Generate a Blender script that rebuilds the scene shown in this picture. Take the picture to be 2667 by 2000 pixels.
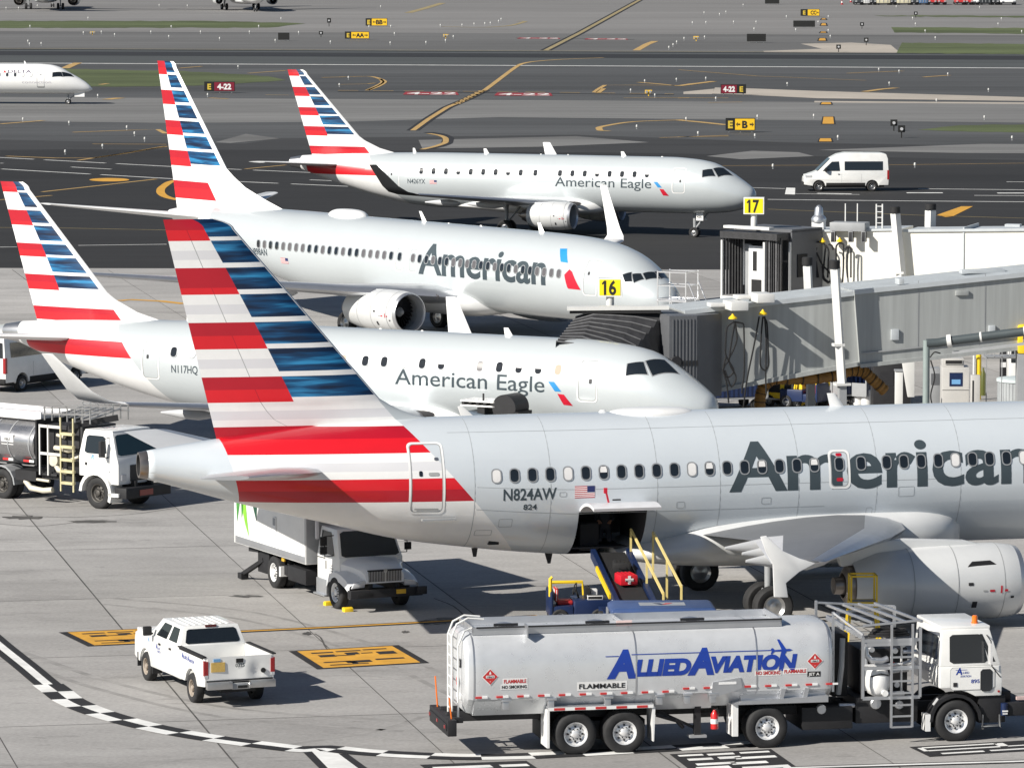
import bpy, bmesh, math, random
from mathutils import Vector, Matrix, Euler
R = math.radians
SC = bpy.context.scene
for o in list(bpy.data.objects): bpy.data.objects.remove(o)
COL = SC.collection

# ---------------------------------------------------------------- camera, sky, sun, exposure
CAM_H, CAM_P, CAM_F = 21.1, 0.0985, 13000.0 / 2667.0
cam = bpy.data.cameras.new('camera'); cam_o = bpy.data.objects.new('camera', cam); COL.objects.link(cam_o)
cam.sensor_width = 36.0; cam.lens = 36.0 * CAM_F; cam.clip_start = 1.0; cam.clip_end = 8000.0
cam_o.location = (0, 0, CAM_H); cam_o.rotation_euler = (math.pi / 2 - CAM_P, 0, 0)
SC.camera = cam_o
SUN_EL, SUN_AZ = R(33), R(35)        # sun to the left of and a little behind the camera
sun_dir = Vector((-math.cos(SUN_EL) * math.cos(SUN_AZ), -math.cos(SUN_EL) * math.sin(SUN_AZ), math.sin(SUN_EL)))
world = bpy.data.worlds.new('World'); SC.world = world; world.use_nodes = True
wn = world.node_tree; bgn = wn.nodes['Background']
sky = wn.nodes.new('ShaderNodeTexSky'); sky.sky_type = 'NISHITA'; sky.sun_disc = False
sky.sun_elevation = SUN_EL; sky.sun_rotation = math.atan2(sun_dir.x, sun_dir.y)
sky.air_density = 0.8; sky.dust_density = 0.4
wn.links.new(sky.outputs[0], bgn.inputs[0]); bgn.inputs[1].default_value = 0.05
sl = bpy.data.lights.new('sun', 'SUN'); sl.energy = 5.0; sl.angle = R(0.5); sl.color = (1.0, 0.95, 0.87)
so = bpy.data.objects.new('sun', sl); COL.objects.link(so)
so.rotation_euler = sun_dir.to_track_quat('Z', 'Y').to_euler(); so.location = (-60, 60, 80)
SC.view_settings.view_transform = 'Standard'; SC.view_settings.look = 'None'
SC.view_settings.gamma = 1.0; SC.view_settings.exposure = 0.45
# ---------------------------------------------------------------- helpers
rnd = random.Random(7)
def px(u, v, z=0.0):
    """ground point seen at a pixel of the 2667 x 2000 photograph"""
    a = (u - 1333.5) / 13000.0; b = (v - 1000) / 13000.0; c, s = math.cos(CAM_P), math.sin(CAM_P)
    d = Vector((a, c - b * s, -s - b * c)); t = (z - CAM_H) / d.z
    return Vector((d.x * t, d.y * t, z))
def gd(x, y, z=0.0): return px(x * 1.2057, y * 1.2057, z)

MATS = {}
def M(name, col, rough=0.5, metal=0.0, var=0.08, scale=2.0, coat=0.0, spec=0.5, streak=None, emit=0.0, bump=0.0, rvar=0.0):
    """principled material with a little procedural unevenness"""
    if name in MATS: return MATS[name]
    m = bpy.data.materials.new(name); m.use_nodes = True; nt = m.node_tree; p = nt.nodes['Principled BSDF']
    p.inputs['Roughness'].default_value = rough; p.inputs['Metallic'].default_value = metal
    p.inputs['Coat Weight'].default_value = coat; p.inputs['Coat Roughness'].default_value = 0.08
    p.inputs['Specular IOR Level'].default_value = spec
    c4 = (*col, 1.0); p.inputs['Base Color'].default_value = c4
    if var or bump or rvar:
        tc = nt.nodes.new('ShaderNodeTexCoord'); mp = nt.nodes.new('ShaderNodeMapping'); no = nt.nodes.new('ShaderNodeTexNoise')
        mp.inputs['Scale'].default_value = streak if streak else (1, 1, 1)
        no.inputs['Scale'].default_value = scale; no.inputs['Detail'].default_value = 5; no.inputs['Roughness'].default_value = 0.6
        nt.links.new(tc.outputs['Object'], mp.inputs[0]); nt.links.new(mp.outputs[0], no.inputs['Vector'])
        mr = nt.nodes.new('ShaderNodeMapRange'); mr.inputs[1].default_value = 0.3; mr.inputs[2].default_value = 0.7
        mr.inputs[3].default_value = 1 - var; mr.inputs[4].default_value = 1 + var
        nt.links.new(no.outputs[0], mr.inputs[0])
        mx = nt.nodes.new('ShaderNodeMix'); mx.data_type = 'RGBA'; mx.blend_type = 'MULTIPLY'; mx.inputs[0].default_value = 1
        mx.inputs[6].default_value = c4; nt.links.new(mr.outputs[0], mx.inputs[7]); nt.links.new(mx.outputs[2], p.inputs['Base Color'])
        if bump:
            bp = nt.nodes.new('ShaderNodeBump'); bp.inputs['Strength'].default_value = bump; bp.inputs['Distance'].default_value = 0.05
            nt.links.new(no.outputs[0], bp.inputs['Height']); nt.links.new(bp.outputs[0], p.inputs['Normal'])
        if rvar:
            m2 = nt.nodes.new('ShaderNodeMapRange'); m2.inputs[1].default_value = 0.3; m2.inputs[2].default_value = 0.7
            m2.inputs[3].default_value = max(.02, rough - rvar); m2.inputs[4].default_value = rough + rvar
            nt.links.new(no.outputs[0], m2.inputs[0]); nt.links.new(m2.outputs[0], p.inputs['Roughness'])
    if emit:
        p.inputs['Emission Color'].default_value = c4; p.inputs['Emission Strength'].default_value = emit
    MATS[name] = m; return m

class MB:
    """collects shapes and links them as one mesh object"""
    def __init__(s): s.v = []; s.f = []; s.mi = []; s.cur = 0
    def add(s, vs, fs, m=None):
        b = len(s.v); s.v += [tuple(q) for q in vs]; k = s.cur if m is None else m
        for f in fs: s.f.append([b + i for i in f]); s.mi.append(k)
        return s
    def box(s, x0, x1, y0, y1, z0, z1, m=None, rot=None, piv=None):
        vs = [Vector((x, y, z)) for x in (x0, x1) for y in (y0, y1) for z in (z0, z1)]
        if rot is not None:
            c = Vector(piv) if piv else Vector(((x0 + x1) / 2, (y0 + y1) / 2, (z0 + z1) / 2)); e = Euler(rot).to_matrix()
            vs = [e @ (q - c) + c for q in vs]
        return s.add(vs, [(0, 1, 3, 2), (4, 6, 7, 5), (0, 4, 5, 1), (2, 3, 7, 6), (0, 2, 6, 4), (1, 5, 7, 3)], m)
    def cbox(s, c, d, m=None, rot=None):
        return s.box(c[0] - d[0] / 2, c[0] + d[0] / 2, c[1] - d[1] / 2, c[1] + d[1] / 2, c[2] - d[2] / 2, c[2] + d[2] / 2, m, rot)
    def tube(s, pts, r, n=8, m=None, caps=True, closed=False):
        pts = [Vector(q) for q in pts]; k = len(pts); rs = r if isinstance(r, (list, tuple)) else [r] * k
        vs = []; up = None
        for i, q in enumerate(pts):
            if closed: t = pts[(i + 1) % k] - pts[i - 1]
            else: t = pts[min(i + 1, k - 1)] - pts[max(i - 1, 0)]
            t.normalize()
            if up is None:
                up = Vector((0, 0, 1)) if abs(t.z) < .95 else Vector((1, 0, 0))
            a = up - t * up.dot(t)
            if a.length < 1e-5: a = t.orthogonal()
            a.normalize(); up = a; b = t.cross(a)
            for j in range(n):
                an = 2 * math.pi * j / n; vs.append(q + (a * math.cos(an) + b * math.sin(an)) * rs[i])
        fs = []
        for i in range(k if closed else k - 1):
            i2 = (i + 1) % k
            for j in range(n): fs.append((i * n + j, i * n + (j + 1) % n, i2 * n + (j + 1) % n, i2 * n + j))
        if caps and not closed: fs.append(tuple(range(n))[::-1]); fs.append(tuple((k - 1) * n + j for j in range(n)))
        return s.add(vs, fs, m)
    def bar(s, a, b, w=.05, h=None, m=None):
        """square bar between two points"""
        a, b = Vector(a), Vector(b); t = (b - a).normalized(); h = h or w
        u = Vector((0, 0, 1)) if abs(t.z) < .95 else Vector((1, 0, 0)); x = t.cross(u).normalized(); y = x.cross(t)
        vs = [q + x * i * w / 2 + y * j * h / 2 for q in (a, b) for i, j in ((-1, -1), (1, -1), (1, 1), (-1, 1))]
        return s.add(vs, [(0, 1, 2, 3)[::-1], (4, 5, 6, 7), (0, 1, 5, 4), (1, 2, 6, 5), (2, 3, 7, 6), (3, 0, 4, 7)], m)
    def lathe(s, prof, c=(0, 0, 0), axis='X', n=24, m=None, ms=None, sz=1.0, cap=(1, 1)):
        """prof: (along axis, radius)"""
        c = Vector(c); vs = []
        for a, r in prof:
            for j in range(n):
                t = 2 * math.pi * j / n; p, q = r * math.cos(t), r * math.sin(t) * sz
                vs.append(c + (Vector((a, p, q)) if axis == 'X' else Vector((p, a, q)) if axis == 'Y' else Vector((p, q, a))))
        for i in range(len(prof) - 1):
            fs = [(i * n + j, i * n + (j + 1) % n, (i + 1) * n + (j + 1) % n, (i + 1) * n + j) for j in range(n)]
            if i == 0: b = len(s.v); s.v += [tuple(q) for q in vs]
            k = ms[i] if ms else (s.cur if m is None else m)
            for f in fs: s.f.append([b + t for t in f]); s.mi.append(k)
        if cap[0] and prof[0][1] > .004: s.f.append([b + j for j in range(n)][::-1]); s.mi.append(ms[0] if ms else (m or s.cur))
        if cap[1] and prof[-1][1] > .004: s.f.append([b + (len(prof) - 1) * n + j for j in range(n)]); s.mi.append(ms[-1] if ms else (m or s.cur))
        return s
    def loft(s, rings, m=None, caps=True, closed=True):
        n = len(rings[0]); vs = [q for r in rings for q in r]; fs = []
        for i in range(len(rings) - 1):
            for j in range(n if closed else n - 1):
                fs.append((i * n + j, i * n + (j + 1) % n, (i + 1) * n + (j + 1) % n, (i + 1) * n + j))
        if caps and closed: fs.append(tuple(range(n))[::-1]); fs.append(tuple((len(rings) - 1) * n + j for j in range(n)))
        return s.add(vs, fs, m)
    def prism(s, poly, d0, d1, plane='XZ', m=None):
        """polygon in a plane, extruded along the third axis from d0 to d1"""
        f = {'XZ': lambda a, b, d: (a, d, b), 'XY': lambda a, b, d: (a, b, d), 'YZ': lambda a, b, d: (d, a, b)}[plane]
        n = len(poly); vs = [f(a, b, d) for d in (d0, d1) for a, b in poly]
        fs = [tuple(range(n)), tuple(range(n, 2 * n))[::-1]] + [(j, n + j, n + (j + 1) % n, (j + 1) % n) for j in range(n)]
        return s.add(vs, fs, m)
    def quad(s, a, b, c, d, m=None): return s.add([a, b, c, d], [(0, 1, 2, 3)], m)
    def poly(s, pts, m=None): return s.add(pts, [tuple(range(len(pts)))], m)
    def mesh(s, name, mats, smooth=None, bevel=0, segs=2):
        me = bpy.data.meshes.new(name); me.from_pydata(s.v, [], s.f)
        for q in (mats if isinstance(mats, (list, tuple)) else [mats]): me.materials.append(q)
        me.polygons.foreach_set('material_index', s.mi)
        bm = bmesh.new(); bm.from_mesh(me)
        bmesh.ops.remove_doubles(bm, verts=bm.verts, dist=1e-5)
        bmesh.ops.recalc_face_normals(bm, faces=bm.faces)
        if bevel:
            es = [e for e in bm.edges if len(e.link_faces) == 2 and e.calc_face_angle(0) > R(32)]
            bmesh.ops.bevel(bm, geom=es, offset=bevel, segments=segs, affect='EDGES', profile=.6, clamp_overlap=True)
        bm.to_mesh(me); bm.free()
        if smooth or bevel:
            me.polygons.foreach_set('use_smooth', [True] * len(me.polygons))
            me.set_sharp_from_angle(angle=R(smooth or 40))
        me.update(); return me
    def build(s, name, mats, parent=None, smooth=None, bevel=0, segs=2, label=None):
        o = bpy.data.objects.new(name, s.mesh(name, mats, smooth, bevel, segs)); COL.objects.link(o)
        if parent is not None: o.parent = parent
        if label: o['label'] = label
        return o

def build_each(mb, name, mats, parent=None, smooth=None, bevel=0):
    """one object for every loose piece collected in mb"""
    par = list(range(len(mb.v)))
    def find(a):
        while par[a] != a: par[a] = par[par[a]]; a = par[a]
        return a
    for f in mb.f:
        for i in f[1:]: par[find(i)] = find(f[0])
    groups = {}
    for f, m in zip(mb.f, mb.mi): groups.setdefault(find(f[0]), []).append((f, m))
    for fs in groups.values():
        q = MB(); ids = {}
        for f, m in fs:
            for i in f:
                if i not in ids: ids[i] = len(q.v); q.v.append(mb.v[i])
            q.f.append([ids[i] for i in f]); q.mi.append(0)
        m = fs[0][1]; q.build(name, [mats[m] if isinstance(mats, (list, tuple)) else mats], parent, smooth, bevel)
def thing(name, label, cat, loc=(0, 0, 0), rz=0.0, group=None):
    o = bpy.data.objects.new(name, None); COL.objects.link(o); o.empty_display_size = .5
    o.location = loc; o.rotation_euler = (0, 0, rz); o['label'] = label; o['category'] = cat
    if group: o['group'] = group
    return o
def tag(o, label, cat, group=None, kind=None, loc=None, rz=None):
    o['label'] = label; o['category'] = cat
    if group: o['group'] = group
    if kind: o['kind'] = kind
    if loc is not None: o.location = loc
    if rz is not None: o.rotation_euler = (0, 0, rz)
    return o
def struct(o): o['kind'] = 'structure'; return o
def dup(root, loc, rz, label=None):
    r = root.copy(); COL.objects.link(r); r.location = loc; r.rotation_euler = (0, 0, rz)
    if label: r['label'] = label
    for ch in list(root.children):
        c = ch.copy(); COL.objects.link(c); c.parent = r
        for g in list(ch.children):
            d = g.copy(); COL.objects.link(d); d.parent = c
    return r

_tc = {}
def text2d(txt, h, bold=0.0, width=None, shear=0.0, space=1.0):
    """(verts, faces) of a line of lettering; capital height h, lower left at 0,0"""
    key = (txt, bold, shear, space)
    if key not in _tc:
        cu = bpy.data.curves.new('lettering', 'FONT'); cu.body = txt; cu.size = 1.0; cu.resolution_u = 4; cu.offset = bold; cu.shear = shear
        cu.space_character = space
        ob = bpy.data.objects.new('lettering', cu); me = bpy.data.meshes.new_from_object(ob)
        vs = [(q.co.x, q.co.y) for q in me.vertices]; fs = [list(p.vertices) for p in me.polygons]
        cu2 = bpy.data.curves.new('l', 'FONT'); cu2.body = 'H'; cu2.size = 1; cu2.offset = bold; o2 = bpy.data.objects.new('l', cu2); m2 = bpy.data.meshes.new_from_object(o2)
        ch = max(q.co.y for q in m2.vertices)
        bpy.data.objects.remove(ob); bpy.data.meshes.remove(me); bpy.data.objects.remove(o2); bpy.data.meshes.remove(m2)
        x0 = min(q[0] for q in vs)
        _tc[key] = ([((a - x0) / ch, b / ch) for a, b in vs], fs)
    vs, fs = _tc[key]
    W = max(a for a, b in vs); sx = h if width is None else width / W
    return [(a * sx, b * h) for a, b in vs], fs
def tris2d(poly): return [tuple(q) for q in poly], [list(range(len(poly)))]
def rrect(w, h, r, n=4, cx=0, cy=0):
    pts = []
    for k, (sx, sy) in enumerate(((1, 1), (-1, 1), (-1, -1), (1, -1))):
        for i in range(n + 1):
            t = math.pi / 2 * (k + i / n); pts.append((cx + sx * (w / 2 - r) + r * math.cos(t), cy + sy * (h / 2 - r) + r * math.sin(t)))
    return pts
def ring2d(outer, inner):
    n = len(outer); return list(outer) + list(inner), [[i, (i + 1) % n, n + (i + 1) % n, n + i] for i in range(n)]
def slice2d(vs, fs, dx=0, dy=0):
    """cut a flat shape along a grid so that it can be wrapped on a curved skin"""
    bm = bmesh.new(); bv = [bm.verts.new((a, b, 0)) for a, b in vs]
    for f in fs:
        try: bm.faces.new([bv[i] for i in f])
        except ValueError: pass
    for ax, st in ((0, dx), (1, dy)):
        if not st: continue
        lo = min(q[ax] for q in vs); hi = max(q[ax] for q in vs); k = 1
        while lo + k * st < hi - 1e-4:
            co = [0, 0, 0]; co[ax] = lo + k * st; no = [0, 0, 0]; no[ax] = 1
            bmesh.ops.bisect_plane(bm, geom=bm.verts[:] + bm.edges[:] + bm.faces[:], plane_co=co, plane_no=no, dist=1e-5); k += 1
    bm.verts.ensure_lookup_table(); bm.verts.index_update()
    V = [(q.co.x, q.co.y) for q in bm.verts]; F = [[q.index for q in f.verts] for f in bm.faces]; bm.free()
    return V, F
def flat(mb, shape, origin, ex, ey, m=None):
    """lay a flat shape on a plane"""
    o, ex, ey = Vector(origin), Vector(ex), Vector(ey)
    mb.add([o + ex * a + ey * b for a, b in shape[0]], shape[1], m)
def pchip(xs, ys):
    n = len(xs); h = [xs[i + 1] - xs[i] for i in range(n - 1)]; d = [(ys[i + 1] - ys[i]) / h[i] for i in range(n - 1)]
    g = [d[0]] + [0] * (n - 2) + [d[-1]]
    for i in range(1, n - 1):
        if d[i - 1] * d[i] > 0:
            w1 = 2 * h[i] + h[i - 1]; w2 = h[i] + 2 * h[i - 1]; g[i] = (w1 + w2) / (w1 / d[i - 1] + w2 / d[i])
    def f(x):
        if x <= xs[0]: return ys[0]
        if x >= xs[-1]: return ys[-1]
        i = 0
        while xs[i + 1] < x: i += 1
        t = (x - xs[i]) / h[i]
        return ys[i] * (1 + 2 * t) * (1 - t) ** 2 + h[i] * g[i] * t * (1 - t) ** 2 + ys[i + 1] * t * t * (3 - 2 * t) + h[i] * g[i + 1] * t * t * (t - 1)
    return f

WHITE = M('white_paint', (.79, .79, .78), .35, 0, .04, 1.5, coat=.3)
SILVER = M('silver_grey_paint', (.515, .553, .568), .31, .15, .02, .5, coat=.6)
SILVER_NEAR = M('pale_silver_paint', (.60, .645, .68), .32, .12, .025, .5, coat=.5)
DARK = M('dark_metal', (.03, .03, .033), .5, .3)
BLACK = M('black_rubber', (.012, .012, .013), .75, 0, .2, 6)
TYRE = M('tyre_rubber', (.02, .02, .021), .8, 0, .25, 5)
STEEL = M('bare_metal', (.55, .55, .55), .3, .9, .1, 3)
ALU = M('brushed_aluminium', (.62, .63, .65), .38, .85, .06, 1.5)
GREYM = M('grey_painted_metal', (.32, .33, .34), .5, .1)
GLASS = M('dark_glass', (.012, .016, .02), .06, 0, 0, spec=.8)
# ---------------------------------------------------------------- fuselage profiles: distance from nose, bottom, top, half width
ST = {
 'A319': [(0, 2.9, 3.0, .02), (.25, 2.4, 3.5, .6), (.8, 2.1, 3.95, 1.0), (1.8, 1.85, 4.75, 1.45), (3, 1.76, 5.4, 1.75), (4.5, 1.73, 5.78, 1.93), (6, 1.73, 5.87, 1.975), (21, 1.72, 5.87, 1.975), (22.4, 1.82, 5.87, 1.97), (24.2, 2.03, 5.86, 1.93), (26.2, 2.32, 5.84, 1.8), (28.4, 2.86, 5.74, 1.5), (31.1, 3.55, 5.44, 1.05), (33.3, 4.19, 5.15, .47), (33.6, 4.27, 5.1, .41)],
 'B737': [(0, 2.55, 2.65, .02), (.2, 2.15, 3.05, .5), (.6, 1.95, 3.4, .85), (1.2, 1.72, 3.75, 1.15), (2, 1.55, 4.3, 1.42), (3, 1.45, 4.75, 1.65), (4.5, 1.4, 5.1, 1.82), (6.5, 1.38, 5.27, 1.88), (9, 1.38, 5.32, 1.88), (24, 1.42, 5.4, 1.88), (27, 1.75, 5.42, 1.82), (30.5, 2.5, 5.42, 1.55), (34, 3.35, 5.34, 1.1), (36.5, 4.05, 5.22, .65), (38.02, 4.6, 4.98, .25)],
 'E175': [(0, 2.55, 2.65, .02), (.15, 2.2, 3.0, .42), (.5, 1.95, 3.3, .72), (1, 1.75, 3.64, .98), (1.9, 1.57, 4.2, 1.27), (2.8, 1.5, 4.6, 1.42), (4.1, 1.45, 4.8, 1.5), (5.5, 1.45, 4.88, 1.505), (20.5, 1.45, 4.86, 1.505), (22.5, 1.6, 4.83, 1.47), (24.5, 1.95, 4.78, 1.32), (27, 2.6, 4.7, 1.03), (29, 3.2, 4.58, .72), (30.2, 3.62, 4.5, .42)],
}
# ---------------------------------------------------------------- pavements, markings, grass
def pave(name, col, dark=.25, scale=.05, streak=(1, 1, 1), rot=-.14, speck=.10, stain=0.0, rough=.9, blot=0.0):
    m = bpy.data.materials.new(name); m.use_nodes = True; nt = m.node_tree; p = nt.nodes['Principled BSDF']; N = nt.nodes.new; L = nt.links.new
    p.inputs['Roughness'].default_value = rough; p.inputs['Specular IOR Level'].default_value = .3
    tc = N('ShaderNodeTexCoord'); mp = N('ShaderNodeMapping'); mp.inputs['Rotation'].default_value = (0, 0, -rot); mp.inputs['Scale'].default_value = streak
    L(tc.outputs['Object'], mp.inputs[0])
    def noise(sc, src, det=6, ro=.6):
        n = N('ShaderNodeTexNoise'); n.inputs['Scale'].default_value = sc; n.inputs['Detail'].default_value = det; n.inputs['Roughness'].default_value = ro; L(src, n.inputs['Vector']); return n.outputs[0]
    def rng(x, a, b, lo, hi):
        r = N('ShaderNodeMapRange'); r.inputs[1].default_value = a; r.inputs[2].default_value = b; r.inputs[3].default_value = lo; r.inputs[4].default_value = hi; L(x, r.inputs[0]); return r.outputs[0]
    def mul(a, b):
        q = N('ShaderNodeMath'); q.operation = 'MULTIPLY'; L(a, q.inputs[0]); L(b, q.inputs[1]); return q.outputs[0]
    v = rng(noise(scale, mp.outputs[0]), .3, .7, 1 - dark, 1 + dark)
    v = mul(v, rng(noise(scale * 9, mp.outputs[0]), .3, .7, 1 - dark * .5, 1 + dark * .5))
    v = mul(v, rng(noise(9.0, tc.outputs['Object'], 4, .7), .3, .7, 1 - speck, 1 + speck))
    if stain:
        v = mul(v, rng(noise(scale * 4.3, mp.outputs[0], 8, .7), .56, .70, 1, 1 - stain))
    if blot:      # each cast slab has its own tone
        m3 = N('ShaderNodeMapping'); m3.vector_type = 'POINT'; m3.inputs['Location'].default_value = (-(-11.1 * .980 + 141.4 * .197) / 5.23, -(-11.1 * -.197 + (141.4 - 4.4) * .980) / 11.25, 0); m3.inputs['Rotation'].default_value = (0, 0, -.1984); m3.inputs['Scale'].default_value = (1, 1, 1)
        rt = N('ShaderNodeMapping'); rt.inputs['Rotation'].default_value = (0, 0, -.1984); L(tc.outputs['Object'], rt.inputs[0])
        m3.inputs['Rotation'].default_value = (0, 0, 0); m3.inputs['Scale'].default_value = (1 / 5.23, 1 / 11.25, 0); L(rt.outputs[0], m3.inputs[0])
        fl = N('ShaderNodeVectorMath'); fl.operation = 'FLOOR'; L(m3.outputs[0], fl.inputs[0]); wn_ = N('ShaderNodeTexWhiteNoise'); wn_.noise_dimensions = '2D'; L(fl.outputs[0], wn_.inputs['Vector'])
        v = mul(v, rng(wn_.outputs['Value'], 0, 1, .90, 1.07))
    if blot:      # scattered scuffs and small dark blotches, longer across the slabs
        m2 = N('ShaderNodeMapping'); m2.inputs['Rotation'].default_value = (0, 0, -.2); m2.inputs['Scale'].default_value = (.45, 1.3, 1); L(tc.outputs['Object'], m2.inputs[0])
        v = mul(v, rng(noise(1.1, m2.outputs[0], 7, .72), .57, .74, 1, 1 - blot)); v = mul(v, rng(noise(.55, m2.outputs[0], 5, .6), .3, .7, .90, 1.08))
    mx = N('ShaderNodeMix'); mx.data_type = 'RGBA'; mx.blend_type = 'MULTIPLY'; mx.inputs[0].default_value = 1; mx.inputs[6].default_value = (*col, 1)
    L(v, mx.inputs[7]); L(mx.outputs[2], p.inputs['Base Color']); return m
def region(name, mat, pts, lev, pxs=True):
    q = [px(u, v) if pxs else Vector((u, v, 0)) for u, v in pts]
    mb = MB(); mb.poly([(a.x, a.y, .004 * lev) for a in q]); return struct(mb.build(name, mat))
SL = .1424
def band(name, mat, t0, t1, lev, X=420):
    mb = MB(); z = .004 * lev; mb.quad((-X, t0 + SL * X, z), (X, t0 - SL * X, z), (X, t1 - SL * X, z), (-X, t1 + SL * X, z)); return struct(mb.build(name, mat))
mb = MB(); mb.quad((-1200, -80, 0), (1200, -80, 0), (1200, 3500, 0), (-1200, 3500, 0)); struct(mb.build('ground', pave('old_far_pavement', (.205, .20, .195), .2, .012, (.35, 2.2, 1), speck=.05)))
ROLD = pave('weathered_asphalt', (.075, .077, .079), .32, .016, (.3, 2.2, 1), speck=.08, stain=.35)
RMID = pave('grey_asphalt', (.17, .169, .165), .28, .02, (.3, 2.2, 1), speck=.08, stain=.25)
RNEW = pave('new_dark_asphalt', (.025, .0248, .0252), .28, .02, (.35, 2.0, 1), speck=.1)
RWY = pave('runway_asphalt', (.075, .081, .082), .22, .02, (.15, 2.0, 1), speck=.06)
RUB = pave('rubber_streak', (.026, .027, .03), .2, .03, (.1, 2.5, 1), speck=.05)
SHO = pave('shoulder_asphalt', (.13, .129, .127), .24, .02, (.3, 2.0, 1), speck=.06, stain=.2)
TANC = pave('tan_concrete', (.40, .36, .31), .12, .06, (1, 1, 1))
CONC = pave('apron_concrete', (.352, .342, .33), .16, .035, (.6, 1.6, 1), rot=.2, speck=.13, stain=.34, blot=.4)
GRASS = pave('mown_grass', (.085, .105, .045), .35, .03, (.5, 2.0, 1), speck=.3, stain=.3)
band('runway_shoulder', SHO, 662, 742, 1); band('runway', RWY, 604, 662, 2); band('runway_rubber', RUB, 634, 650, 3); band('runway_rubber', RUB, 655, 658, 3)
band('taxiway_shoulder', ROLD, 478, 604, 1)
band('taxiway', RMID, 440, 505, 2)
region('taxiway', ROLD, [(-900, 306), (430, 321), (900, 318), (1300, 306), (3600, 330), (3600, 436), (-900, 420)], 3)
region('taxiway', pave('fresh_asphalt', (.043, .043, .044), .25, .02, (.35, 2, 1)), [(-900, 345), (330, 372), (640, 375), (720, 362), (1500, 352), (2050, 372), (3600, 400), (3600, 436), (-900, 436)], 4)
region('taxiway', RNEW, [(-900, 400), (200, 390), (900, 392), (1700, 400), (2667, 418), (3600, 432), (3600, 760), (-900, 720)], 5)
region('asphalt_patch', RMID, [(1090, 366), (1500, 356), (1690, 372), (1400, 384), (1100, 388)], 6)
region('asphalt_patch', RMID, [(1840, 408), (1960, 394), (2080, 398), (2120, 408), (1930, 416)], 6)
region('asphalt_patch', RMID, [(2130, 392), (2560, 376), (3300, 380), (3300, 402), (2500, 400)], 6)
region('asphalt_patch', RMID, [(560, 372), (640, 350), (730, 362), (600, 374)], 6)
mb = MB(); mb.quad((-400, -60, .024), (400, -60, .024), (400, 266.5, .024), (-400, 290.5, .024)); struct(mb.build('apron', CONC))
region('concrete_strip', TANC, [(1862, 229), (1942, 231), (2129, 238), (2667, 254), (3500, 279), (3500, 286), (2667, 264), (2129, 257), (1942, 248), (1855, 245)], 4)
region('concrete_strip', TANC, [(2121, 264), (2667, 268), (3500, 289), (3500, 293), (2667, 272), (2121, 268)], 4)
region('concrete_strip', TANC, [(2085, 115), (2218, 112), (2320, 118), (2345, 139), (1990, 137), (1988, 134), (2140, 128)], 4)
region('concrete_strip', TANC, [(1780, 240), (1860, 232), (1855, 246), (1780, 246)], 3)
for g in ([(-900, 54), (560, 56), (770, 61), (795, 63), (700, 73), (-900, 75)], [(2321, 72), (2667, 74), (3500, 80), (3500, 95), (2667, 89), (2330, 86)], [(2349, 112), (2667, 116), (3500, 124), (3500, 152), (2667, 143), (2335, 139)],
          [(2276, 41), (2667, 42.5), (3500, 46), (3500, 50), (2667, 46.5), (2300, 43.5)], [(-600, 178), (200, 181), (480, 186), (700, 200), (745, 210), (600, 221), (440, 226), (230, 227), (-600, 228)],
          [(2390, 339), (2500, 327), (2667, 325), (3500, 330), (3500, 352), (2667, 346), (2480, 343)]):
    gg = []
    for (a, b), (c, d_) in zip(g, g[1:] + g[:1]):
        n = max(1, int(abs(c - a) / 22))
        for i in range(n):
            t = i / n; e_ = 1.0 if 0 < i < n else 0
            gg.append((a + (c - a) * t + rnd.uniform(-6, 6) * e_, b + (d_ - b) * t + rnd.uniform(-.9, .9) * e_))
    o = region('grass', GRASS, gg, 5); o['kind'] = 'structure'
# slab joints of the apron
J = MB(); d = Vector((-.197, .980)); nrm = Vector((.980, .197)); a0 = Vector((-11.1, 141.4))
def strip(mb, a, b, w, z, m=0):
    t = (b - a); t.normalize(); n = Vector((-t.y, t.x)) * w / 2
    mb.quad((*(a - n), z), (*(a + n), z), (*(b + n), z), (*(b - n), z), m)
def yedge(x): return 278.5 - .03 * x - .6
for i in range(-14, 22):
    o = a0 + nrm * (5.23 * i); t1 = (yedge(o.x) - o.y) / d.y
    strip(J, o + d * -75, o + d * (t1 + (.2 if i else 0)), .028 if i % 2 else .045, .028)
for k in range(-4, 13):
    c = a0 + d * (11.25 * k - 4.5)
    strip(J, c + nrm * -75, c + nrm * 115, .026, .0285)
struct(J.build('slab_joints', M('joint_sealant', (.075, .072, .068), .9, 0, .5, .8)))

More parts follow.
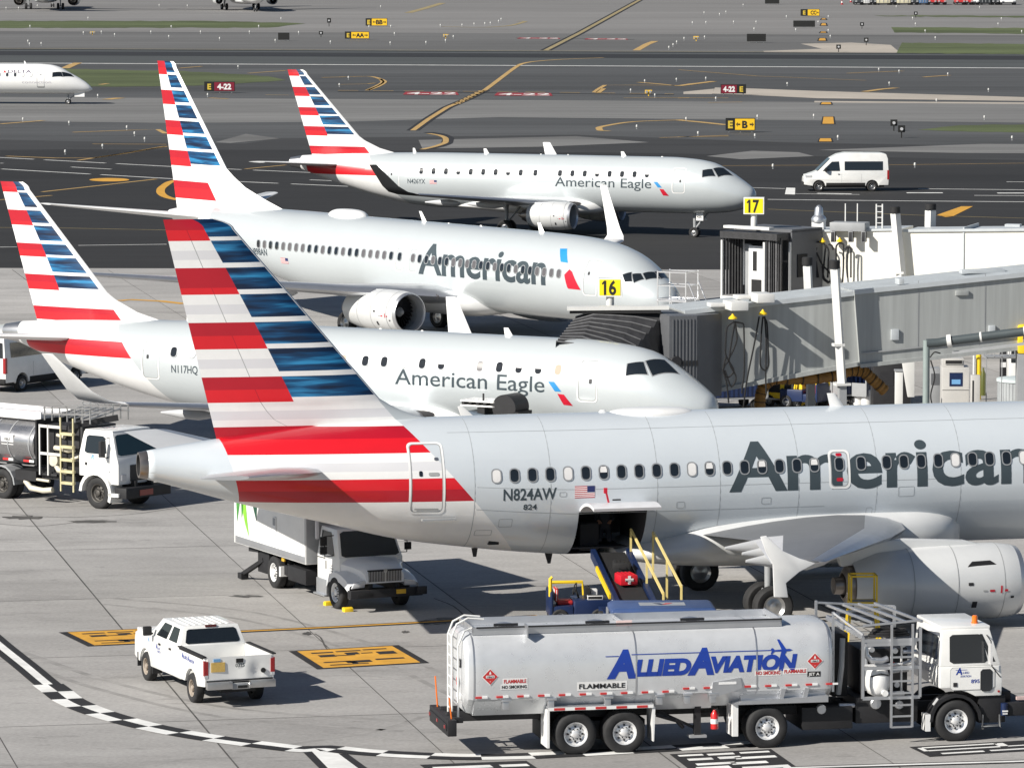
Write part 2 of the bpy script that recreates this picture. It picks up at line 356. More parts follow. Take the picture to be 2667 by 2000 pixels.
# ---- painted markings
WP = M('white_marking_paint', (.72, .72, .70), .8, 0, .18, .9); YP = M('yellow_marking_paint', (.46, .30, .11), .8, 0, .2, 1.2); OP = M('orange_marking_paint', (.60, .31, .035), .8, 0, .16, 1.5)
KP = M('black_marking_paint', (.012, .012, .014), .85, 0, .2, 2); RP = M('red_marking_paint', (.28, .02, .03), .8, 0, .25, 1.2); FYP = M('faded_yellow_paint', (.30, .24, .12), .85, 0, .3, .7)
def line(name, mat, pts, w, lev=9, dash=None, pxs=True, sm=0):
    q = [px(u, v) if pxs else Vector((u, v, 0)) for u, v in pts]
    if sm:
        xs = list(range(len(q))); fx, fy = pchip(xs, [a.x for a in q]), pchip(xs, [a.y for a in q])
        q = [Vector((fx(i / sm), fy(i / sm), 0)) for i in range((len(q) - 1) * sm + 1)]
    mb = MB(); z = .004 * lev
    if not dash:
        L, Rr = [], []
        for i, a in enumerate(q):
            t = q[min(i + 1, len(q) - 1)] - q[max(i - 1, 0)]; t.normalize(); n = Vector((-t.y, t.x, 0)) * w / 2; L.append((a.x + n.x, a.y + n.y, z)); Rr.append((a.x - n.x, a.y - n.y, z))
        for i in range(len(q) - 1): mb.quad(L[i], L[i + 1], Rr[i + 1], Rr[i])
    else:
        on, off = dash
        for a, b in zip(q[:-1], q[1:]):
            ln = (b - a).length; t = (b - a) / ln; s = 0
            while s < ln:
                e = min(s + on, ln); strip(mb, (a + t * s).to_2d(), (a + t * e).to_2d(), w, z); s += on + off
    return struct(mb.build(name, mat))
band('runway_edge_line', WP, 604.2, 605.6, 4); band('runway_edge_line', FYP, 660.5, 661.3, 4)
Z1 = lambda p: [(a / 2.458, b / 2.458) for a, b in p]
Z2 = lambda p: [(880 + a / 2.458, b / 2.458) for a, b in p]
Z3 = lambda p: [(1767 + a / 2.458, b / 2.458) for a, b in p]
line('taxi_line', KP, Z2([(2300, -200), (1935, 0), (1545, 215), (1330, 325)]), 1.5, 5); line('taxi_line', FYP, Z2([(2300, -200), (1935, 0), (1545, 215), (1330, 325)]), .7, 6)
line('taxi_line', YP, Z2([(1700, 372), (1400, 385), (1230, 400), (1175, 412), (940, 580)]), .55, 6, sm=6); line('taxi_line', KP, Z2([(940, 580), (820, 640), (700, 690), (580, 765), (480, 838)]), 1.15, 6)
line('taxi_line', YP, Z2([(940, 580), (820, 640), (700, 690), (580, 765), (480, 838)]), .5, 7)
for dx in (-14, 14): line('taxi_line', YP, Z2([(925 + dx, 583), (760 + dx, 668)]), .28, 7, dash=(3, 1.5))
line('taxi_line', FYP, Z2([(450, 85), (560, 55), (670, 22)]), 1.4, 6); line('taxi_line', FYP, Z2([(660, 172), (900, 178), (1090, 168), (1170, 150), (1200, 140), (1150, 138)]), .8, 6, sm=4)
line('taxi_line', YP, Z2([(0, 497), (190, 492), (270, 508), (300, 528), (270, 550), (195, 580)]), .5, 7, sm=4); line('taxi_line', YP, Z2([(0, 544), (190, 540), (240, 535)]), .4, 7)
line('taxi_line', YP, Z2([(270, 508), (285, 530), (250, 552), (185, 582)]), .45, 7, sm=4)
line('taxi_line', YP, Z2([(580, 858), (650, 870), (690, 890), (690, 912), (640, 935), (540, 960)]), .5, 8, sm=4); line('taxi_line', KP, Z2([(580, 850), (660, 864), (706, 890), (700, 916), (640, 942), (520, 964)]), 1.0, 7, sm=4)
line('taxi_line', YP, Z2([(1640, 595), (1665, 575), (1710, 548), (1900, 548), (2212, 550)]), .5, 7); line('taxi_line', YP, Z2([(1665, 596), (1700, 570)]), .6, 7)
line('taxi_line', YP, Z2([(1910, 325), (1980, 285), (2030, 266)]), 1.0, 5); line('taxi_line', YP, Z2([(1925, 530), (2050, 540), (2170, 552), (2260, 540), (2390, 527)]), .7, 7)
line('taxi_line', YP, Z2([(2212, 770), (1900, 782), (1760, 800), (1670, 822), (1680, 838), (1740, 842)]), .6, 7, sm=4); line('taxi_line', YP, Z2([(2060, 885), (2212, 880), (2500, 870)]), .35, 8)
line('hold_line', YP, Z2([(0, 582), (420, 585), (800, 588), (1200, 592), (2150, 604)]), .5, 7, dash=(2.2, 1.6)); line('hold_line', KP, Z2([(0, 588), (420, 591), (800, 594), (1200, 598), (2150, 610)]), .9, 6)
line('hold_line', YP, Z2([(1830, 630), (2212, 628), (2500, 630)]), .45, 7)
line('hold_line', KP, Z2([(1140, 246), (1420, 248), (1600, 250), (1900, 256)]), .7, 5)
for a, b, v in ((415, 775, 600), (1000, 1375, 606), (1145, 1425, 247), (1575, 1860, 252)):
    far = v < 400; h = 9 if not far else 3.5; mb = MB(); z = .004 * 8
    A, B, Cc, Dd = [px(880 + x / 2.458, y / 2.458) for x, y in ((a, v + h), (b, v + h + 2), (b - 12, v - h + 2), (a + 18, v - h))]
    mb.quad(*[(q.x, q.y, z) for q in (A, B, Cc, Dd)], 0)
    ex = (B - A); ey = (Dd - A); V, Fc = text2d('4-22', 1.0, .02); W = max(x for x, y in V)
    mb.add([(A + ex * (.06 + .88 * x / W) + ey * (.14 + .72 * y)).to_tuple()[:2] + (z + .004,) for x, y in V], Fc, 1)
    struct(mb.build('surface_hold_sign', [RP, WP]))
line('taxi_line', YP, Z1([(415, 440), (470, 415), (500, 405)]), 1.1, 7)
for p, w in (([(1150, 440), (1290, 428)], .5), ([(1590, 472), (1830, 455)], .5), ([(680, 640), (770, 630)], 1.2), ([(1340, 630), (1460, 636)], .6), ([(640, 545), (690, 538)], .6), ([(0, 797), (280, 775)], .6), ([(465, 850), (800, 838), (1010, 832), (1060, 858)], .5), ([(590, 925), (1065, 928)], .35),
             ([(40, 1003), (350, 1015), (600, 1015), (800, 985), (1060, 940)], .45), ([(500, 1030), (700, 1000), (1060, 942)], .35), ([(270, 1232), (650, 1190), (1000, 1150)], .35), ([(330, 1255), (-200, 1300)], .3), ([(2060, 500), (2212, 495)], .5), ([(1700, 610), (1850, 612)], .35), ([(1570, 1085), (1830, 1060)], .3)):
    line('taxi_line', YP, Z1(p), w, 8)
mb = MB(); e = [px(u / 2.458, v / 2.458) for u, v in [(700 + 128 * math.cos(t), 1155 + 11 * math.sin(t)) for t in [2 * math.pi * i / 24 for i in range(24)]]]; mb.poly([(q.x, q.y, .036) for q in e]); struct(mb.build('spot_mark', OP))
arc = [(500 / 1.2057 * 1.2057, 505)]
line('taxi_line', OP, [(462, 470), (438, 478), (422, 490), (418, 500), (425, 510), (445, 518), (465, 522)], .6, 8, sm=5); line('taxi_line', KP, [(462, 466), (432, 476), (414, 490), (411, 501), (420, 513), (442, 521), (465, 525)], 1.1, 7, sm=5)
for y0, y1, dsh in ((1012, 1070, (7, 1.2)), (1085, 1148, (10, 1.2))):
    k = (y1 - y0) / 1095
    line('service_road_line', WP, Z1([(-600, y0 - 600 * k), (1095, y1), (2300, y1 + 52)]), .34, 8, dash=dsh)
line('service_road_line', WP, Z1([(455, 1073), (712, 1087)]), .3, 8); line('service_road_line', WP, Z1([(1985, 1155), (2170, 1163)]), .3, 8); line('service_road_line', WP, Z1([(0, 1048), (20, 1049)]), .3, 8)
line('service_road_line', WP, [(204, 641), (434, 638)], .22, 9); line('service_road_line', WP, [(-600, 652), (44, 645)], .22, 9); line('taxi_line', FYP, [(-500, 590), (180, 596), (434, 601), (700, 606)], .2, 9)
line('taxi_line', OP, [(310, 785), (340, 782), (420, 786), (480, 793)], .55, 9); line('service_road_line', WP, [(340, 718), (456, 721)], .15, 9)
S4 = lambda p: [(1850 + a / 2.676, 480 + b / 2.676) for a, b in p]
line('service_road_line', WP, S4([(-300, 14), (280, 28), (520, 35)]), .3, 9); line('service_road_line', WP, S4([(590, 70), (1040, 76)]), .25, 9); line('service_road_line', WP, S4([(400, 110), (900, 116), (1400, 121), (2186, 127), (3000, 133)]), .36, 9)
line('service_road_line', WP, S4([(1450, 36), (2186, 43), (3000, 48)]), .35, 9); line('service_road_line', WP, S4([(1368, 64), (1620, 64)]), .8, 9); line('service_road_line', WP, S4([(745, 68), (985, 72)]), .55, 10)
line('service_road_line', WP, S4([(2000, 66), (2400, 66)]), .8, 9); line('service_road_line', WP, S4([(1840, 82), (2400, 86)]), .3, 9)
line('service_road_line', WP, Z3([(2100, 1168), (2400, 1170)]), .3, 9); line('taxi_line', YP, Z3([(280, 1065), (800, 1062), (1500, 1058), (2400, 1046)]), .22, 9); line('taxi_line', FYP, S4([(400, 178), (1500, 222), (2600, 252)]), .22, 9)
mb = MB(); q = [px(*p) for p in S4([(1580, 218), (1750, 158), (1830, 158), (1690, 228), (1640, 233)])]; mb.poly([(a.x, a.y, .036) for a in q]); struct(mb.build('lead_in_arrow', OP))
mb = MB(); q = [px(*p) for p in S4([(530, 28), (592, 30), (590, 76), (520, 74)])]; mb.poly([(a.x, a.y, .036) for a in q]); struct(mb.build('road_block_mark', WP))
for p, w in (([(0, 553), (100, 540), (225, 524)], .9), ([(1080, 472), (1250, 465), (1440, 458)], .5), ([(1565, 497), (1735, 485)], .6), ([(1190, 590), (1300, 574), (1395, 566)], .9), ([(0, 772), (140, 785), (310, 803)], .9), ([(0, 880), (320, 875)], .4), ([(0, 632), (70, 630)], .4), ([(190, 660), (410, 656)], .4), ([(0, 450), (500, 490), (1200, 518)], .3)):
    line('taxi_line', YP, Z3(p), w, 8)
def blockmark(u0, u1, v0, v1):
    mb = MB(); q = [px(*p) for p in ((u0 - 4, v1 + 1), (u1 + 4, v1 + 1), (u1 + 1, v0 - 1), (u0, v0 - 1))]; mb.quad(*[(a.x, a.y, .034) for a in q], 0)
    q = [px(*p) for p in ((u0, v1), (u1, v1), (u1 - 2, v0), (u0 + 3, v0))]; mb.quad(*[(a.x, a.y, .038) for a in q], 1); struct(mb.build('position_mark', [KP, OP]))
for b in ((2142, 2172, 306, 324), (2133, 2166, 362, 370), (2138, 2165, 268, 273), (2132, 2151, 101, 107), (2138, 2152, 62, 67.5), (2136, 2152, 84, 86.5), (2139, 2151, 49.5, 52)): blockmark(*b)
# stand number boxes by the pickup
def stand_box(c4, rows, cols, bars):
    mb = MB(); A, B, Cc, Dd = [gd(*p) for p in c4]; ex, ey = B - A, Dd - A
    P = lambda a, b, z: tuple(A + ex * a + ey * b + Vector((0, 0, z)))
    mb.quad(P(-.08, -.04, .036), P(1.08, -.04, .036), P(1.08, 1.04, .036), P(-.08, 1.04, .036), 0); mb.quad(P(0, 0, .04), P(1, 0, .04), P(1, 1, .04), P(0, 1, .04), 1)
    for a0_, a1, b0, b1 in bars: mb.quad(P(a0_, b0, .044), P(a1, b0, .044), P(a1, b1, .044), P(a0_, b1, .044), 0)
    return struct(mb.build('stand_marking', [KP, OP]))
bars = [(.1, .33, .80, .86), (.36, .62, .82, .87), (.65, .9, .84, .89), (.13, .3, .58, .70), (.3, .5, .60, .64), (.42, .56, .64, .76), (.58, .7, .66, .70), (.74, .93, .56, .72), (.08, .36, .26, .31), (.3, .56, .18, .30), (.62, .92, .26, .33), (.1, .5, .10, .14), (.34, .40, .14, .26)]
stand_box(((699, 1445), (908, 1433), (846, 1399), (642, 1409)), 3, 3, bars)
stand_box(((204, 1396), (420, 1386), (360, 1357), (146, 1368)), 3, 3, bars)
line('lead_in_line', KP, [gdp for gdp in [(600, 1648), (860, 1636), (1121, 1622), (1400, 1606)]], .42, 9); line('lead_in_line', OP, [(600, 1648), (860, 1636), (1121, 1622), (1400, 1606)], .17, 10)
# zipper boundary of the service road
cp = [px(u / 2.765, 1550 + v / 2.765) for u, v in [(-260, 150), (-100, 285), (0, 370), (200, 530), (345, 650), (400, 690), (500, 765), (640, 828), (870, 902), (1080, 955), (1320, 1003), (1580, 1045), (1950, 1092), (2212, 1118)]] + [px(700 + u / 2.765, 1550 + v / 2.765) for u, v in [(360, 1108), (700, 1138), (1070, 1160), (1465, 1172), (1820, 1166), (2120, 1152), (2700, 1120), (3600, 1070)]]
xs = [0.0]
for a, b in zip(cp[:-1], cp[1:]): xs.append(xs[-1] + (b - a).length)
fx, fy = pchip(xs, [a.x for a in cp]), pchip(xs, [a.y for a in cp])
def off(s, o, z):
    a = Vector((fx(s), fy(s))); t = Vector((fx(s + .05) - fx(s - .05), fy(s + .05) - fy(s - .05))).normalized(); return (a.x - t.y * o, a.y + t.x * o, z)
s0 = xs[4]; mb = MB(); s = 0
while s < s0:
    e = min(s + .6, s0); mb.quad(off(s, -.36, .036), off(e, -.36, .036), off(e, .36, .036), off(s, .36, .036), 0); mb.quad(off(s, -.13, .04), off(e, -.13, .04), off(e, .13, .04), off(s, .13, .04), 1); s = e
k = 0; s = s0
while s < xs[-1] - .1:
    e = min(s + 1.25, xs[-1] - .06); n = 4
    for i in range(n):
        p, q = s + (e - s) * i / n, s + (e - s) * (i + 1) / n
        for r, (o0, o1) in enumerate(((0, .42), (-.42, 0))): mb.quad(off(p, o0, .038), off(q, o0, .038), off(q, o1, .038), off(p, o1, .038), (k + r) % 2)
    k += 1; s = e
struct(mb.build('zipper_road_line', [KP, WP]))
U = lambda p: [px(700 + a / 2.765, 1550 + b / 2.765) for a, b in p]
def pp(name, pts, mat, z):
    mb = MB(); mb.poly([(a.x, a.y, z) for a in pts]); return struct(mb.build(name, mat))
pp('road_arrow', U([(230, 1120), (300, 1122), (470, 1290), (400, 1290)]), KP, .036); pp('road_arrow', U([(300, 1122), (500, 1148), (720, 1310), (480, 1310)]), WP, .04); pp('road_arrow', U([(500, 1148), (570, 1150), (790, 1310), (700, 1310)]), KP, .036)
def black_block(q, bars, z=.036):
    mb = MB(); A, B, Cc, Dd = q; ex, ey = B - A, Dd - A
    P = lambda a, b, zz: tuple(A + ex * a + ey * b + Vector((0, 0, zz)))
    mb.quad(P(0, 0, z), P(1, 0, z), P(1, 1, z), P(0, 1, z), 0)
    for a0_, a1, b0, b1 in bars: mb.quad(P(a0_, b0, z + .004), P(a1, b0, z + .004), P(a1, b1, z + .004), P(a0_, b1, z + .004), 1)
    struct(mb.build('stand_marking', [KP, WP]))
V = lambda p: [px(1100 + a / 2.765, 1550 + b / 2.765) for a, b in p]
black_block(V([(120, 1330), (900, 1300), (760, 1185), (-20, 1228)]), [(.08, .3, .1, .8), (.3, .62, .62, .8), (.3, .62, .1, .24), (.7, .96, .62, .78), (.7, .96, .1, .3)])
black_block(V([(2010, 1330), (2760, 1290), (2560, 1110), (1780, 1152)]), [(.06, .3, .88, .94), (.34, .6, .86, .93), (.66, .95, .87, .93), (.1, .34, .7, .78), (.4, .62, .7, .79), (.12, .5, .5, .58), (.55, .95, .66, .74), (.08, .4, .3, .44), (.45, .8, .46, .55), (.5, .95, .26, .36), (.06, .5, .06, .16)])
Wz = lambda p: [px(1867 + a / 2.765, 1500 + b / 2.765) for a, b in p]
black_block(Wz([(1530, 1308), (2700, 1240), (2460, 1180), (1385, 1238)]), [(.06, .52, .78, .88), (.03, .06, .5, .84), (.06, .5, .48, .58), (.55, .9, .5, .58), (.1, .36, .14, .26), (.4, .72, .16, .27), (.5, .56, .56, .86), (.75, 1, .8, .9)])
line('service_road_line', KP, [(2040, 2003), (2667, 1985), (3300, 1967)], .42, 9); line('service_road_line', WP, [(2040, 2003), (2667, 1985), (3300, 1967)], .18, 10)
# cracks and tyre marks on the slabs
for k, pts in enumerate(([(0, 1337), (160, 1349), (330, 1342), (456, 1325)], [(-60, 1361), (90, 1372), (200, 1362)], [(1130, 1560), (1180, 1580), (1215, 1610)], [(820, 1652), (835, 1662), (850, 1690), (868, 1700)], [(1500, 1925), (1560, 1905), (1625, 1893)], [(0, 1010), (60, 1002), (140, 985), (230, 960)])):
    line('slab_crack', MATS['joint_sealant'], pts, .05, 7.3, sm=3)
TM = M('tyre_scuff', (.265, .257, .247), .9, 0, .25, 1.2)
for k, (pts, w) in enumerate((([(60, 1700), (300, 1780), (640, 1850), (1060, 1880)], .22), ([(20, 1716), (270, 1800), (620, 1874), (1050, 1906)], .22), ([(300, 1560), (620, 1590), (1000, 1690), (1240, 1800)], .2), ([(270, 1575), (590, 1608), (960, 1712), (1190, 1820)], .2), ([(620, 1960), (1000, 1900), (1150, 1850)], .18))):
    line('tyre_mark', TM, pts, w, 6.6, sm=8)
# oil stains
ST_ = M('oil_stain', (.075, .072, .068), .7, 0, .4, 3)
for u, v, a, b in ((1130, 1622, 46, 6), (1190, 1614, 60, 4), (1055, 1648, 10, 3), (640, 1555, 40, 3), (232, 1360, 60, 3.5), (60, 1350, 50, 4), (800, 1652, 12, 4)):
    pts = []
    for i in range(22):
        t = 2 * math.pi * i / 22; r = 1 + rnd.uniform(-.35, .35); pts.append(px(u + a * r * math.cos(t), v + b * r * math.sin(t)))
    pp('oil_stain', pts, ST_, .032)
# ---------------------------------------------------------------- airliners
RED = M('red_livery', (.63, .011, .020), .33, 0, .05, .8, coat=.3)
RED2 = M('deep_red_livery', (.42, .007, .020), .33, 0, .05, .8, coat=.3)
PALE = M('pale_grey_livery', (.66, .66, .68), .35, 0, .02, 1, coat=.3)
SLATE = M('slate_lettering', (.05, .068, .08), .6, 0, .05, spec=.2)
SKYBLUE = M('sky_blue_emblem', (.02, .24, .55), .4, 0, .1)
WRED = M('emblem_red', (.5, .01, .03), .4, 0, .15, 3)
SEAM = M('panel_seam', (.33, .34, .34), .5)
BLUE = M('blue_livery', (.004, .045, .16), .3, 0, 0, coat=.3)
def _blue():
    nt = BLUE.node_tree; p = nt.nodes['Principled BSDF']; N = nt.nodes.new
    tc = N('ShaderNodeTexCoord'); mp = N('ShaderNodeMapping'); no = N('ShaderNodeTexNoise'); rp = N('ShaderNodeValToRGB')
    mp.inputs['Scale'].default_value = (.4, .01, 5.0); no.inputs['Scale'].default_value = 1.0; no.inputs['Detail'].default_value = 3
    rp.color_ramp.elements[0].position = .40; rp.color_ramp.elements[0].color = (.002, .012, .042, 1)
    rp.color_ramp.elements[1].position = .68; rp.color_ramp.elements[1].color = (.03, .25, .50, 1)
    e = rp.color_ramp.elements.new(.53); e.color = (.004, .055, .15, 1)
    nt.links.new(tc.outputs['Object'], mp.inputs[0]); nt.links.new(mp.outputs[0], no.inputs[0]); nt.links.new(no.outputs[0], rp.inputs[0])
    nt.links.new(rp.outputs[0], p.inputs['Base Color'])
_blue()
SHADE = M('window_shade', (.72, .71, .70), .5, 0, .05)
GREYGL = M('grey_window_glass', (.11, .105, .11), .2, 0, 0)
CABINBEIGE = M('cabin_beige', (.42, .32, .24), .6, 0, .05)
WFRAME = M('window_frame', (.30, .31, .32), .4, .2)
NAC = M('nacelle_paint', (.62, .63, .63), .34, .1, .05, .9, coat=.3)
HOT = M('exhaust_metal', (.32, .29, .27), .35, .85, .15, 3)
WINGM = M('wing_grey', (.50, .51, .52), .4, .1, .06, .7)
LINER = M('hold_liner', (.045, .045, .05), .8)
WDARK = M('dark_wing_grey', (.15, .155, .165), .45, .05, .08, .8)
FLAGR, FLAGB = M('flag_red', (.45, .02, .04), .5), M('flag_blue', (.02, .03, .12), .5)

class Fus:
    def __init__(s, st):
        l = [q[0] for q in st]; s.zb = pchip(l, [q[1] for q in st]); s.zt = pchip(l, [q[2] for q in st]); s.w = pchip(l, [q[3] for q in st]); s.L = l[-1]; s.ls = l
    def pt(s, l, th, side=1, off=0.0):
        zb, zt = s.zb(l), s.zt(l)
        return Vector((-l, -side * (s.w(l) + off) * math.cos(th), (zb + zt) / 2 + ((zt - zb) / 2 + off) * math.sin(th)))
    def th(s, l, z):
        zb, zt = s.zb(l), s.zt(l); return math.asin(max(-1, min(1, (z - (zb + zt) / 2) / ((zt - zb) / 2))))
    def wrap(s, mb, shape, l0, z0, off=.006, dx=.5, dy=.1, side=1, m=None):
        """shape: forward, up along the skin; its origin sits at l0, z0"""
        V, F = slice2d(shape[0], shape[1], dx, dy); out = []
        for a, b in V:
            l = l0 - a * side; r = (s.w(l) + (s.zt(l) - s.zb(l)) / 2) / 2
            out.append(s.pt(l, s.th(l, z0) + b / max(r, .2), side, off))
        mb.add(out, F, m)
    def quadpatch(s, mb, c4, off=.008, n=5, side=1, m=None):
        """bilinear patch between four (l, angle) corners"""
        vs, fs = [], []
        for i in range(n + 1):
            for j in range(n + 1):
                u, v = i / n, j / n
                l = (1 - u) * (1 - v) * c4[0][0] + u * (1 - v) * c4[1][0] + u * v * c4[2][0] + (1 - u) * v * c4[3][0]
                t = (1 - u) * (1 - v) * c4[0][1] + u * (1 - v) * c4[1][1] + u * v * c4[2][1] + (1 - u) * v * c4[3][1]
                vs.append(s.pt(l, t, side, off))
        for i in range(n):
            for j in range(n): fs.append((i * (n + 1) + j, (i + 1) * (n + 1) + j, (i + 1) * (n + 1) + j + 1, i * (n + 1) + j + 1))
        mb.add(vs, fs, m)

def naca(x, t): return 5 * t * (.2969 * math.sqrt(max(x, 0)) - .126 * x - .3516 * x * x + .2843 * x ** 3 - .1015 * x ** 4)
def airfoil_surface(mb, secs, side, n=10, T=.12, le_m=None, m=0, camber=.015, te_m=None):
    """secs: (LE l, w, z, chord, thickness factor, cant in degrees) - lofted from root to tip"""
    xs = [(1 - math.cos(math.pi * i / n)) / 2 for i in range(n + 1)]; rings = []
    for le, w, z, c, tf, ca in secs:
        r = []; ca = R(ca)
        for k, sg in ((range(n, -1, -1), 1), (range(1, n), -1)):
            for i in k:
                x = xs[i]; t = c * (sg * naca(x, T * tf) + camber * 4 * x * (1 - x) * .7)
                r.append(Vector((-(le + x * c), -side * (w - t * math.sin(ca)), z + t * math.cos(ca))))
        rings.append(r)
    b = len(mb.f); mb.loft(rings, m)
    if le_m is not None:
        nn = 2 * n
        for i in range((len(secs) - 1) * nn):
            j = i % nn
            if n - 3 <= j <= n + 2: mb.mi[b + i] = le_m
            elif te_m is not None and (j < 3 or j >= nn - 3) and i // nn >= 2: mb.mi[b + i] = te_m

def fin(P, root, F):
    zt, TEt, LEt, zb, TEb, LEb, dors = P['fin']; zz = P['fz']; m_edge = P.get('fin_margin', .2); sp0, sp1 = P['split']
    mats = [WHITE, RED, RED2, PALE, BLUE, STEEL if P.get('metal_le') else WHITE, SEAM, SILVER]
    W, RB, RD, PG, BL, LEM, SM, SV = range(8)
    TE = lambda z: TEt + (TEb - TEt) * (zt - z) / (zt - zb)
    zl = zt - .28
    def LE(z):
        base = LEt + (LEb - LEt) * (zl - min(z, zl)) / (zl - zz[7])
        if z > zl: base += P.get('tipround', .55) * ((z - zl) / (zt - zl)) ** 2
        if z < zz[7]:
            for (a, za), (b, zb2) in zip(dors[:-1], dors[1:]):
                if zb2 <= z <= za: return a + (b - a) * ((za - z) / (za - zb2))
            if z < dors[-1][1]: return dors[-1][0]
        return base
    cuts = []   # (z0, z1, left, blue)
    for k in range(7):
        a, b = zz[k], zz[k + 1]; h = a - b; red = k % 2 == 0; gap = a - h * .82
        sub = [(0, .5, RD), (.5, 1, RB)] if red else [(0, .36, W), (.36, .7, PG), (.7, 1, W)]
        if red and k == 2: sub = [(0, .4, RD), (.4, .75, RD), (.75, 1, RB)]
        for s0, s1, mt in sub:
            p, q = a - h * s0, a - h * s1
            if p > gap > q: cuts += [(p, gap, mt, BL), (gap, q, mt, W)]
            else: cuts.append((p, q, mt, BL if p <= a and q >= gap - 1e-6 else W))
    a, b = zz[7], zz[8]
    cuts += [(a, a - (a - b) * .36, W, W), (a - (a - b) * .36, a - (a - b) * .72, PG, PG), (a - (a - b) * .72, b, W, W)]
    rb = P['red_base']; cuts += [(b, b - (b - rb) * .4, RD, RD), (b - (b - rb) * .4, rb, RB, RB), (rb, zb, W, W)]
    # finer rows at the rounded tip and along the dorsal fillet
    fine = []
    for c in cuts:
        n = 4 if c[0] > zl else (3 if c[0] <= zz[7] + 1e-6 else 1)
        for i in range(n): fine.append((c[0] + (c[1] - c[0]) * i / n, c[0] + (c[1] - c[0]) * (i + 1) / n, c[2], c[3]))
    levels = [fine[0][0]] + [c[1] for c in fine]
    def cols(z):
        t, l = TE(z), LE(z); t = max(t, l + .15); k = (zt - z) / (zt - zz[7]); k = min(1, k)
        s = t - (t - l) * (sp0 + (sp1 - sp0) * k); hg = t - (t - l) * .30
        e = l + min(m_edge, (t - l) * .25); s = max(s, e + .05)
        if z < zz[7] and P['front'][0] < 90: e = min(max(l + .03, P['front'][0] + (z - P['front'][1]) * P['front'][2]), t - .3)
        s = max(s, e + .05)
        if not P.get('hinge'): hg = t - (t - s) * .45
        c = [t, t - (t - hg) * .5, hg + .012, hg - .012, hg - (hg - s) * .4, s]
        c += [s - (s - e) * f for f in (.33, .66, 1)]
        c += [e - (e - l) * f for f in (.5, .85, 1)]
        return c
    mb = MB(); N = 12; vs = []
    for z in levels:
        c = cols(z); ch = c[0] - c[-1]; le = c[-1]
        th = P.get('fin_t', .1) * min(1, 4.5 / max(ch, .1)) if z < zz[7] else P.get('fin_t', .1)
        if z > zl: th *= max(.3, 1 - .6 * (z - zl) / (zt - zl))
        for sd in (-1, 1):
            for l in c: vs.append(Vector((-l, sd * (ch * naca((l - le) / ch, th) if l > le else 0), z)))
    fs, mi = [], []
    for i, (p, q, lm, bm_) in enumerate(fine):
        for k in (0, 1):
            o0 = (i * 2 + k) * N; o1 = ((i + 1) * 2 + k) * N
            for j in range(N - 1):
                fs.append((o0 + j, o0 + j + 1, o1 + j + 1, o1 + j))
                if q < zz[7] - 1e-6:
                    mt = (lm if j < 8 else (SV if P.get('silver_dorsal') else W))
                else: mt = lm if j < 5 else bm_ if j < 8 else (W if j < 9 else LEM)
                if P.get('hinge') and j == 2: mt = SM if lm in (W, PG) else RD
                mi.append(mt)
    b = len(mb.v); mb.v += [tuple(q) for q in vs]
    for f, m_ in zip(fs, mi): mb.f.append([b + i for i in f]); mb.mi.append(m_)
    mb.f.append([b + j for j in range(N)] + [b + 2 * N - 1 - j for j in range(1, N)]); mb.mi.append(RD)
    return mb.build('tail_fin', mats, root, 35)

def fuselage(P, root, F):
    st = P['st']; mb = MB(); L0 = 0.0; ls = []
    l = .0
    while l < F.L: ls.append(l); l += .06 if l < .3 else .15 if l < 1.2 else .3 if l < 7 else 1.0 if l < F.L * .6 else .4
    ls.append(F.L); n = 56
    rings = [[F.pt(q, 2 * math.pi * j / n) for j in range(n)] for q in ls]
    rings = [[Vector((-q, -F.w(q) * math.cos(2 * math.pi * j / n), (F.zb(q) + F.zt(q)) / 2 + (F.zt(q) - F.zb(q)) / 2 * math.sin(2 * math.pi * j / n))) for j in range(n)] for q in ls]
    mb.loft(rings)
    me = mb.mesh('fuselage', [P['skin'], WHITE, RED, RED2, PALE, STEEL]); bm = bmesh.new(); bm.from_mesh(me)
    def cut(co, no): bmesh.ops.bisect_plane(bm, geom=bm.verts[:] + bm.edges[:] + bm.faces[:], plane_co=co, plane_no=no, dist=1e-4)
    fr = P['front']; lv = P.get('bands')           # front edge (l, z, slope dl/dz); bands: list of (z_top, z_bottom, material)
    if lv:
        cut((-fr[0], 0, fr[1]), (1, 0, fr[2])); bk = P.get('back')
        if bk: cut((-bk[0], 0, bk[1]), (1, 0, bk[2]))
        for z in sorted({q for b in lv for q in b[:2]}):
            if z < 50: cut((0, 0, z), (0, 0, 1))
        for f in bm.faces:
            c = f.calc_center_median()
            if bk and -c.x > bk[0] + (c.z - bk[1]) * bk[2]: f.material_index = bk[3]
            elif -c.x > fr[0] + (c.z - fr[1]) * fr[2]:
                for a, b, mt in lv:
                    if a >= c.z >= b: f.material_index = mt
    if P.get('hold'):
        l1, l2, za, zb = P['hold']
        for q in (l1, l2): cut((-q, 0, 0), (1, 0, 0))
        for q in (za, zb): cut((0, 0, q), (0, 0, 1))
        kill = [f for f in bm.faces if l1 < -f.calc_center_median().x < l2 and f.calc_center_median().y < 0 and zb < f.calc_center_median().z < za]
        bmesh.ops.delete(bm, geom=kill, context='FACES')
    bm.to_mesh(me); bm.free()
    me.polygons.foreach_set('use_smooth', [True] * len(me.polygons)); me.update()
    o = bpy.data.objects.new('fuselage', me); COL.objects.link(o); o.parent = root; return o

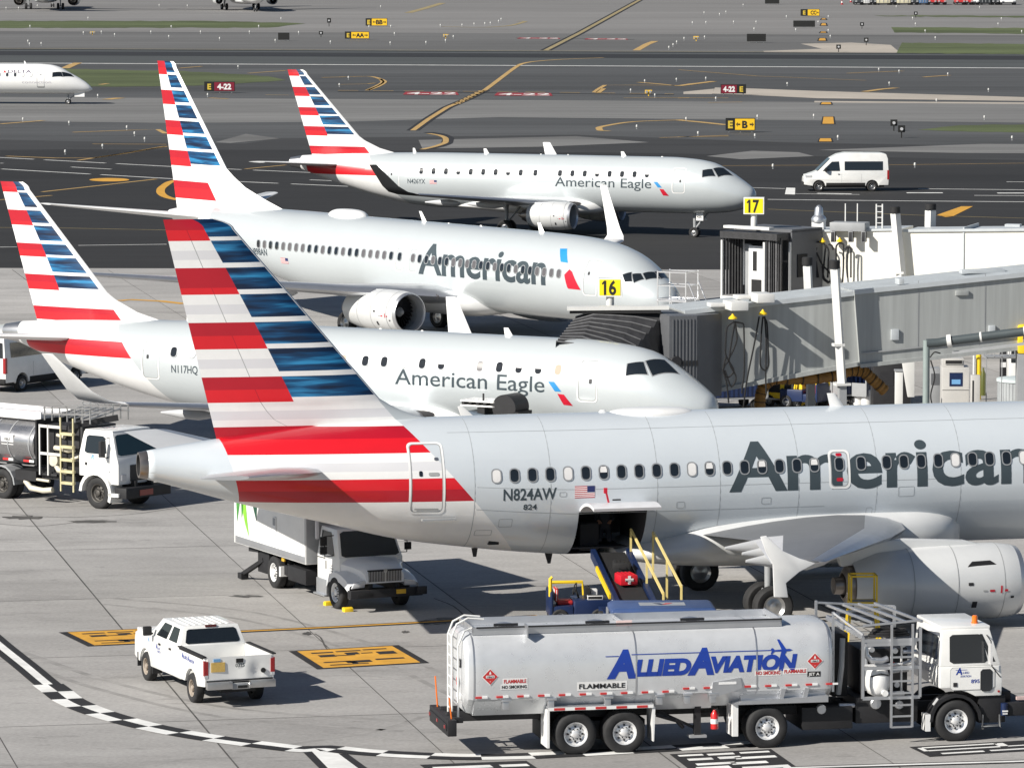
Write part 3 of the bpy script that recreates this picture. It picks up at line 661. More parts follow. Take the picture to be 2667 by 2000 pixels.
def wheel(mb, c, r, w, n=22):
    """wheel about the y axis: tyre 0, rim 1, hub 2"""
    x, y, z = c; h = w / 2
    mb.lathe([(-h * .75, r * .55), (-h, r * .7), (-h, r * .9), (-h * .7, r), (h * .7, r), (h, r * .9), (h, r * .7), (h * .75, r * .55)], c, 'Y', n, 0, cap=(0, 0))
    mb.lathe([(-h * .8, r * .56), (-h * .45, r * .42), (-h * .55, r * .2), (-h * .7, r * .12), (-h * .72, 0)], c, 'Y', n, 1, cap=(0, 0))
    mb.lathe([(h * .8, r * .56), (h * .45, r * .42), (h * .55, r * .2), (h * .7, r * .12), (h * .72, 0)], c, 'Y', n, 1, cap=(0, 0))
def landing_gear(root, l, w, top, r, tw, gap, name='landing_gear'):
    mb = MB()
    mb.tube([(-l, -w, top), (-l, -w, r * 1.1)], [.13, .10], 10, 2); mb.tube([(-l, -w - gap, r), (-l, -w + gap, r)], .08, 8, 2)
    mb.tube([(-l + 1.1, -w * .9, top), (-l, -w, r * 1.6)], .06, 8, 2); mb.tube([(-l - .15, -w, r * 1.8), (-l - .32, -w, r * 1.35), (-l - .05, -w, r)], .035, 6, 2)
    g = mb.build(name, [TYRE, WHITE, GREYM], root, 40)
    for s in (-1, 1):
        q = MB(); wheel(q, (-l, -w + s * gap, r), r, tw); q.build('wheel', [TYRE, STEEL, GREYM], g, 40)
    return g

def engine(P, root, side):
    E = P['eng']; l, w, z, r, ln = E['l'], E['w'], E['z'], E['r'], E['len']; sz = E.get('sz', 1.0)
    c = (0, -side * w, z); k = r
    prof = [(-l - .55, k * .78), (-l - .12, k * .80), (-l - .01, k * .86), (-l - .02, k * .89), (-l - .18, k * .94), (-l - .7, k * .995), (-l - 1.5, k), (-l - ln * .6, k * .97), (-l - ln * .85, k * .86), (-l - ln, k * E.get('tail', .72)), (-l - ln + .02, k * E.get('tail', .72) * .95), (-l - ln + .6, k * .55)]
    mb = MB(); mb.lathe(prof, c, 'X', 40, ms=[2, 1, 1, 1, 0, 0, 0, 0, 0, 3, 3], sz=sz)
    mb.f.pop(); mb.mi.pop(); mb.f.pop(); mb.mi.pop()
    o = mb.build('engine', [NAC, ALU, GREYM, HOT], root, 40)
    fan = MB(); fan.lathe([(-l - .5, 0), (-l - .62, k * .12), (-l - .8, k * .22)], c, 'X', 20, 1)
    for i in range(24):
        a = 2 * math.pi * i / 24; ca, sa = math.cos(a), math.sin(a)
        def q(x, rr, tw): return (-l - x, c[1] + rr * math.cos(a + tw), c[2] + rr * math.sin(a + tw) * sz)
        fan.quad(q(.78, k * .2, -.08), q(.9, k * .2, .16), q(.92, k * .78, .13), q(.8, k * .78, -.08), 0)
    fan.lathe([(-l - 1.0, k * .8), (-l - 1.0, .01)], c, 'X', 24, 2)
    fan.build('fan', [DARK, GREYM, BLACK], o, 30)
    ex = MB(); xe = -l - ln
    ex.lathe([(xe + .7, k * .58), (xe - .1, k * .52), (xe - .55 * E.get('core', 1), k * .36), (xe - .56 * E.get('core', 1), k * .33), (xe + .1, k * .3)], c, 'X', 28, 0)
    ex.lathe([(xe + .3, k * .26), (xe - .5, k * .22), (xe - 1.0 * E.get('core', 1), .01)], c, 'X', 20, 0)
    ex.lathe([(xe + .6, k * .95 * .72), (xe + .6, .01)], c, 'X', 24, 1)
    ex.build('exhaust', [HOT, BLACK], o, 40)
    sm = MB()
    for f in E.get('seams', (.14, .42, .68)):
        x = -l - ln * f; rr_ = [r_ for a_, r_ in prof[3:10]]; xa = [-a_ - l for a_, r_ in prof[3:10]]; rf = pchip(xa, rr_)(ln * f) + .004
        rg = [[Vector((x + d, c[1] + rf * math.cos(t), c[2] + rf * math.sin(t) * sz)) for t in [2 * math.pi * i / 40 for i in range(41)]] for d in (0, .02)]; sm.loft(rg, 0, caps=False, closed=False)
    def onn(f, t, o_=.005): rf = pchip([-a_ - l for a_, r_ in prof[3:10]], [r_ for a_, r_ in prof[3:10]])(ln * f) + o_; return Vector((-l - ln * f, c[1] + rf * math.cos(t), c[2] + rf * math.sin(t) * sz))
    t0 = math.pi if side > 0 else 0; sg = 1 if side > 0 else -1
    def spot(f0, f1, a0, a1, m): sm.add([onn(f0 + (f1 - f0) * i / 3, t0 + sg * (a0 + (a1 - a0) * j / 3), .007) for i in range(4) for j in range(4)], [(i * 4 + j, i * 4 + j + 1, i * 4 + j + 5, i * 4 + j + 4) for i in range(3) for j in range(3)], m)
    for q in ((.20, .23, .10, .16, 1), (.155, .165, .0, .2, 1), (.12, .14, .1, .16, 1), (.245, .27, .11, .15, 0), (.33, .36, -.1, -.02, 2), (.3, .33, .42, .62, 2), (.08, .1, .3, .36, 3)): spot(*q)
    sm.build('cowl_markings', [SEAM, WRED, DARK, BLACK], o, 40)
    if E.get('strake'):
        st_ = MB(); a, b_ = onn(.17, t0 - sg * .55, -.02), onn(.36, t0 - sg * .5, -.02); st_.add([a, b_, b_ + Vector((.15, -side * .02, .18)), a + Vector((-.25, -side * .02, .15)), a + Vector((0, .03, 0)), b_ + Vector((0, .03, 0)), b_ + Vector((.15, .03 - side * .02, .18)), a + Vector((-.25, .03 - side * .02, .15))], [(0, 1, 2, 3), (4, 7, 6, 5), (0, 3, 7, 4), (1, 5, 6, 2), (3, 2, 6, 7), (0, 4, 5, 1)]); st_.build('strake', [DARK], o)
    py = MB(); zt = E['pz']; lr = E['pl']
    poly = [(-l - .9, z + r * .93 * sz), (-l - 1.6, z + r * sz + (zt - z - r * sz) * .55), (-lr, zt), (-lr - 2.2, zt - .05), (-l - ln - .3, z + r * .5)]
    py.prism(poly, -side * w - .17, -side * w + .17, 'XZ'); py.build('pylon', [NAC], root, 30, bevel=.06)
    return o

def airliner(P):
    root = thing('airliner', P['label'], 'aircraft', (P['pos'][0], P['pos'][1], 0), P['pos'][2])
    F = Fus(P['st']); P['front'] = P.get('front', (99, 0, 0)); fz = fuselage(P, root, F)
    if 'fin' in P: fin(P, root, F)
    # wings
    for side in (1, -1):
        if 'wing' in P:
            mb = MB(); airfoil_surface(mb, P['wing'], side, 10, .12, 1, te_m=2 if P.get('darkwing') else None)
            wo = mb.build('wing', [WDARK if P.get('darkwing') else WINGM, ALU, PALE], root, 45)
            if P.get('winglet'):
                wl = MB(); airfoil_surface(wl, P['winglet'], side, 8, .09, None, 0, 0); wl.build('winglet', [WHITE], root, 45)
            for (l0, w0, z0, ln, rr) in P.get('canoes', []):
                cm = MB(); prof = [(-l0, .02), (-l0 - ln * .1, rr * .6), (-l0 - ln * .3, rr), (-l0 - ln * .6, rr * .85), (-l0 - ln, .03)]
                cm.lathe(prof, (0, -side * w0, z0), 'X', 12, 0, sz=1.35); cm.build('flap_fairing', [WINGM], root, 50)
            for q in P.get('flaps', []):
                fm = MB(); airfoil_surface(fm, q, side, 6, .12, None, 0, 0); fm.build('flap', [PALE], root, 45)
        if 'eng' in P: engine(P, root, side)
        if 'stab' in P:
            mb = MB(); airfoil_surface(mb, P['stab'], side, 8, .1, 1 if P.get('metal_le') else 2, 0, 0); mb.build('tailplane', [WINGM, ALU, WHITE], root, 45)
    # belly fairing
    if 'belly' in P:
        mb = MB(); rings = []
        bl = P['belly']; bx_ = [q[0] for q in bl]; bf = [pchip(bx_, [q[k] for q in bl]) for k in (1, 2, 3)]
        for l, w, z0, z1 in [(a, bf[0](a), bf[1](a), bf[2](a)) for a in [bx_[0] + (bx_[-1] - bx_[0]) * (i / 30) for i in range(31)]]:
            rings.append([Vector((-l, -w * math.copysign(abs(math.cos(t)) ** .8, math.cos(t)), (z0 + z1) / 2 + (z1 - z0) / 2 * math.copysign(abs(math.sin(t)) ** .8, math.sin(t)))) for t in [2 * math.pi * j / 36 for j in range(36)]])
        mb.loft(rings); mb.build('belly_fairing', [P.get('bellymat', NAC)], root, 60)
    if 'wing' in P and P.get('rootlight'):
        l_, w_, z_ = P['rootlight']
        for side in (1, -1):
            mb = MB(); mb.loft([[Vector((-l_ + .5 * math.cos(t) - .9 * k, -side * (w_ + .03 * k), z_ + .13 * math.sin(t) * (1 - .5 * k))) for t in [2 * math.pi * i / 12 for i in range(12)]] for k in (0, .3)], 0); mb.build('landing_light', [DARK], root, 40)
    for l, w, top, r, tw, gap in P.get('gear', []): landing_gear(root, l, w, top, r, tw, gap)
    # windows
    W, H = P.get('wsize', (.24, .36))
    for i, (l, z, kind) in enumerate(P.get('windows', [])):
        mb = MB(); o, n = rrect(W + .07, H + .07, (W + .07) * .42, 4), rrect(W, H, W * .42, 4)
        F.wrap(mb, ring2d(o, n), l, z, .016, 0, .1, m=0)
        F.wrap(mb, tris2d(n), l, z, .013, 0, .1, m=1 if kind in 'dh' else 2 if kind == 'w' else 4 if kind == 'g' else 3)
        if kind == 'h': F.wrap(mb, tris2d([(-W * .42, 0), (W * .42, 0), (W * .42, H * .25), (W * .3, H * .46), (-W * .3, H * .46), (-W * .42, H * .25)]), l, z, .016, 0, .1, m=2)
        mb.build('window', [WFRAME, GLASS, SHADE, CABINBEIGE, GREYGL], root, 40)
    for q in P.get('doors', []):
        l, z, w, h, fr, col = q[:6]; mb = MB()   # centre, size, outline width
        o, n, n2 = rrect(w, h, .16, 5), rrect(w - 2 * fr, h - 2 * fr, .13, 5), rrect(w - 2 * fr - .05, h - 2 * fr - .05, .12, 5)
        F.wrap(mb, ring2d(o, n), l, z, .008, 0, .1, m=0); F.wrap(mb, ring2d(n, n2), l, z, .006, 0, .1, m=1)
        if len(q) > 6:
            for (dx, dy, ww, hh, mt) in q[6]: F.wrap(mb, tris2d(rrect(ww, hh, min(ww, hh) * .35, 3, dx, dy)), l, z, .010, 0, .1, m=mt)
        mb.build('door', [col, SEAM, GLASS, STEEL, WRED, DARK], root, 40)
    # writing on the skin
    for (s, l, z, h, wd, bold, mt) in P.get('text', []):
        mb = MB(); F.wrap(mb, text2d(s, h, bold, wd), l, z, .005, .5, .12); mb.build('lettering', [mt], root, 40)
    for (l, z, w, h) in P.get('flag', []):
        mb = MB(); n = 13
        for i in range(n):
            a = w * .42 if i >= 6 else 0
            F.wrap(mb, tris2d([(0, h * i / n), (w, h * i / n), (w, h * (i + 1) / n), (0, h * (i + 1) / n)]), l, z, .005, .3, 0, m=0 if i % 2 == 0 else 1)
        F.wrap(mb, tris2d([(w * .62, h * 6 / n), (w, h * 6 / n), (w, h), (w * .62, h)]), l, z, .008, .3, 0, m=2)
        mb.build('flag', [FLAGR, WHITE, FLAGB], root, 40)
    if 'emblem' in P:
        mb = MB()
        for pts, mt in P['emblem']: F.quadpatch(mb, [(l, F.th(l, z)) for l, z in pts], .007, 6, 1, mt)
        mb.build('emblem', [SKYBLUE, WRED, PALE], root, 40)
    if 'cockpit' in P:
        for c4 in P['cockpit']:
            for side in (1, -1):
                c = (sum(a for a, b in c4) / 4, sum(b for a, b in c4) / 4)
                mb = MB(); F.quadpatch(mb, [(c[0] + (a - c[0]) * 1.1, c[1] + (b - c[1]) * 1.1) for a, b in c4], .008, 4, side, 0); F.quadpatch(mb, c4, .014, 4, side, 1)
                mb.build('cockpit_window', [WFRAME, GLASS], root, 40)
    for (l, h, ch, sw) in P.get('antennas', []):
        mb = MB(); z = F.zt(l) - .03
        airfoil_surface(mb, [(l, 0, z, ch, 1, 90), (l + sw, 0.001, z + h, ch * .55, 1, 90)], 1, 6, .14, None, 0, 0)
        mb2 = MB(); rings = []
        for le, zz, c in ((l, z, ch), (l + sw, z + h, ch * .55)):
            xs = [0, .15, .4, .7, 1]; r = [Vector((-(le + x * c), c * naca(x, .16), zz)) for x in xs] + [Vector((-(le + x * c), -c * naca(x, .16), zz)) for x in xs[-2:0:-1]]; rings.append(r)
        mb2.loft(rings); mb2.build('antenna', [WHITE], root, 50)
    for (l0, l1, w, h) in P.get('radome', []):
        mb = MB(); rings = []; N = 16; zc = F.zt((l0 + l1) / 2)
        mid = (l0 + l1) / 2; hl = (l1 - l0) / 2
        for i in range(9):
            e = math.cos(math.pi / 2 * i / 8); zz = zc - .12 + h * math.sin(math.pi / 2 * i / 8)
            e = max(e, .01) ** .6
            rings.append([Vector((-mid - hl * e * math.cos(t), w * e * math.sin(t), zz - (.0 if i else .25))) for t in [2 * math.pi * j / 24 for j in range(24)]])
        mb.loft(rings); mb.build('antenna_dome', [WHITE], root, 60)
    return root, F
def wk(i, seq): return seq[i % len(seq)]
# --- the near airliner, tail towards the left edge, hold open
wl = [23.72 - .533 * k for k in range(19)] + [13.36, 12.69, 11.90] + [11.90 - .533 * k for k in range(1, 11)]
seqA = [1, 0, 0, 0, 1, 0, 2, 0, 0, 0, 0, 1, 2, 0, 0, 2, 0, 0, 2, 0, 0, 0, 0, 0, 0, 1, 0, 0, 0, 1, 2, 0]
A_ = dict(label='foreground airliner with its cargo hold open and a belt loader at its side', pos=(22.1, 150.6, .245), st=ST['A319'], skin=SILVER_NEAR,
 fin=(11.73, 33.07, 31.02, 5.35, 31.55, 26.74, [(26.74, 6.43), (26.25, 6.15), (25.7, 5.92), (24.6, 5.72)]),
 fz=[11.73, 11.11, 10.33, 9.56, 8.75, 7.98, 7.17, 6.43, 5.72], red_base=5.0, split=(.56, .49), fin_margin=.07, metal_le=True, hinge=True, silver_dorsal=True, fin_t=.1,
 back=(31.5, 5.4, .28, 0), front=(24.42, 3.66, .87), bands=[(99, 5.7, 1), (5.7, 5.4, 3), (5.4, 5.0, 2), (5.0, 4.75, 1), (4.75, 4.5, 4), (4.5, 4.28, 1), (4.28, 3.95, 2), (3.95, 3.6, 3), (3.6, -9, 1)],
 darkwing=True, hold=(19.2, 21.25, 3.17, 1.76),
 wing=[(10.9, 1.2, 2.3, 6.6, 1.1, 0), (11.3, 1.98, 2.4, 6.2, 1.1, 0), (13.2, 6.4, 2.78, 4.1, 1, 0), (18.55, 16.95, 3.62, 1.5, .9, 0), (18.75, 17.05, 3.63, 1.3, .4, 0)],
 eng=dict(l=9.25, w=5.75, z=1.33, r=1.1, len=5.0, tail=.62, pz=2.62, pl=12.6, core=.4, strake=True),
 stab=[(28.0, .4, 4.42, 3.8, 1, 0), (28.6, 1.2, 4.48, 3.5, 1, 0), (31.8, 6.2, 4.98, 1.4, .9, 0)],
 belly=[(9.1, .3, 2.1, 2.3), (9.3, 1.2, 1.6, 2.75), (9.9, 1.85, 1.42, 3.05), (11, 2.15, 1.3, 3.15), (14, 2.25, 1.25, 3.12), (17, 2.15, 1.3, 2.8), (18.6, 1.9, 1.42, 2.3), (19.9, 1.2, 1.6, 1.95)],
 gear=[(16.1, 3.8, 2.6, .58, .42, .47), (16.1, -3.8, 2.6, .58, .42, .47), (5.07, 0, 2.2, .38, .22, .25)],
 windows=[(l, 4.30 + (23.72 - l) * .006, ['d', 'w', 'h'][seqA[i % len(seqA)]]) for i, l in enumerate(wl)],
 doors=[(25.75, 4.3, 1.05, 2.22, .06, WHITE, [(-.18, .12, .1, .16, 2), (.2, .1, .3, .1, 1), (.3, .55, .12, .1, 3), (0, -.95, .7, .05, 1)]),
        (13.36, 4.22, .66, 1.14, .06, WHITE, [(0, .42, .18, .09, 4), (0, -.3, .2, .1, 4)])],
 text=[('American', 16.74, 3.68, 1.43, 9.4, .022, SLATE), ('N824AW', 23.52, 3.59, .33, 1.58, .018, SLATE), ('824', 22.92, 3.3, .16, .4, .02, SLATE)],
 flag=[(21.4, 3.6, .6, .34)],
 antennas=[(12.6, .42, .45, .3), (19.9, .1, .3, .05)], radome=[(17.2, 19.95, .62, .24)],
 canoes=[(15.0, 6.5, 2.62, 3.2, .25), (15.9, 9.5, 2.86, 2.7, .24), (17.0, 12.7, 3.1, 2.45, .22)])
planeA, FA = airliner(A_)
# tip fence, hold interior, raised hold door, tail pipe, drain mast
for sd in (1, -1):
    mb = MB(); mb.prism([(-19.98, 2.74), (-19.6, 2.72), (-19.66, 3.1), (-19.3, 3.38), (-18.85, 3.6), (-19.3, 3.74), (-19.75, 3.95), (-20.2, 4.36), (-20.36, 4.34), (-20.2, 3.9), (-20.02, 3.6)], -sd * 17.02 - .035, -sd * 17.02 + .035); mb.build('wingtip_fence', [WHITE], planeA, 30, bevel=.02)
mb = MB(); mb.lathe([(-33.59, .405), (-33.62, .415), (-33.84, .37), (-33.84, .31), (-33.65, .28)], (0, 0, 4.69), 'X', 28, ms=[0, 0, 0, 1]); mb.build('tail_pipe', [HOT, BLACK], planeA, 40)
mb = MB()
sec = [(-.55, 1.82), (-1.1, 2.1), (-1.5, 2.6), (-1.78, 3.16), (1.2, 3.16), (1.1, 1.9)]
mb.prism(sec, -21.29, -21.26, 'YZ', 0); mb.prism(sec, -19.19, -19.16, 'YZ', 0); mb.box(-21.26, -19.19, -.95, 1.2, 1.98, 2.02, 0); mb.box(-21.26, -19.19, -1.7, 1.2, 3.17, 3.2, 0); mb.box(-21.26, -19.19, 1.2, 1.24, 1.84, 3.18, 0)
mb.build('cargo_hold', [LINER], planeA)
mb = MB(); hin = FA.pt(20.2, -.31); rings = []
for l in (19.22, 21.23):
    for off in (0, .09):
        r = []
        for i in range(9):
            q = FA.pt(l, -.31 - i * (.8 / 8), 1, off) - Vector((-l, hin.y, hin.z)); a = R(136)
            r.append(Vector((-l, hin.y - .02 + q.y * math.cos(a) + q.z * math.sin(a), hin.z + .03 - q.y * math.sin(a) + q.z * math.cos(a))))
        rings.append(r)
V = [q for r in rings for q in r]; n = 9; f = []
for i in range(n - 1):
    for a, b in ((0, 2), (1, 3), (0, 1), (2, 3)): f.append((a * n + i, a * n + i + 1, b * n + i + 1, b * n + i))
for i in (0, n - 1): f.append((i, n + i, 3 * n + i, 2 * n + i))
mb.add(V, f); mb.build('cargo_door', [PALE], planeA, 40)
mb = MB(); mb.cbox((-20.62, -2.5, 3.86), (.1, .05, .16), 0); mb.bar((-20.6, -2.5, 3.8), (-20.5, -2.45, 3.45), .06, .05, 0); mb.bar((-20.5, -2.45, 3.45), (-20.42, -2.45, 3.38), .09, .08, 1); mb.box(-20.4, -20.16, -2.5, -2.44, 3.56, 3.6, 1); mb.build('warning_streamer', [WRED, DARK], planeA)
# skin joints and small service panels of the near fuselage
mb = MB()
for l in (24.35, 22.1, 18.9, 17.0, 14.6, 12.2, 9.6):
    rg = [[FA.pt(l + d, t, 1, .003) for t in [-1.3 + 2.7 * i / 24 for i in range(25)]] for d in (0, .018)]; mb.loft(rg, 0, caps=False, closed=False)
for t, a, b in ((.02, 9, 24.3), (-.33, 13.8, 24.3), (.95, 7, 25)):
    rg = [[FA.pt(a + (b - a) * i / 30, t + d, 1, .003) for i in range(31)] for d in (0, .007)]; mb.loft(rg, 0, caps=False, closed=False)
for l, z, w, h in ((21.75, 3.72, .22, .14), (23.4, 2.9, .4, .3), (18.2, 3.3, .25, .2), (15.6, 3.35, .3, .2), (11.3, 3.5, .5, .3), (12.4, 2.95, .2, .2), (24.0, 2.6, .5, .25)):
    FA.wrap(mb, ring2d(rrect(w, h, .04, 2), rrect(w - .03, h - .03, .03, 2)), l, z, .004, 0, .1, m=0)
mb.build('skin_joints', [M('skin_joint', (.36, .385, .40), .5)], planeA, 40)
mb = MB(); mb.prism([(-24.0, 1.98), (-23.82, 1.98), (-23.86, 1.72), (-23.95, 1.72)], -.03, .03); mb.build('drain_mast', [DARK], planeA); mb = MB(); mb.prism([(-21.8, 1.8), (-21.55, 1.8), (-21.62, 1.45), (-21.7, 1.45)], -.03, .03); mb.build('drain_mast', [DARK], planeA)
mb = MB(); mb.box(-23.75, -23.45, -1.1, -.9, 2.2, 2.34, 1); mb.build('outflow_vent', [GREYM, BLACK], planeA); mb = MB(); mb.box(-25.9, -24.9, -1.86, -1.7, 3.05, 3.1, 0); mb.build('door_sill', [GREYM, BLACK], planeA)
# --- airliner at the sixteenth gate behind it
wl = [28.52 - .524 * k for k in range(21)] + [17.4, 16.4] + [15.9 - .501 * k for k in range(21)]
B_ = dict(label='white airliner seen from its right side behind the yellow sixteen gate sign', pos=(7.36, 224.6, -.864), st=ST['B737'], skin=SILVER,
 fin=(12.48, 39.12, 37.52, 5.0, 37.5, 33.34, [(33.34, 7.22), (32.75, 6.85), (31.82, 6.36), (30.3, 5.85), (28.6, 5.36)]),
 fz=[12.48, 11.8, 11.02, 10.3, 9.5, 8.77, 8.0, 7.22, 6.47], red_base=5.58, split=(.45, .41), fin_margin=.24, fin_t=.09, tipround=.25,
 front=(34.0, 5.58, .75), bands=[(99, -9, 1)],
 wing=[(12.8, 1.2, 2.05, 7.4, 1.1, 0), (13.3, 1.88, 2.1, 6.8, 1.1, 0), (15.4, 5.6, 2.4, 4.5, 1, 0), (22.4, 16.9, 3.42, 1.5, .9, 0)],
 winglet=[(22.4, 16.9, 3.42, 1.5, 1, 0), (22.85, 17.3, 3.62, 1.25, 1, 55), (23.3, 17.45, 4.0, 1.0, 1, 76), (24.85, 17.9, 6.1, .5, 1, 78)],
 rootlight=(14.0, 2.6, 2.15), eng=dict(l=12.95, w=4.83, z=1.55, r=1.04, len=4.1, tail=.74, pz=2.55, pl=15.0, sz=.97),
 stab=[(33.9, .4, 4.75, 4.0, 1, 0), (34.4, 1.0, 4.8, 3.6, 1, 0), (38.4, 7.17, 5.5, 1.05, .9, 0)],
 belly=[(11.6, .4, 1.5, 1.9), (12.4, 1.5, 1.25, 2.4), (14, 1.95, 1.1, 2.6), (18, 2.0, 1.1, 2.55), (20.5, 1.6, 1.25, 2.2), (22, .8, 1.4, 1.8)],
 gear=[(19.6, 2.86, 2.4, .56, .4, .43), (19.6, -2.86, 2.4, .56, .4, .43), (4.0, 0, 1.9, .34, .2, .22)],
 windows=[(l, 3.80 - max(0, 18 - l) * .012, wk(i * 7 + i // 3, 'dgdgggdg')) for i, l in enumerate(wl)], wsize=(.25, .36),
 doors=[(3.86, 3.62, .86, 1.75, .045, WHITE, [(-.1, .15, .12, .16, 5)]), (17.42, 3.68, .62, 1.16, .05, WHITE), (16.42, 3.68, .62, 1.16, .05, WHITE)],
 text=[('American', 15.97, 3.1, 1.43, 9.2, .022, SLATE), ('N898AN', 29.3, 3.25, .33, 1.5, .018, SLATE)], flag=[(26.68, 2.95, .62, .28)],
 emblem=[([(6.42, 4.74), (5.98, 4.76), (5.45, 4.16), (5.93, 4.18)], 0), ([(5.22, 3.88), (5.02, 3.78), (4.4, 2.99), (5.22, 3.0)], 1), ([(5.5, 3.62), (5.22, 3.88), (5.22, 3.0), (5.28, 3.05)], 1), ([(5.4, 4.06), (4.98, 4.02), (4.98, 3.9), (5.3, 3.95)], 2)],
 cockpit=[[(2.19, .609), (1.9, .837), (1.66, .569), (1.95, .42)], [(1.82, .80), (1.57, 1.03), (1.3, .93), (1.56, .56)], [(1.52, 1.1), (1.4, 1.56), (.96, 1.54), (1.22, .97)]],
 antennas=[(17.6, .5, .34, .4), (9.0, .45, .4, .3), (13.5, .08, .2, .04), (15.9, .06, .15, .03)], radome=[(22.2, 25.0, .62, .4)],
 canoes=[(19.2, 6.6, 2.2, 3.4, .2), (20.6, 10.2, 2.5, 3.0, .18)])
planeB, FB = airliner(B_)
# --- the two regional jets
EW = [5.75 + .813 * k for k in range(11)] + [14.85 + .831 * k for k in range(10)]
def regional(label, pos, reg, w0, shades, reg_l):
    return dict(label=label, pos=pos, st=ST['E175'], skin=SILVER,
     fin=(9.88, 31.22, 29.85, 4.4, 29.5, 26.28, [(26.28, 5.76), (25.9, 5.5), (24.9, 5.05), (23.7, 4.74)]),
     fz=[9.88, 9.48, 8.8, 8.22, 7.53, 7.02, 6.34, 5.76, 5.12], red_base=4.6, split=(.56, .42), fin_margin=.2, fin_t=.1, tipround=.3,
     back=(29.7, 4.0, .0, 1), front=(24.3, 3.4, .9), bands=[(99, 4.0, 1), (4.0, 3.75, 3), (3.75, 3.4, 2), (3.4, -9, 1)],
     wing=[(10.6, .9, 1.75, 5.6, 1.1, 0), (11.0, 1.5, 1.85, 5.2, 1.1, 0), (12.9, 4.6, 2.2, 3.5, 1, 0), (16.9, 12.6, 3.02, 1.5, .9, 0)],
     winglet=[(16.9, 12.6, 3.02, 1.5, 1, 0), (17.4, 13.1, 3.18, 1.3, 1, 35), (17.9, 13.45, 3.55, 1.05, 1, 58), (19.0, 14.2, 4.85, .5, 1, 62)],
     rootlight=(11.2, 1.75, 2.0), eng=dict(l=10.25, w=4.2, z=1.38, r=.86, len=2.9, tail=.72, pz=2.2, pl=12.2, core=.8),
     stab=[(26.9, .35, 4.0, 3.2, 1, 0), (27.4, .9, 4.02, 2.9, 1, 0), (30.5, 5.0, 4.32, 1.15, .9, 0)],
     belly=[(9.4, .4, 1.6, 1.9), (10.2, 1.2, 1.3, 2.3), (11.5, 1.62, 1.2, 2.45), (15, 1.65, 1.2, 2.4), (17.5, 1.3, 1.35, 2.1), (19.5, .6, 1.5, 1.8)], bellymat=WHITE,
     gear=[(15.3, 2.6, 2.1, .48, .33, .3), (15.3, -2.6, 2.1, .48, .33, .3), (3.95, 0, 1.8, .31, .18, .17)],
     windows=[(l, 3.89 - l * .006, shades[i % len(shades)]) for i, l in enumerate(EW) if i >= w0], wsize=(.27, .36),
     doors=[(4.5, 3.56, .84, 1.56, .05, WHITE, [(.12, -.05, .12, .17, 5)]), (23.4, 3.42, .84, 1.5, .05, WHITE, [(-.12, .1, .1, .15, 5)])],
     text=[('American Eagle', 12.55, 3.02, .53, 6.3, .004, SLATE), (reg, reg_l, 2.98, .27, 1.2, .012, SLATE)], flag=[(reg_l - 1.5, 2.98, .48, .22)],
     emblem=[([(6.1, 3.42), (5.86, 3.42), (5.55, 3.08), (5.82, 3.08)], 0), ([(5.72, 3.0), (5.45, 2.98), (5.12, 2.58), (5.5, 2.6)], 1)],
     cockpit=[[(3.08, .76), (2.56, .94), (2.26, .65), (3.02, .45)], [(2.5, 1.0), (2.06, 1.45), (1.38, 1.25), (2.08, .68)]],
     antennas=[(22.4, .3, .25, .12), (17.5, .32, .35, .2), (8.4, .3, .35, .2), (14, .06, .14, .03), (12.2, .06, .14, .03), (6, .05, .2, .03)],
     canoes=[(14.4, 4.9, 2.0, 2.6, .17), (16.0, 8.4, 2.3, 2.3, .15)])
planeN, FN = airliner(regional('regional jet with its nose beside the dark accordion canopy of the nearer jet bridge', (7.36, 178.1, -.513), 'N117HQ', 0, 'bhhdgwhdwdd', 22.4))
planeF, FF = airliner(regional('regional jet rolling past in the middle distance with its nose wheel on the dark asphalt', (14.85, 303.2, -.38), 'N426YX', 1, 'dhdddhdddwd', 22.4))
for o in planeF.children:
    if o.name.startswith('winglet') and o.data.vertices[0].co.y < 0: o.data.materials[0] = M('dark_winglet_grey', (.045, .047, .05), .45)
for pl in (planeN, planeF):
    mb = MB(); mb.lathe([(-30.0, .44), (-30.3, .42), (-31.0, .3), (-31.0, .24), (-30.6, .2)], (0, 0, 4.06), 'X', 24, ms=[0, 0, 0, 1]); mb.build('tail_pipe', [STEEL, BLACK], pl, 40)
mb = MB(); mb.box(-3.75, -3.3, -.32, -.29, 1.05, 1.5, 0); mb.box(-3.75, -3.3, .29, .32, 1.05, 1.5, 0); flat(mb, text2d('426', .16, .01, .3), (-3.7, -.325, 1.2), (1, 0, 0), (0, 0, 1), 1); mb.build('gear_door', [WHITE, DARK], planeF)
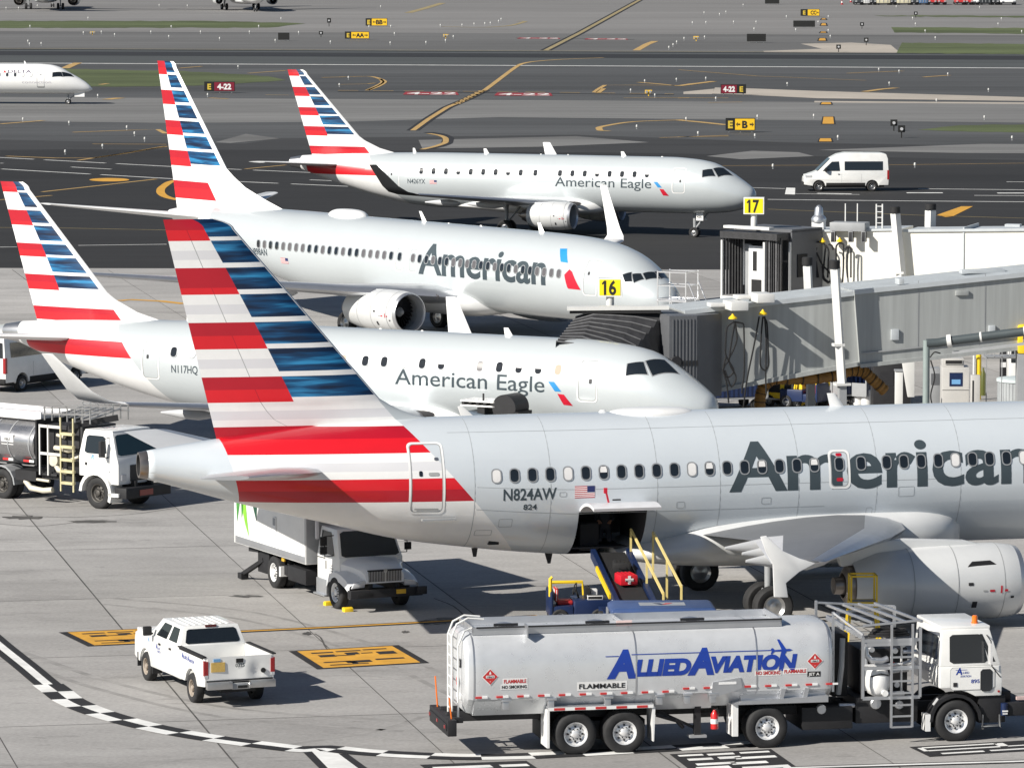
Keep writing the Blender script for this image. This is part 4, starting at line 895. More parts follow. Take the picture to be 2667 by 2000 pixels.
# ---------------------------------------------------------------- jet bridges
def dv(x, y, Y):
    """point at depth Y seen at a display pixel (2212 wide)"""
    u, v = x * 1.2057, y * 1.2057; a = (u - 1333.5) / 13000.0; b = (v - 1000) / 13000.0; c, s = math.cos(CAM_P), math.sin(CAM_P)
    d = Vector((a, c - b * s, -s - b * c)); t = Y / d.y; return Vector((d.x * t, Y, CAM_H + d.z * t))
class Frame:
    def __init__(s, X, Y, ang): s.o = Vector((X, Y, 0)); s.a = ang; s.ex = Vector((math.cos(ang), math.sin(ang), 0)); s.ey = Vector((-math.sin(ang), math.cos(ang), 0))
    def on(s, x, y, yl=0.0):
        """(local x, z) where the sight line of a display pixel meets the local plane y = yl"""
        p = dv(x, y, 100.0); c = Vector((0, 0, CAM_H)); d = p - c; n = s.ey; t = ((s.o + n * yl - c).dot(n)) / d.dot(n); q = c + d * t
        return (q - s.o).dot(s.ex), q.z
    def at(s, x, y, Y):
        q = dv(x, y, Y) - s.o; return Vector((q.dot(s.ex), q.dot(s.ey), q.z))
    def w(s, x, y, z=0): return s.o + s.ex * x + s.ey * y + Vector((0, 0, z))
BRG = M('bridge_grey_cladding', (.345, .36, .355), .55, .05, .16, 1.0, streak=(3.0, 3.0, .12))
BRR = M('bridge_roof', (.50, .53, .55), .45, .1, .08, 1.2)
CREAM = M('cream_cladding', (.80, .78, .70), .5, 0, .04, 1.0, streak=(2, 2, .2))
CABG = M('cab_dark_grey', (.12, .125, .135), .5, .1, .06)
BELL = M('bellows_rubber', (.035, .035, .037), .5, 0, .25, 4)
BELLR = M('bellows_rib_lit', (.16, .16, .165), .35, 0, .2, 4)  # lighter than the folds: the light on the rib edges is in this colour
YEL = M('signal_yellow', (.80, .55, .02), .45, 0, .06); SYEL = M('sign_yellow', (.88, .72, .01), .4, 0, .02); AMB = M('amber_hose', (.26, .13, .025), .6, 0, .2, 3)
COLW = M('column_white', (.68, .68, .66), .4, 0, .05)
def gate_sign(F, root, n, x0, x1, y0, y1, Y, ang, dep, pole_to):
    """box sign with a yellow face and black figures on a short pole"""
    A, B = dv(x0, y1, Y), dv(x1, y1, Y); h = (dv(x0, y0, Y) - A).z; e = Vector((math.cos(ang), math.sin(ang), 0)); wd = (B.x - A.x) / math.cos(ang); nn = Vector((-math.sin(ang), math.cos(ang), 0))
    inv = lambda q: Vector(((q - F.o).dot(F.ex), (q - F.o).dot(F.ey), q.z)); a = A; mb = MB()
    P = lambda x, d, z: inv(a + e * x + nn * d + Vector((0, 0, z)))
    vs = [P(x, d, z) for x in (0, wd) for d in (0, dep) for z in (0, h)]
    mb.add(vs, [(0, 1, 3, 2), (4, 6, 7, 5), (0, 4, 5, 1), (2, 3, 7, 6), (0, 2, 6, 4), (1, 5, 7, 3)], 0)
    m = .05; mb.quad(P(m, -.012, m), P(wd - m, -.012, m), P(wd - m, -.012, h - m), P(m, -.012, h - m), 1)
    V, Fc = text2d(n, h * .74, .03); W = max(q[0] for q in V); sx = min(1, wd * .52 / W)
    mb.add([P((wd - W * sx) / 2 + q[0] * sx, -.02, h * .13 + q[1]) for q in V], Fc, 2)
    hh = h * .74; mb.add([P((wd - W * sx) / 2 + a * hh * .8, -.021, h * .13 + b * hh) for a, b in ((-.17, .70), (-.17, .80), (.02, 1.0), (.06, 1.0), (.06, .80))], [(0, 1, 2, 3, 4)], 2)
    sg = mb.build('gate_sign', [WHITE, SYEL, BLACK], root)
    pb = MB(); pb.tube([P(wd * .5, dep / 2, 0), P(wd * .5, dep / 2, pole_to - A.z)], .15, 12); pb.build('sign_pole', [COLW], root, 40)
def wall_box(mb, top, bot, y0, y1, m=0, roof=1):
    """tunnel section given by (local x, z) polygon corners on the near wall"""
    (xa, za), (xb, zb) = top; (xc, zc), (xd, zd) = bot
    vs = [(xa, y0, za), (xb, y0, zb), (xd, y0, zd), (xc, y0, zc), (xa, y1, za), (xb, y1, zb), (xd, y1, zd), (xc, y1, zc)]
    mb.add(vs, [(0, 3, 2, 1), (4, 5, 6, 7), (0, 4, 7, 3), (1, 2, 6, 5), (3, 7, 6, 2)], m); mb.add(vs[:2] + vs[4:6], [(0, 1, 3, 2)], roof)
def drive_bogie(F, root, x, ya, yb):
    mb = MB(); mb.box(x - .35, x + .35, ya, yb, .75, 1.2, 0); mb.box(x - .2, x + .2, ya + .2, yb - .2, .5, .8, 0); o = mb.build('drive_bogie', [GREYM], root, bevel=.04)
    for y in (ya - .1, yb + .1):
        q = MB(); wheel(q, (x, y, .55), .55, .4); q.build('wheel', [TYRE, GREYM, DARK], o, 40)
def lift_column(F, root, x0, z0, x1, z1, y, w=.27, cap=True, leg=True):
    """square lift column set cornerwise, dark motor cap, thinner inner leg"""
    mb = MB(); r = w * .72; k = [(r, 0), (0, r), (-r, 0), (0, -r)]; k = [(a * math.cos(.25) - b * math.sin(.25), a * math.sin(.25) + b * math.cos(.25)) for a, b in k]
    mb.loft([[Vector((x0 + a, y + b, z0)) for a, b in k], [Vector((x1 + a, y + b, z1)) for a, b in k]], 0)
    mb.cbox(((x0 + x1) / 2, y, z1 + (z0 - z1) * .35), (w * 1.5, w * 1.35, .1), 0)
    mb.cbox((x1, y, z1 + .04), (w * 2.1, w * 1.7, .09), 0)
    o = mb.build('lift_column', [COLW], root)
    if cap:
        c = MB(); c.lathe([(0, w * .75), (.26, w * .75), (.3, w * .6)], (x0 - (x1 - x0) * .02, y, z0 + .04), 'Z', 16, 0); c.build('motor_cap', [BLACK], o, 40)
    if leg:
        g = MB(); g.box(x1 - .14, x1 + .14, y - .14, y + .14, 1.1, z1, 0); g.build('inner_leg', [GREYM], o)
    return o
def cable(mb, pts, r=.022, m=0, sub=6):
    q = [Vector(p) for p in pts]; xs = list(range(len(q))); f = [pchip(xs, [p[i] for p in q]) for i in range(3)]
    n = (len(q) - 1) * sub; mb.tube([[g(i / sub) for g in f] for i in range(n + 1)], r, 6, m)

# ---- gate sixteen
F16 = Frame(10.0, 184.0, .22)
b16 = thing('jet_bridge', 'grey jet bridge with a black accordion canopy under the yellow sixteen sign', 'jet bridge', (10.0, 184.0, 0), .22)
o = F16.on
mb = MB(); wall_box(mb, (o(1478, 674), o(1850, 632)), (o(1520, 848), o(1862, 784)), 0, 2.9); 
t0, t1 = o(1478, 674), o(1850, 632)
for k in range(9):
    y = .05 + k * .35; mb.bar((t0[0], y, t0[1] + .01), (t1[0], y, t1[1] + .01), .05, .05, 1)
mb.bar((t0[0], -.05, t0[1] - .02), (t1[0], -.05, t1[1] - .02), .1, .16, 1)
b0, b1 = o(1520, 848), o(1862, 784); mb.bar((b0[0], -.04, b0[1]), (b1[0], -.04, b1[1]), .12, .16, 0)
mb.build('inner_tunnel', [BRG, BRR], b16)
mb = MB(); yn = -.18; O = lambda x, y: F16.on(x, y, yn)
wall_box(mb, (O(1846, 630), O(2560, 556)), (O(1858, 790), O(2560, 712)), yn, 3.1)
t0, t1 = O(1846, 630), O(2560, 556)
for k in range(10): mb.bar((t0[0], yn + .1 + k * .34, t0[1] + .01), (t1[0], yn + .1 + k * .34, t1[1] + .01), .05, .05, 1)
mb.bar((t0[0], yn - .05, t0[1] - .02), (t1[0], yn - .05, t1[1] - .02), .1, .17, 1)
b0, b1 = O(1858, 790), O(2560, 712); mb.bar((b0[0], yn - .04, b0[1]), (b1[0], yn - .04, b1[1]), .12, .14, 0)
mb.build('outer_tunnel', [BRG, BRR], b16)
mb = MB(); w0, w1 = O(1862, 770), O(2560, 694)
mb.bar((w0[0], yn - .05, w0[1] + .12), (w1[0], yn - .05, w1[1] + .12), .04, .04, 0)
sl_ = (w1[1] - w0[1]) / (w1[0] - w0[0])
mb.build('conduit', [GREYM], b16)
for k, (x, dz, a_, b_) in enumerate(((w0[0] + 1.1, .5, .3, .4), (w0[0] + 3.6, 1.9, .5, .18), (w0[0] + 4.9, .35, .25, .3))):
    z_ = w0[1] + sl_ * (x - w0[0]) + dz; mb = MB(); mb.box(x, x + a_, yn - .09, yn, z_, z_ + b_, 0); mb.build('junction_box', [BRR if k != 1 else BRG], b16, bevel=.015)
mb = MB()
for k in range(3):
    x = w0[0] + 2.15 + k * 2.6; z_ = w0[1] + sl_ * (x - w0[0]); mb = MB(); mb.add([(x, yn - .012, z_ + .1), (x + .03, yn - .012, z_ + .1), (x + .03, yn - .012, z_ + 2.6), (x, yn - .012, z_ + 2.6)], [(0, 1, 2, 3)]); mb.build('wall_joint', [GREYM], b16)
q = O(2130, 600); mb = MB(); mb.box(q[0] - .5, q[0] + 1.2, 1.2, 1.6, q[1] + .05, q[1] + .2, 0); mb.box(q[0] - 3.4, q[0] - 3.2, -.25, .3, q[1] - .2, q[1] + .02, 0); build_each(mb, 'roof_fitting', [BRR], b16, bevel=.02)
# cab between tunnel and canopy
cx0, cz = F16.on(1446, 690, -.9); mb = MB(); x1 = F16.on(1500, 680, -.9)[0]; xr = F16.on(1560, 700, -.25)[0]
mb.prism([(cx0, -.9), (x1 + .1, -.9), (xr, -.2), (xr, 2.9), (cx0 - .2, 2.9)], 2.55, cz + .12, 'XY', 0)
for i in range(7): mb.box(cx0 + .12 + i * .13, cx0 + .16 + i * .13, -.93, -.9, 2.7, cz, 0)
for i in range(5): mb.box(cx0 + .5 + i * .13, cx0 + .56 + i * .13, -.935, -.9, 3.75, 3.95, 1)
mb.build('cab', [CABG, BLACK], b16)
mb = MB(); mb.lathe([(-.96, .2), (-.9, .24), (-.88, .24)], (cx0 + .25, 0, 3.9), 'Y', 16, 0); mb.build('horn', [DARK], b16, 40)
A, B = F16.at(1225, 666, 183.4), F16.at(1445, 664, 183.4); mb = MB(); mb.bar(A, B, .5, .14, 0); mb.bar(A + Vector((.1, 0, -.14)), B + Vector((-.3, 0, -.14)), .4, .1, 1); mb.build('canopy_header', [COLW, BLACK], b16)
mb = MB(); rings = []; NR = 9; tip = []
for i in range(2 * NR + 1):
    t = i / (2 * NR); Y = 183.4 - 3.0 * t; fold = (i % 2) * .10
    e = t ** .9
    L = (1243 - 42 * e, 680 + 52 * e); Mi = (1330 - 30 * e, 672 + 92 * e ** 1.1); Rr = (1432 - 100 * e, 678 + 118 * e); pv = (1452 - 12 * e, 868 + 20 * e)
    pts = [F16.at(L[0] - 6, L[1] + 90, Y), F16.at(L[0], L[1] + 6, Y), F16.at((L[0] + Mi[0]) / 2, (L[1] + Mi[1]) / 2 - 4, Y), F16.at(*Mi, Y), F16.at((Mi[0] + Rr[0]) / 2, (Mi[1] + Rr[1]) / 2 - 3, Y), F16.at(*Rr, Y), F16.at((Rr[0] * .6 + pv[0] * .4) + 3, (Rr[1] * .6 + pv[1] * .4), Y), F16.at(*pv, 183.2 - .6 * t)]
    for k in range(1, 6): pts[k] = pts[k] + Vector((0, 0, -fold))
    pts[6] = pts[6] + Vector((-fold * 1.1, 0, -fold * .3))
    rings.append(pts)
    if i % 2 == 0: tip.append(pts)
mb.loft(rings, 0, caps=False, closed=False); bl = mb.build('canopy', [BELL], b16)
for pts in tip:
    rb = MB(); rb.tube([p + Vector((0, 0, .02)) for p in pts[1:6]], .028, 6, 0); rb.build('canopy_rib', [BELLR], bl, 60)
gate_sign(F16, b16, '16', 1292, 1343, 601, 641, 184.2, -.06, .42, 5.35)
# hoist boxes hanging over the roof edge, with hose funnels and coiled cables
for j, (x, y, x2, y2) in enumerate(((1576, 652, 1616, 672), (1636, 636, 1676, 656))):
    a = F16.at(x, y, 182.4); c = F16.at(x2, y2, 182.4); mb = MB(); mb.box(a.x, c.x, -1.35, -.15, c.z + .02, a.z, 0); mb.box(a.x + .15, c.x - .15, -.3, 1.2, c.z + .02, c.z + .12, 0); mb.box(a.x - .55, a.x, -.5, .1, c.z + .1, a.z - .1, 0)
    mb.build('hoist_box', [COLW], b16, bevel=.03)
    fx = F16.on(1583 + j * 65, 682 - j * 9, -.5); mb = MB(); mb.lathe([(0, .16), (.05, .16), (.14, .05), (.2, .03)], (fx[0], -.5, fx[1] - .12), 'Z', 14, 0); mb.build('hose_funnel', [YEL], b16, 40)
c = lambda x, y, yl=-.55: (F16.on(x, y, yl)[0], yl, F16.on(x, y, yl)[1])
for paths in ([[(1586, 694), (1570, 710), (1567, 760), (1585, 800), (1572, 815), (1562, 800), (1575, 775), (1592, 730), (1588, 694)], [(1588, 694), (1580, 740), (1575, 780), (1590, 815), (1580, 835), (1566, 800)], [(1590, 696), (1606, 700), (1608, 790), (1602, 850)], [(1568, 770), (1563, 798), (1570, 830), (1574, 870)]],
              [[(1648, 684), (1644, 730), (1642, 785), (1652, 800), (1660, 785), (1657, 700), (1650, 684)], [(1652, 684), (1655, 740), (1654, 800), (1655, 850)], [(1640, 684), (1630, 740), (1612, 830), (1606, 880)]]):
    mb = MB()
    for p in paths: cable(mb, [c(*q) for q in p], .032)
    mb.build('hanging_cable', [BLACK], b16, 60)
k0, k1 = F16.on(1803, 582, -.75), F16.on(1819, 832, -.75); lift_column(F16, b16, k0[0], k0[1], k1[0], k1[1], -.75)
k0, k1 = F16.on(1744, 575, 3.6), F16.on(1752, 690, 3.6); lift_column(F16, b16, k0[0], k0[1], k1[0], k1[1] - 1.0, 3.6)
xb = F16.on(1820, 850, -.75)[0]; drive_bogie(F16, b16, xb, -.6, 3.4)
# rotunda leg far to the right keeps the bridge up
mb = MB(); mb.box(22.0, 22.6, 1.1, 1.8, 0, 4.6); mb.build('support_leg', [GREYM], b16)
# ventilation hose under the tunnel
mb = MB(); P16 = lambda x, y, yl=.9: (F16.on(x, y, yl)[0], yl, F16.on(x, y, yl)[1])
pts = [P16(*q) for q in ((1640, 905), (1642, 860), (1652, 832), (1680, 818), (1740, 818), (1800, 812), (1840, 800), (1862, 802), (1885, 820), (1912, 845))]
q = [Vector(p) for p in pts]; xs = list(range(len(q))); f = [pchip(xs, [p[i] for p in q]) for i in range(3)]; n = 70
mb.tube([[g(i * (len(q) - 1) / n) for g in f] for i in range(n + 1)], [.2 + .03 * (i % 2) for i in range(n + 1)], 12, 0)
vh = mb.build('ventilation_hose', [AMB], b16, 30)
mb = MB()
for i in range(2, 68, 4):
    a, c3 = [Vector([g((i + d) * (len(q) - 1) / n) for g in f]) for d in (0, .35)]; mb.tube([a, c3], .236, 12)
build_each(mb, 'hose_band', [M('hose_band_dark', (.05, .03, .01), .6)], vh, 30)

# ---- gate seventeen
F17 = Frame(15.0, 231.0, -.30)
b17 = thing('jet_bridge', 'cream jet bridge with an open dark cab mouth under the yellow seventeen sign', 'jet bridge', (15.0, 231.0, 0), -.30)
o = F17.on
mb = MB(); wall_box(mb, (o(1745, 499), o(1943, 496)), (o(1745, 660), o(1943, 655)), 0, 2.9)
t0, t1 = o(1745, 499), o(1943, 496); mb.bar((t0[0], -.03, t0[1]), (t1[0], -.03, t1[1]), .1, .1, 1); mb.build('inner_tunnel', [CREAM, BRR], b17)
mb = MB(); O = lambda x, y: F17.on(x, y, -.15); wall_box(mb, (O(1950, 500), O(2600, 494)), (O(1950, 672), O(2600, 690)), -.15, 3.05)
t0, t1 = O(1950, 500), O(2600, 494); mb.bar((t0[0], -.2, t0[1] + .03), (t1[0], -.2, t1[1] + .03), .1, .12, 1)
s = O(2082, 497); mb.box(s[0] - .03, s[0] + .03, -.2, 3.1, s[1] - 2.6, s[1] + .12, 1); mb.build('outer_tunnel', [CREAM, BRR], b17)
mb = MB(); s = O(2165, 492); mb.box(s[0], s[0] + .7, .4, .9, s[1], s[1] + .12); build_each(mb, 'roof_fitting', [BRR], b17)
# cab, set at an angle to the tunnel
ca = -.70; cab = MB(); e = Vector((math.cos(ca), math.sin(ca), 0)); nn = Vector((-math.sin(ca), math.cos(ca), 0)); C0 = dv(1684, 640, 228.6); C0.z = 0
inv = lambda q: Vector(((q - F17.o).dot(F17.ex), (q - F17.o).dot(F17.ey), q.z))
def cb(mb, x0, x1, d0, d1, z0, z1, m=0):   # x along the mouth towards the left is negative, d goes away from the mouth
    vs = [inv(C0 + e * x + nn * d + Vector((0, 0, z))) for x in (x0, x1) for d in (d0, d1) for z in (z0, z1)]
    mb.add(vs, [(0, 1, 3, 2), (4, 6, 7, 5), (0, 4, 5, 1), (2, 3, 7, 6), (0, 2, 6, 4), (1, 5, 7, 3)], m)
W = 3.35; zb, zt = 2.32, 5.55
cb(cab, -W + .1, -.02, .9, 3.0, zb, zb + .12, 0); cb(cab, -W, .02, .9, 3.2, zt - .12, zt + .02, 0); cb(cab, -W + .05, -W + .13, .9, 3.2, zb, zt, 0); cb(cab, -.06, .02, .9, 3.2, zb, zt - .05, 0); cb(cab, -W, 0, 3.2, 3.28, zb, zt, 0)
cb(cab, .01, .06, 1.3, 2.05, 3.35, 4.4, 2); cab.build('cab', [CABG, WHITE, BLACK], b17)
mb = MB(); cb(mb, -W, -.2, -.12, -.02, zb - .05, zb + .1, 0); cb(mb, -W, -W + .09, -.1, 0, zb, 5.0, 0); cb(mb, -.9, -.8, -.1, 0, zb, 5.0, 0); cb(mb, -W + .15, -.55, -.1, .3, zt + .02, zt + .14, 0); cb(mb, -.03, .05, .72, .82, zb - .05, 5.0, 0); cb(mb, -.9, .05, -.05, .75, zb - .08, zb, 0); mb.build('mouth_frame', [COLW], b17)
mb = MB()
for i in range(7):
    x = -W + .05 + i * .09; cb(mb, x, x + .06, .02 + i * .1, .1 + i * .13, zb + .15, 5.25 - i * .03, 0)
    x = -.78 + i * .11; cb(mb, x, x + .06, .0 + i * .03, .06 + i * .035, zb + .1, 5.2, 1 if i % 3 == 1 else 0)
cb(mb, -W - .05, -.1, -.1, .9, 5.1, 5.42, 0); mb.build('canopy', [BELL, BELLR], b17)
mb = MB(); cb(mb, -2.85, -2.68, .75, .85, 2.9, 5.0, 0); cb(mb, -2.68, -2.3, .85, .95, zb + .15, 4.8, 1); cb(mb, -2.25, -1.4, .6, .7, zb + .15, 4.75, 0); cb(mb, -2.0, -1.78, .58, .6, 3.6, 4.5, 2); cb(mb, -2.08, -1.5, .58, .6, zb + .2, 3.2, 2); mb.build('inner_door', [WHITE, GREYM, BLACK], b17)
# neck between cab and tunnel
mb = MB(); a = F17.on(1700, 500, -.4); b = F17.on(1752, 500, -.05); mb.box(a[0], b[0], -.25, 2.8, 2.3, a[1] - .1, 0); mb.build('rotunda_neck', [CABG], b17)
mb = MB(); mb.box(a[0] + .3, b[0] + .5, -.1, 2.7, a[1] - .1, a[1], 0); mb.build('neck_roof', [BRR], b17)
gate_sign(F17, b17, '17', 1606, 1650, 427, 463, 230.2, -.1, .5, 5.65)
k0, k1 = F17.on(1934, 462, -.6), F17.on(1946, 620, -.6); lift_column(F17, b17, k0[0], k0[1], k1[0] + .15, k1[1] - .8, -.6, .32)
k0, k1 = F17.on(2010, 455, 3.6), F17.on(2008, 500, 3.6); lift_column(F17, b17, k0[0], k0[1], k1[0], k1[1] - 2.5, 3.6, .36)
drive_bogie(F17, b17, F17.on(1950, 640, -.6)[0] + .2, -.5, 3.5)
mb = MB(); mb.box(20.0, 20.6, 1.1, 1.8, 0, 3.2); mb.build('support_leg', [GREYM], b17)
mb = MB(); d0 = F17.on(1768, 494, .5); mb.box(d0[0] - .28, d0[0] + .28, .3, .8, d0[1] - .1, d0[1] + .3, 0); mb.lathe([(.3, .34), (.45, .36), (.55, .3), (.62, .22), (.95, .18), (1.08, .08), (1.1, .01)], (d0[0], .55, d0[1]), 'Z', 20, 1); mb.build('beacon_dome', [WHITE, ALU], b17, 40)
mb = MB()
for x, h in ((1826, 440), (1852, 440)):
    a = F17.on(x, 498, .6); t = F17.on(x, h, .6); mb.tube([(a[0], .6, a[1] - .1), (a[0], .6, t[1])], .03, 6)
mb.build('antenna_rods', [COLW], b17)
mb = MB()
for x in (1893, 1906):
    a = F17.on(x, 499, 1.2); t = F17.on(x, 441, 1.2); mb.tube([(a[0], 1.2, a[1] - .1), (a[0], 1.2, t[1])], .04, 6)
for y in (446, 458, 470, 482):
    a = F17.on(1893, y, 1.2); c2 = F17.on(1906, y, 1.2); mb.tube([(a[0], 1.2, a[1]), (c2[0], 1.2, a[1])], .02, 6)
mb.build('roof_ladder', [COLW], b17)
mb = MB(); a = F17.on(1792, 497, -.4); c2 = F17.on(1868, 497, -.4); mb.box(a[0], c2[0], -.4, .6, a[1] - .05, a[1] + .35, 0)
for x in (1800, 1838, 1866):
    q = F17.on(x, 500, -.5); mb.box(q[0] - .1, q[0] + .1, -.6, -.3, q[1] - .5, q[1], 1)
mb.build('hoist_box', [GREYM, DARK], b17, bevel=.02)
for x, y in ((1777, 519), (1814, 518)):
    q = F17.on(x, y, -.45); mb = MB(); mb.lathe([(0, .15), (.05, .15), (.14, .05), (.2, .03)], (q[0], -.45, q[1] - .1), 'Z', 14, 0); mb.build('hose_funnel', [YEL], b17, 40)
c = lambda x, y, yl=-.5: (F17.on(x, y, yl)[0], yl, F17.on(x, y, yl)[1])
mb = MB()
for p in ([(1768, 600), (1762, 560), (1757, 535), (1765, 523), (1776, 524), (1783, 535), (1780, 570), (1778, 600), (1790, 612)], [(1764, 545), (1775, 570), (1795, 595), (1792, 610), (1780, 600), (1776, 575)], [(1784, 530), (1790, 545), (1788, 600)], [(1800, 540), (1796, 530), (1790, 528)], [(1812, 610), (1806, 560), (1806, 535), (1814, 525), (1822, 530), (1822, 570), (1820, 610)], [(1826, 540), (1830, 534), (1838, 537), (1838, 600)], [(1832, 536), (1830, 570), (1831, 600)], [(1766, 600), (1760, 565), (1764, 535)]):
    cable(mb, [c(*q) for q in p], .042)
mb.build('hanging_cable', [BLACK], b17, 60)
# ---------------------------------------------------------------- vehicles
TANKM = M('tank_aluminium', (.66, .675, .69), .30, .35, .05, 2.2, rvar=.06)
TANKS = M('worn_stainless', (.42, .42, .43), .30, .85, .12, 1.2, streak=(.5, 1, 3), rvar=.08)
WTRUCK = M('truck_white', (.80, .80, .78), .32, 0, .06, 1.6, coat=.5)
CHAS = M('chassis_black', (.016, .016, .018), .6, .1, .2, 4)
LRED = M('lamp_red', (.30, .010, .013), .25, 0, .05, coat=.5); LAMB = M('lamp_amber', (.75, .16, .01), .25, 0, .05, coat=.5); LCLR = M('lamp_clear', (.55, .56, .58), .12, .1, .05, coat=.5)
ABLUE = M('lettering_blue', (.012, .045, .30), .4, 0, .03); LBLUE = M('pale_blue_lettering', (.16, .36, .62), .4, 0, .05); REDP = M('red_print', (.5, .03, .03), .45, 0, .05)
EXT = M('extinguisher_red', (.62, .02, .02), .3, 0, .05, coat=.5); CHROME = M('polished_rim', (.80, .80, .80), .25, .35, .05, 3); GRIM = M('grimy_rim', (.07, .065, .058), .6, .2, .2, 5)
BLUEP = M('baggage_blue', (.04, .075, .19), .45, 0, .12, 2); NAVY = M('dark_navy_paint', (.008, .02, .07), .4, 0, .12, 2); SUITR = M('suitcase_red', (.55, .012, .025), .4, 0, .1, 3)
BEDL = M('bed_liner', (.52, .52, .50), .6, 0, .15, 3); PLATE = M('plate_yellow', (.62, .42, .12), .5, 0, .15, 6); GOLD = M('licence_plate', (.60, .36, .03), .5, 0, .1, 6)
PEEL = M('hose_yellowed', (.55, .50, .30), .5, 0, .15, 3); CREAMV = M('cream_pipe', (.60, .56, .46), .5, 0, .1, 3)
def truck_wheel(root, x, y, r, w, rim=STEEL, dish=-1, n=28, holes=8, name='wheel'):
    """wheel about y; dish -1 outer face towards -y, +1 towards +y"""
    mb = MB(); h = w / 2
    mb.lathe([(-h * .8, r * .56), (-h, r * .66), (-h, r * .88), (-h * .8, r * .97), (-h * .5, r), (h * .5, r), (h * .8, r * .97), (h, r * .88), (h, r * .66), (h * .8, r * .56)], (x, y, r), 'Y', n, 0, cap=(0, 0))
    o = mb.build(name, [TYRE], root, 40); s = dish; rb = MB()
    pr = [(s * h * .9, r * .57), (s * h * .82, r * .52), (s * h * .35, r * .47), (s * h * .2, r * .40), (s * h * .42, r * .30), (s * h * .42, r * .19), (s * h * .85, r * .17), (s * h * .95, r * .12), (s * h * .96, 0)]
    rb.lathe(pr, (x, y, r), 'Y', n, 0, cap=(0, 0)); rb.lathe([(-s * h * .5, r * .5), (-s * h * .5, .02)], (x, y, r), 'Y', n, 1, cap=(0, 0))
    for i in range(holes):
        a = 2 * math.pi * i / holes; c = (x + r * .35 * math.cos(a), y + s * h * .33, r + r * .35 * math.sin(a))
        rb.lathe([(-.02, r * .05), (.02, r * .05)], c, 'Y', 8, 1)
        c = (x + r * .245 * math.cos(a + .4), y + s * h * .46, r + r * .245 * math.sin(a + .4)); rb.lathe([(-.03, r * .028), (.03, r * .028)], c, 'Y', 6, 1)
    rb.build('rim', [rim, DARK], o, 35); return o
def decal(root, txt, org, ex, ey, h, mat, bold=.01, width=None, shear=0, plate=None, name='lettering', pad=.06, space=1.0, cut=0):
    sh = text2d(txt, h, bold, width, shear, space); sh = slice2d(sh[0], sh[1], 0, cut) if cut else sh; mb = MB(); org, ex, ey = Vector(org), Vector(ex), Vector(ey); n = ex.cross(ey).normalized()
    ms = [mat]
    if plate:
        W = max(q[0] for q in sh[0]); ms = [plate, mat]
        mb.quad(org - ex * pad - ey * pad, org + ex * (W + pad) - ey * pad, org + ex * (W + pad) + ey * (h + pad), org - ex * pad + ey * (h + pad), 0)
        flat(mb, sh, org + n * .005, ex, ey, 1)
    else: flat(mb, sh, org, ex, ey, 0)
    return mb.build(name, ms, root)
def placard(root, c, ex, ey, s, txt='1863'):
    """hazard diamond: red with a white flame and number band"""
    c, ex, ey = Vector(c), Vector(ex), Vector(ey); n = ex.cross(ey).normalized(); mb = MB()
    dia = lambda k, o, m: mb.quad(*[c + n * o + q for q in (ex * -k, ey * -k, ex * k, ey * k)], m)
    dia(s, 0, 1); dia(s * .9, .004, 0)
    mb.quad(*[c + n * .008 + ex * a * s + ey * b * s for a, b in ((-.5, -.14), (.5, -.14), (.5, .16), (-.5, .16))], 1)
    mb.poly([c + n * .008 + ex * a * s + ey * b * s for a, b in ((-.13, .3), (.13, .3), (.1, .45), (0, .68), (-.1, .45))], 1)
    V, F = text2d(txt, s * .2, .02, s * .8); flat(mb, (V, F), c + n * .012 - ex * s * .4 - ey * s * .09, ex, ey, 2)
    mb.lathe([(0, .01), (.001, .01)], tuple(c + n * .008 - ey * s * .55), 'Y', 8, 1)
    return mb.build('hazard_placard', [REDP, WHITE, BLACK], root)
class Box6:
    """tapered cabin: bottom and top rectangles, with patches laid on its faces"""
    def __init__(s, b, t):   # (x0, x1, y0, y1, z)
        s.p = {}
        for k, (x0, x1, y0, y1, z) in (('b', b), ('t', t)):
            s.p[k] = [Vector((x0, y0, z)), Vector((x1, y0, z)), Vector((x1, y1, z)), Vector((x0, y1, z))]
    def shell(s, mb, m=0): mb.loft([s.p['b'], s.p['t']], m)
    def face(s, k):
        b, t = s.p['b'], s.p['t']
        return {'right': (b[0], b[1], t[1], t[0]), 'front': (b[1], b[2], t[2], t[1]), 'left': (b[2], b[3], t[3], t[2]), 'rear': (b[3], b[0], t[0], t[3])}[k]
    def patch(s, mb, k, uv, off=.006, m=0, thick=0):
        A, B, C_, D = s.face(k); n = (B - A).cross(D - A).normalized()
        q = [(A * (1 - u) + B * u) * (1 - v) + (D * (1 - u) + C_ * u) * v + n * off for u, v in uv]
        mb.poly(q, m)
def rr(u0, u1, v0, v1, r=.06, a=1.0):
    return [(p, q) for p, q in [(u1 - r * a, v0), (u1, v0 + r), (u1, v1 - r), (u1 - r * a, v1), (u0 + r * a, v1), (u0, v1 - r), (u0, v0 + r), (u0 + r * a, v0)]]
X_, Y_, Z_ = Vector((1, 0, 0)), Vector((0, 1, 0)), Vector((0, 0, 1))

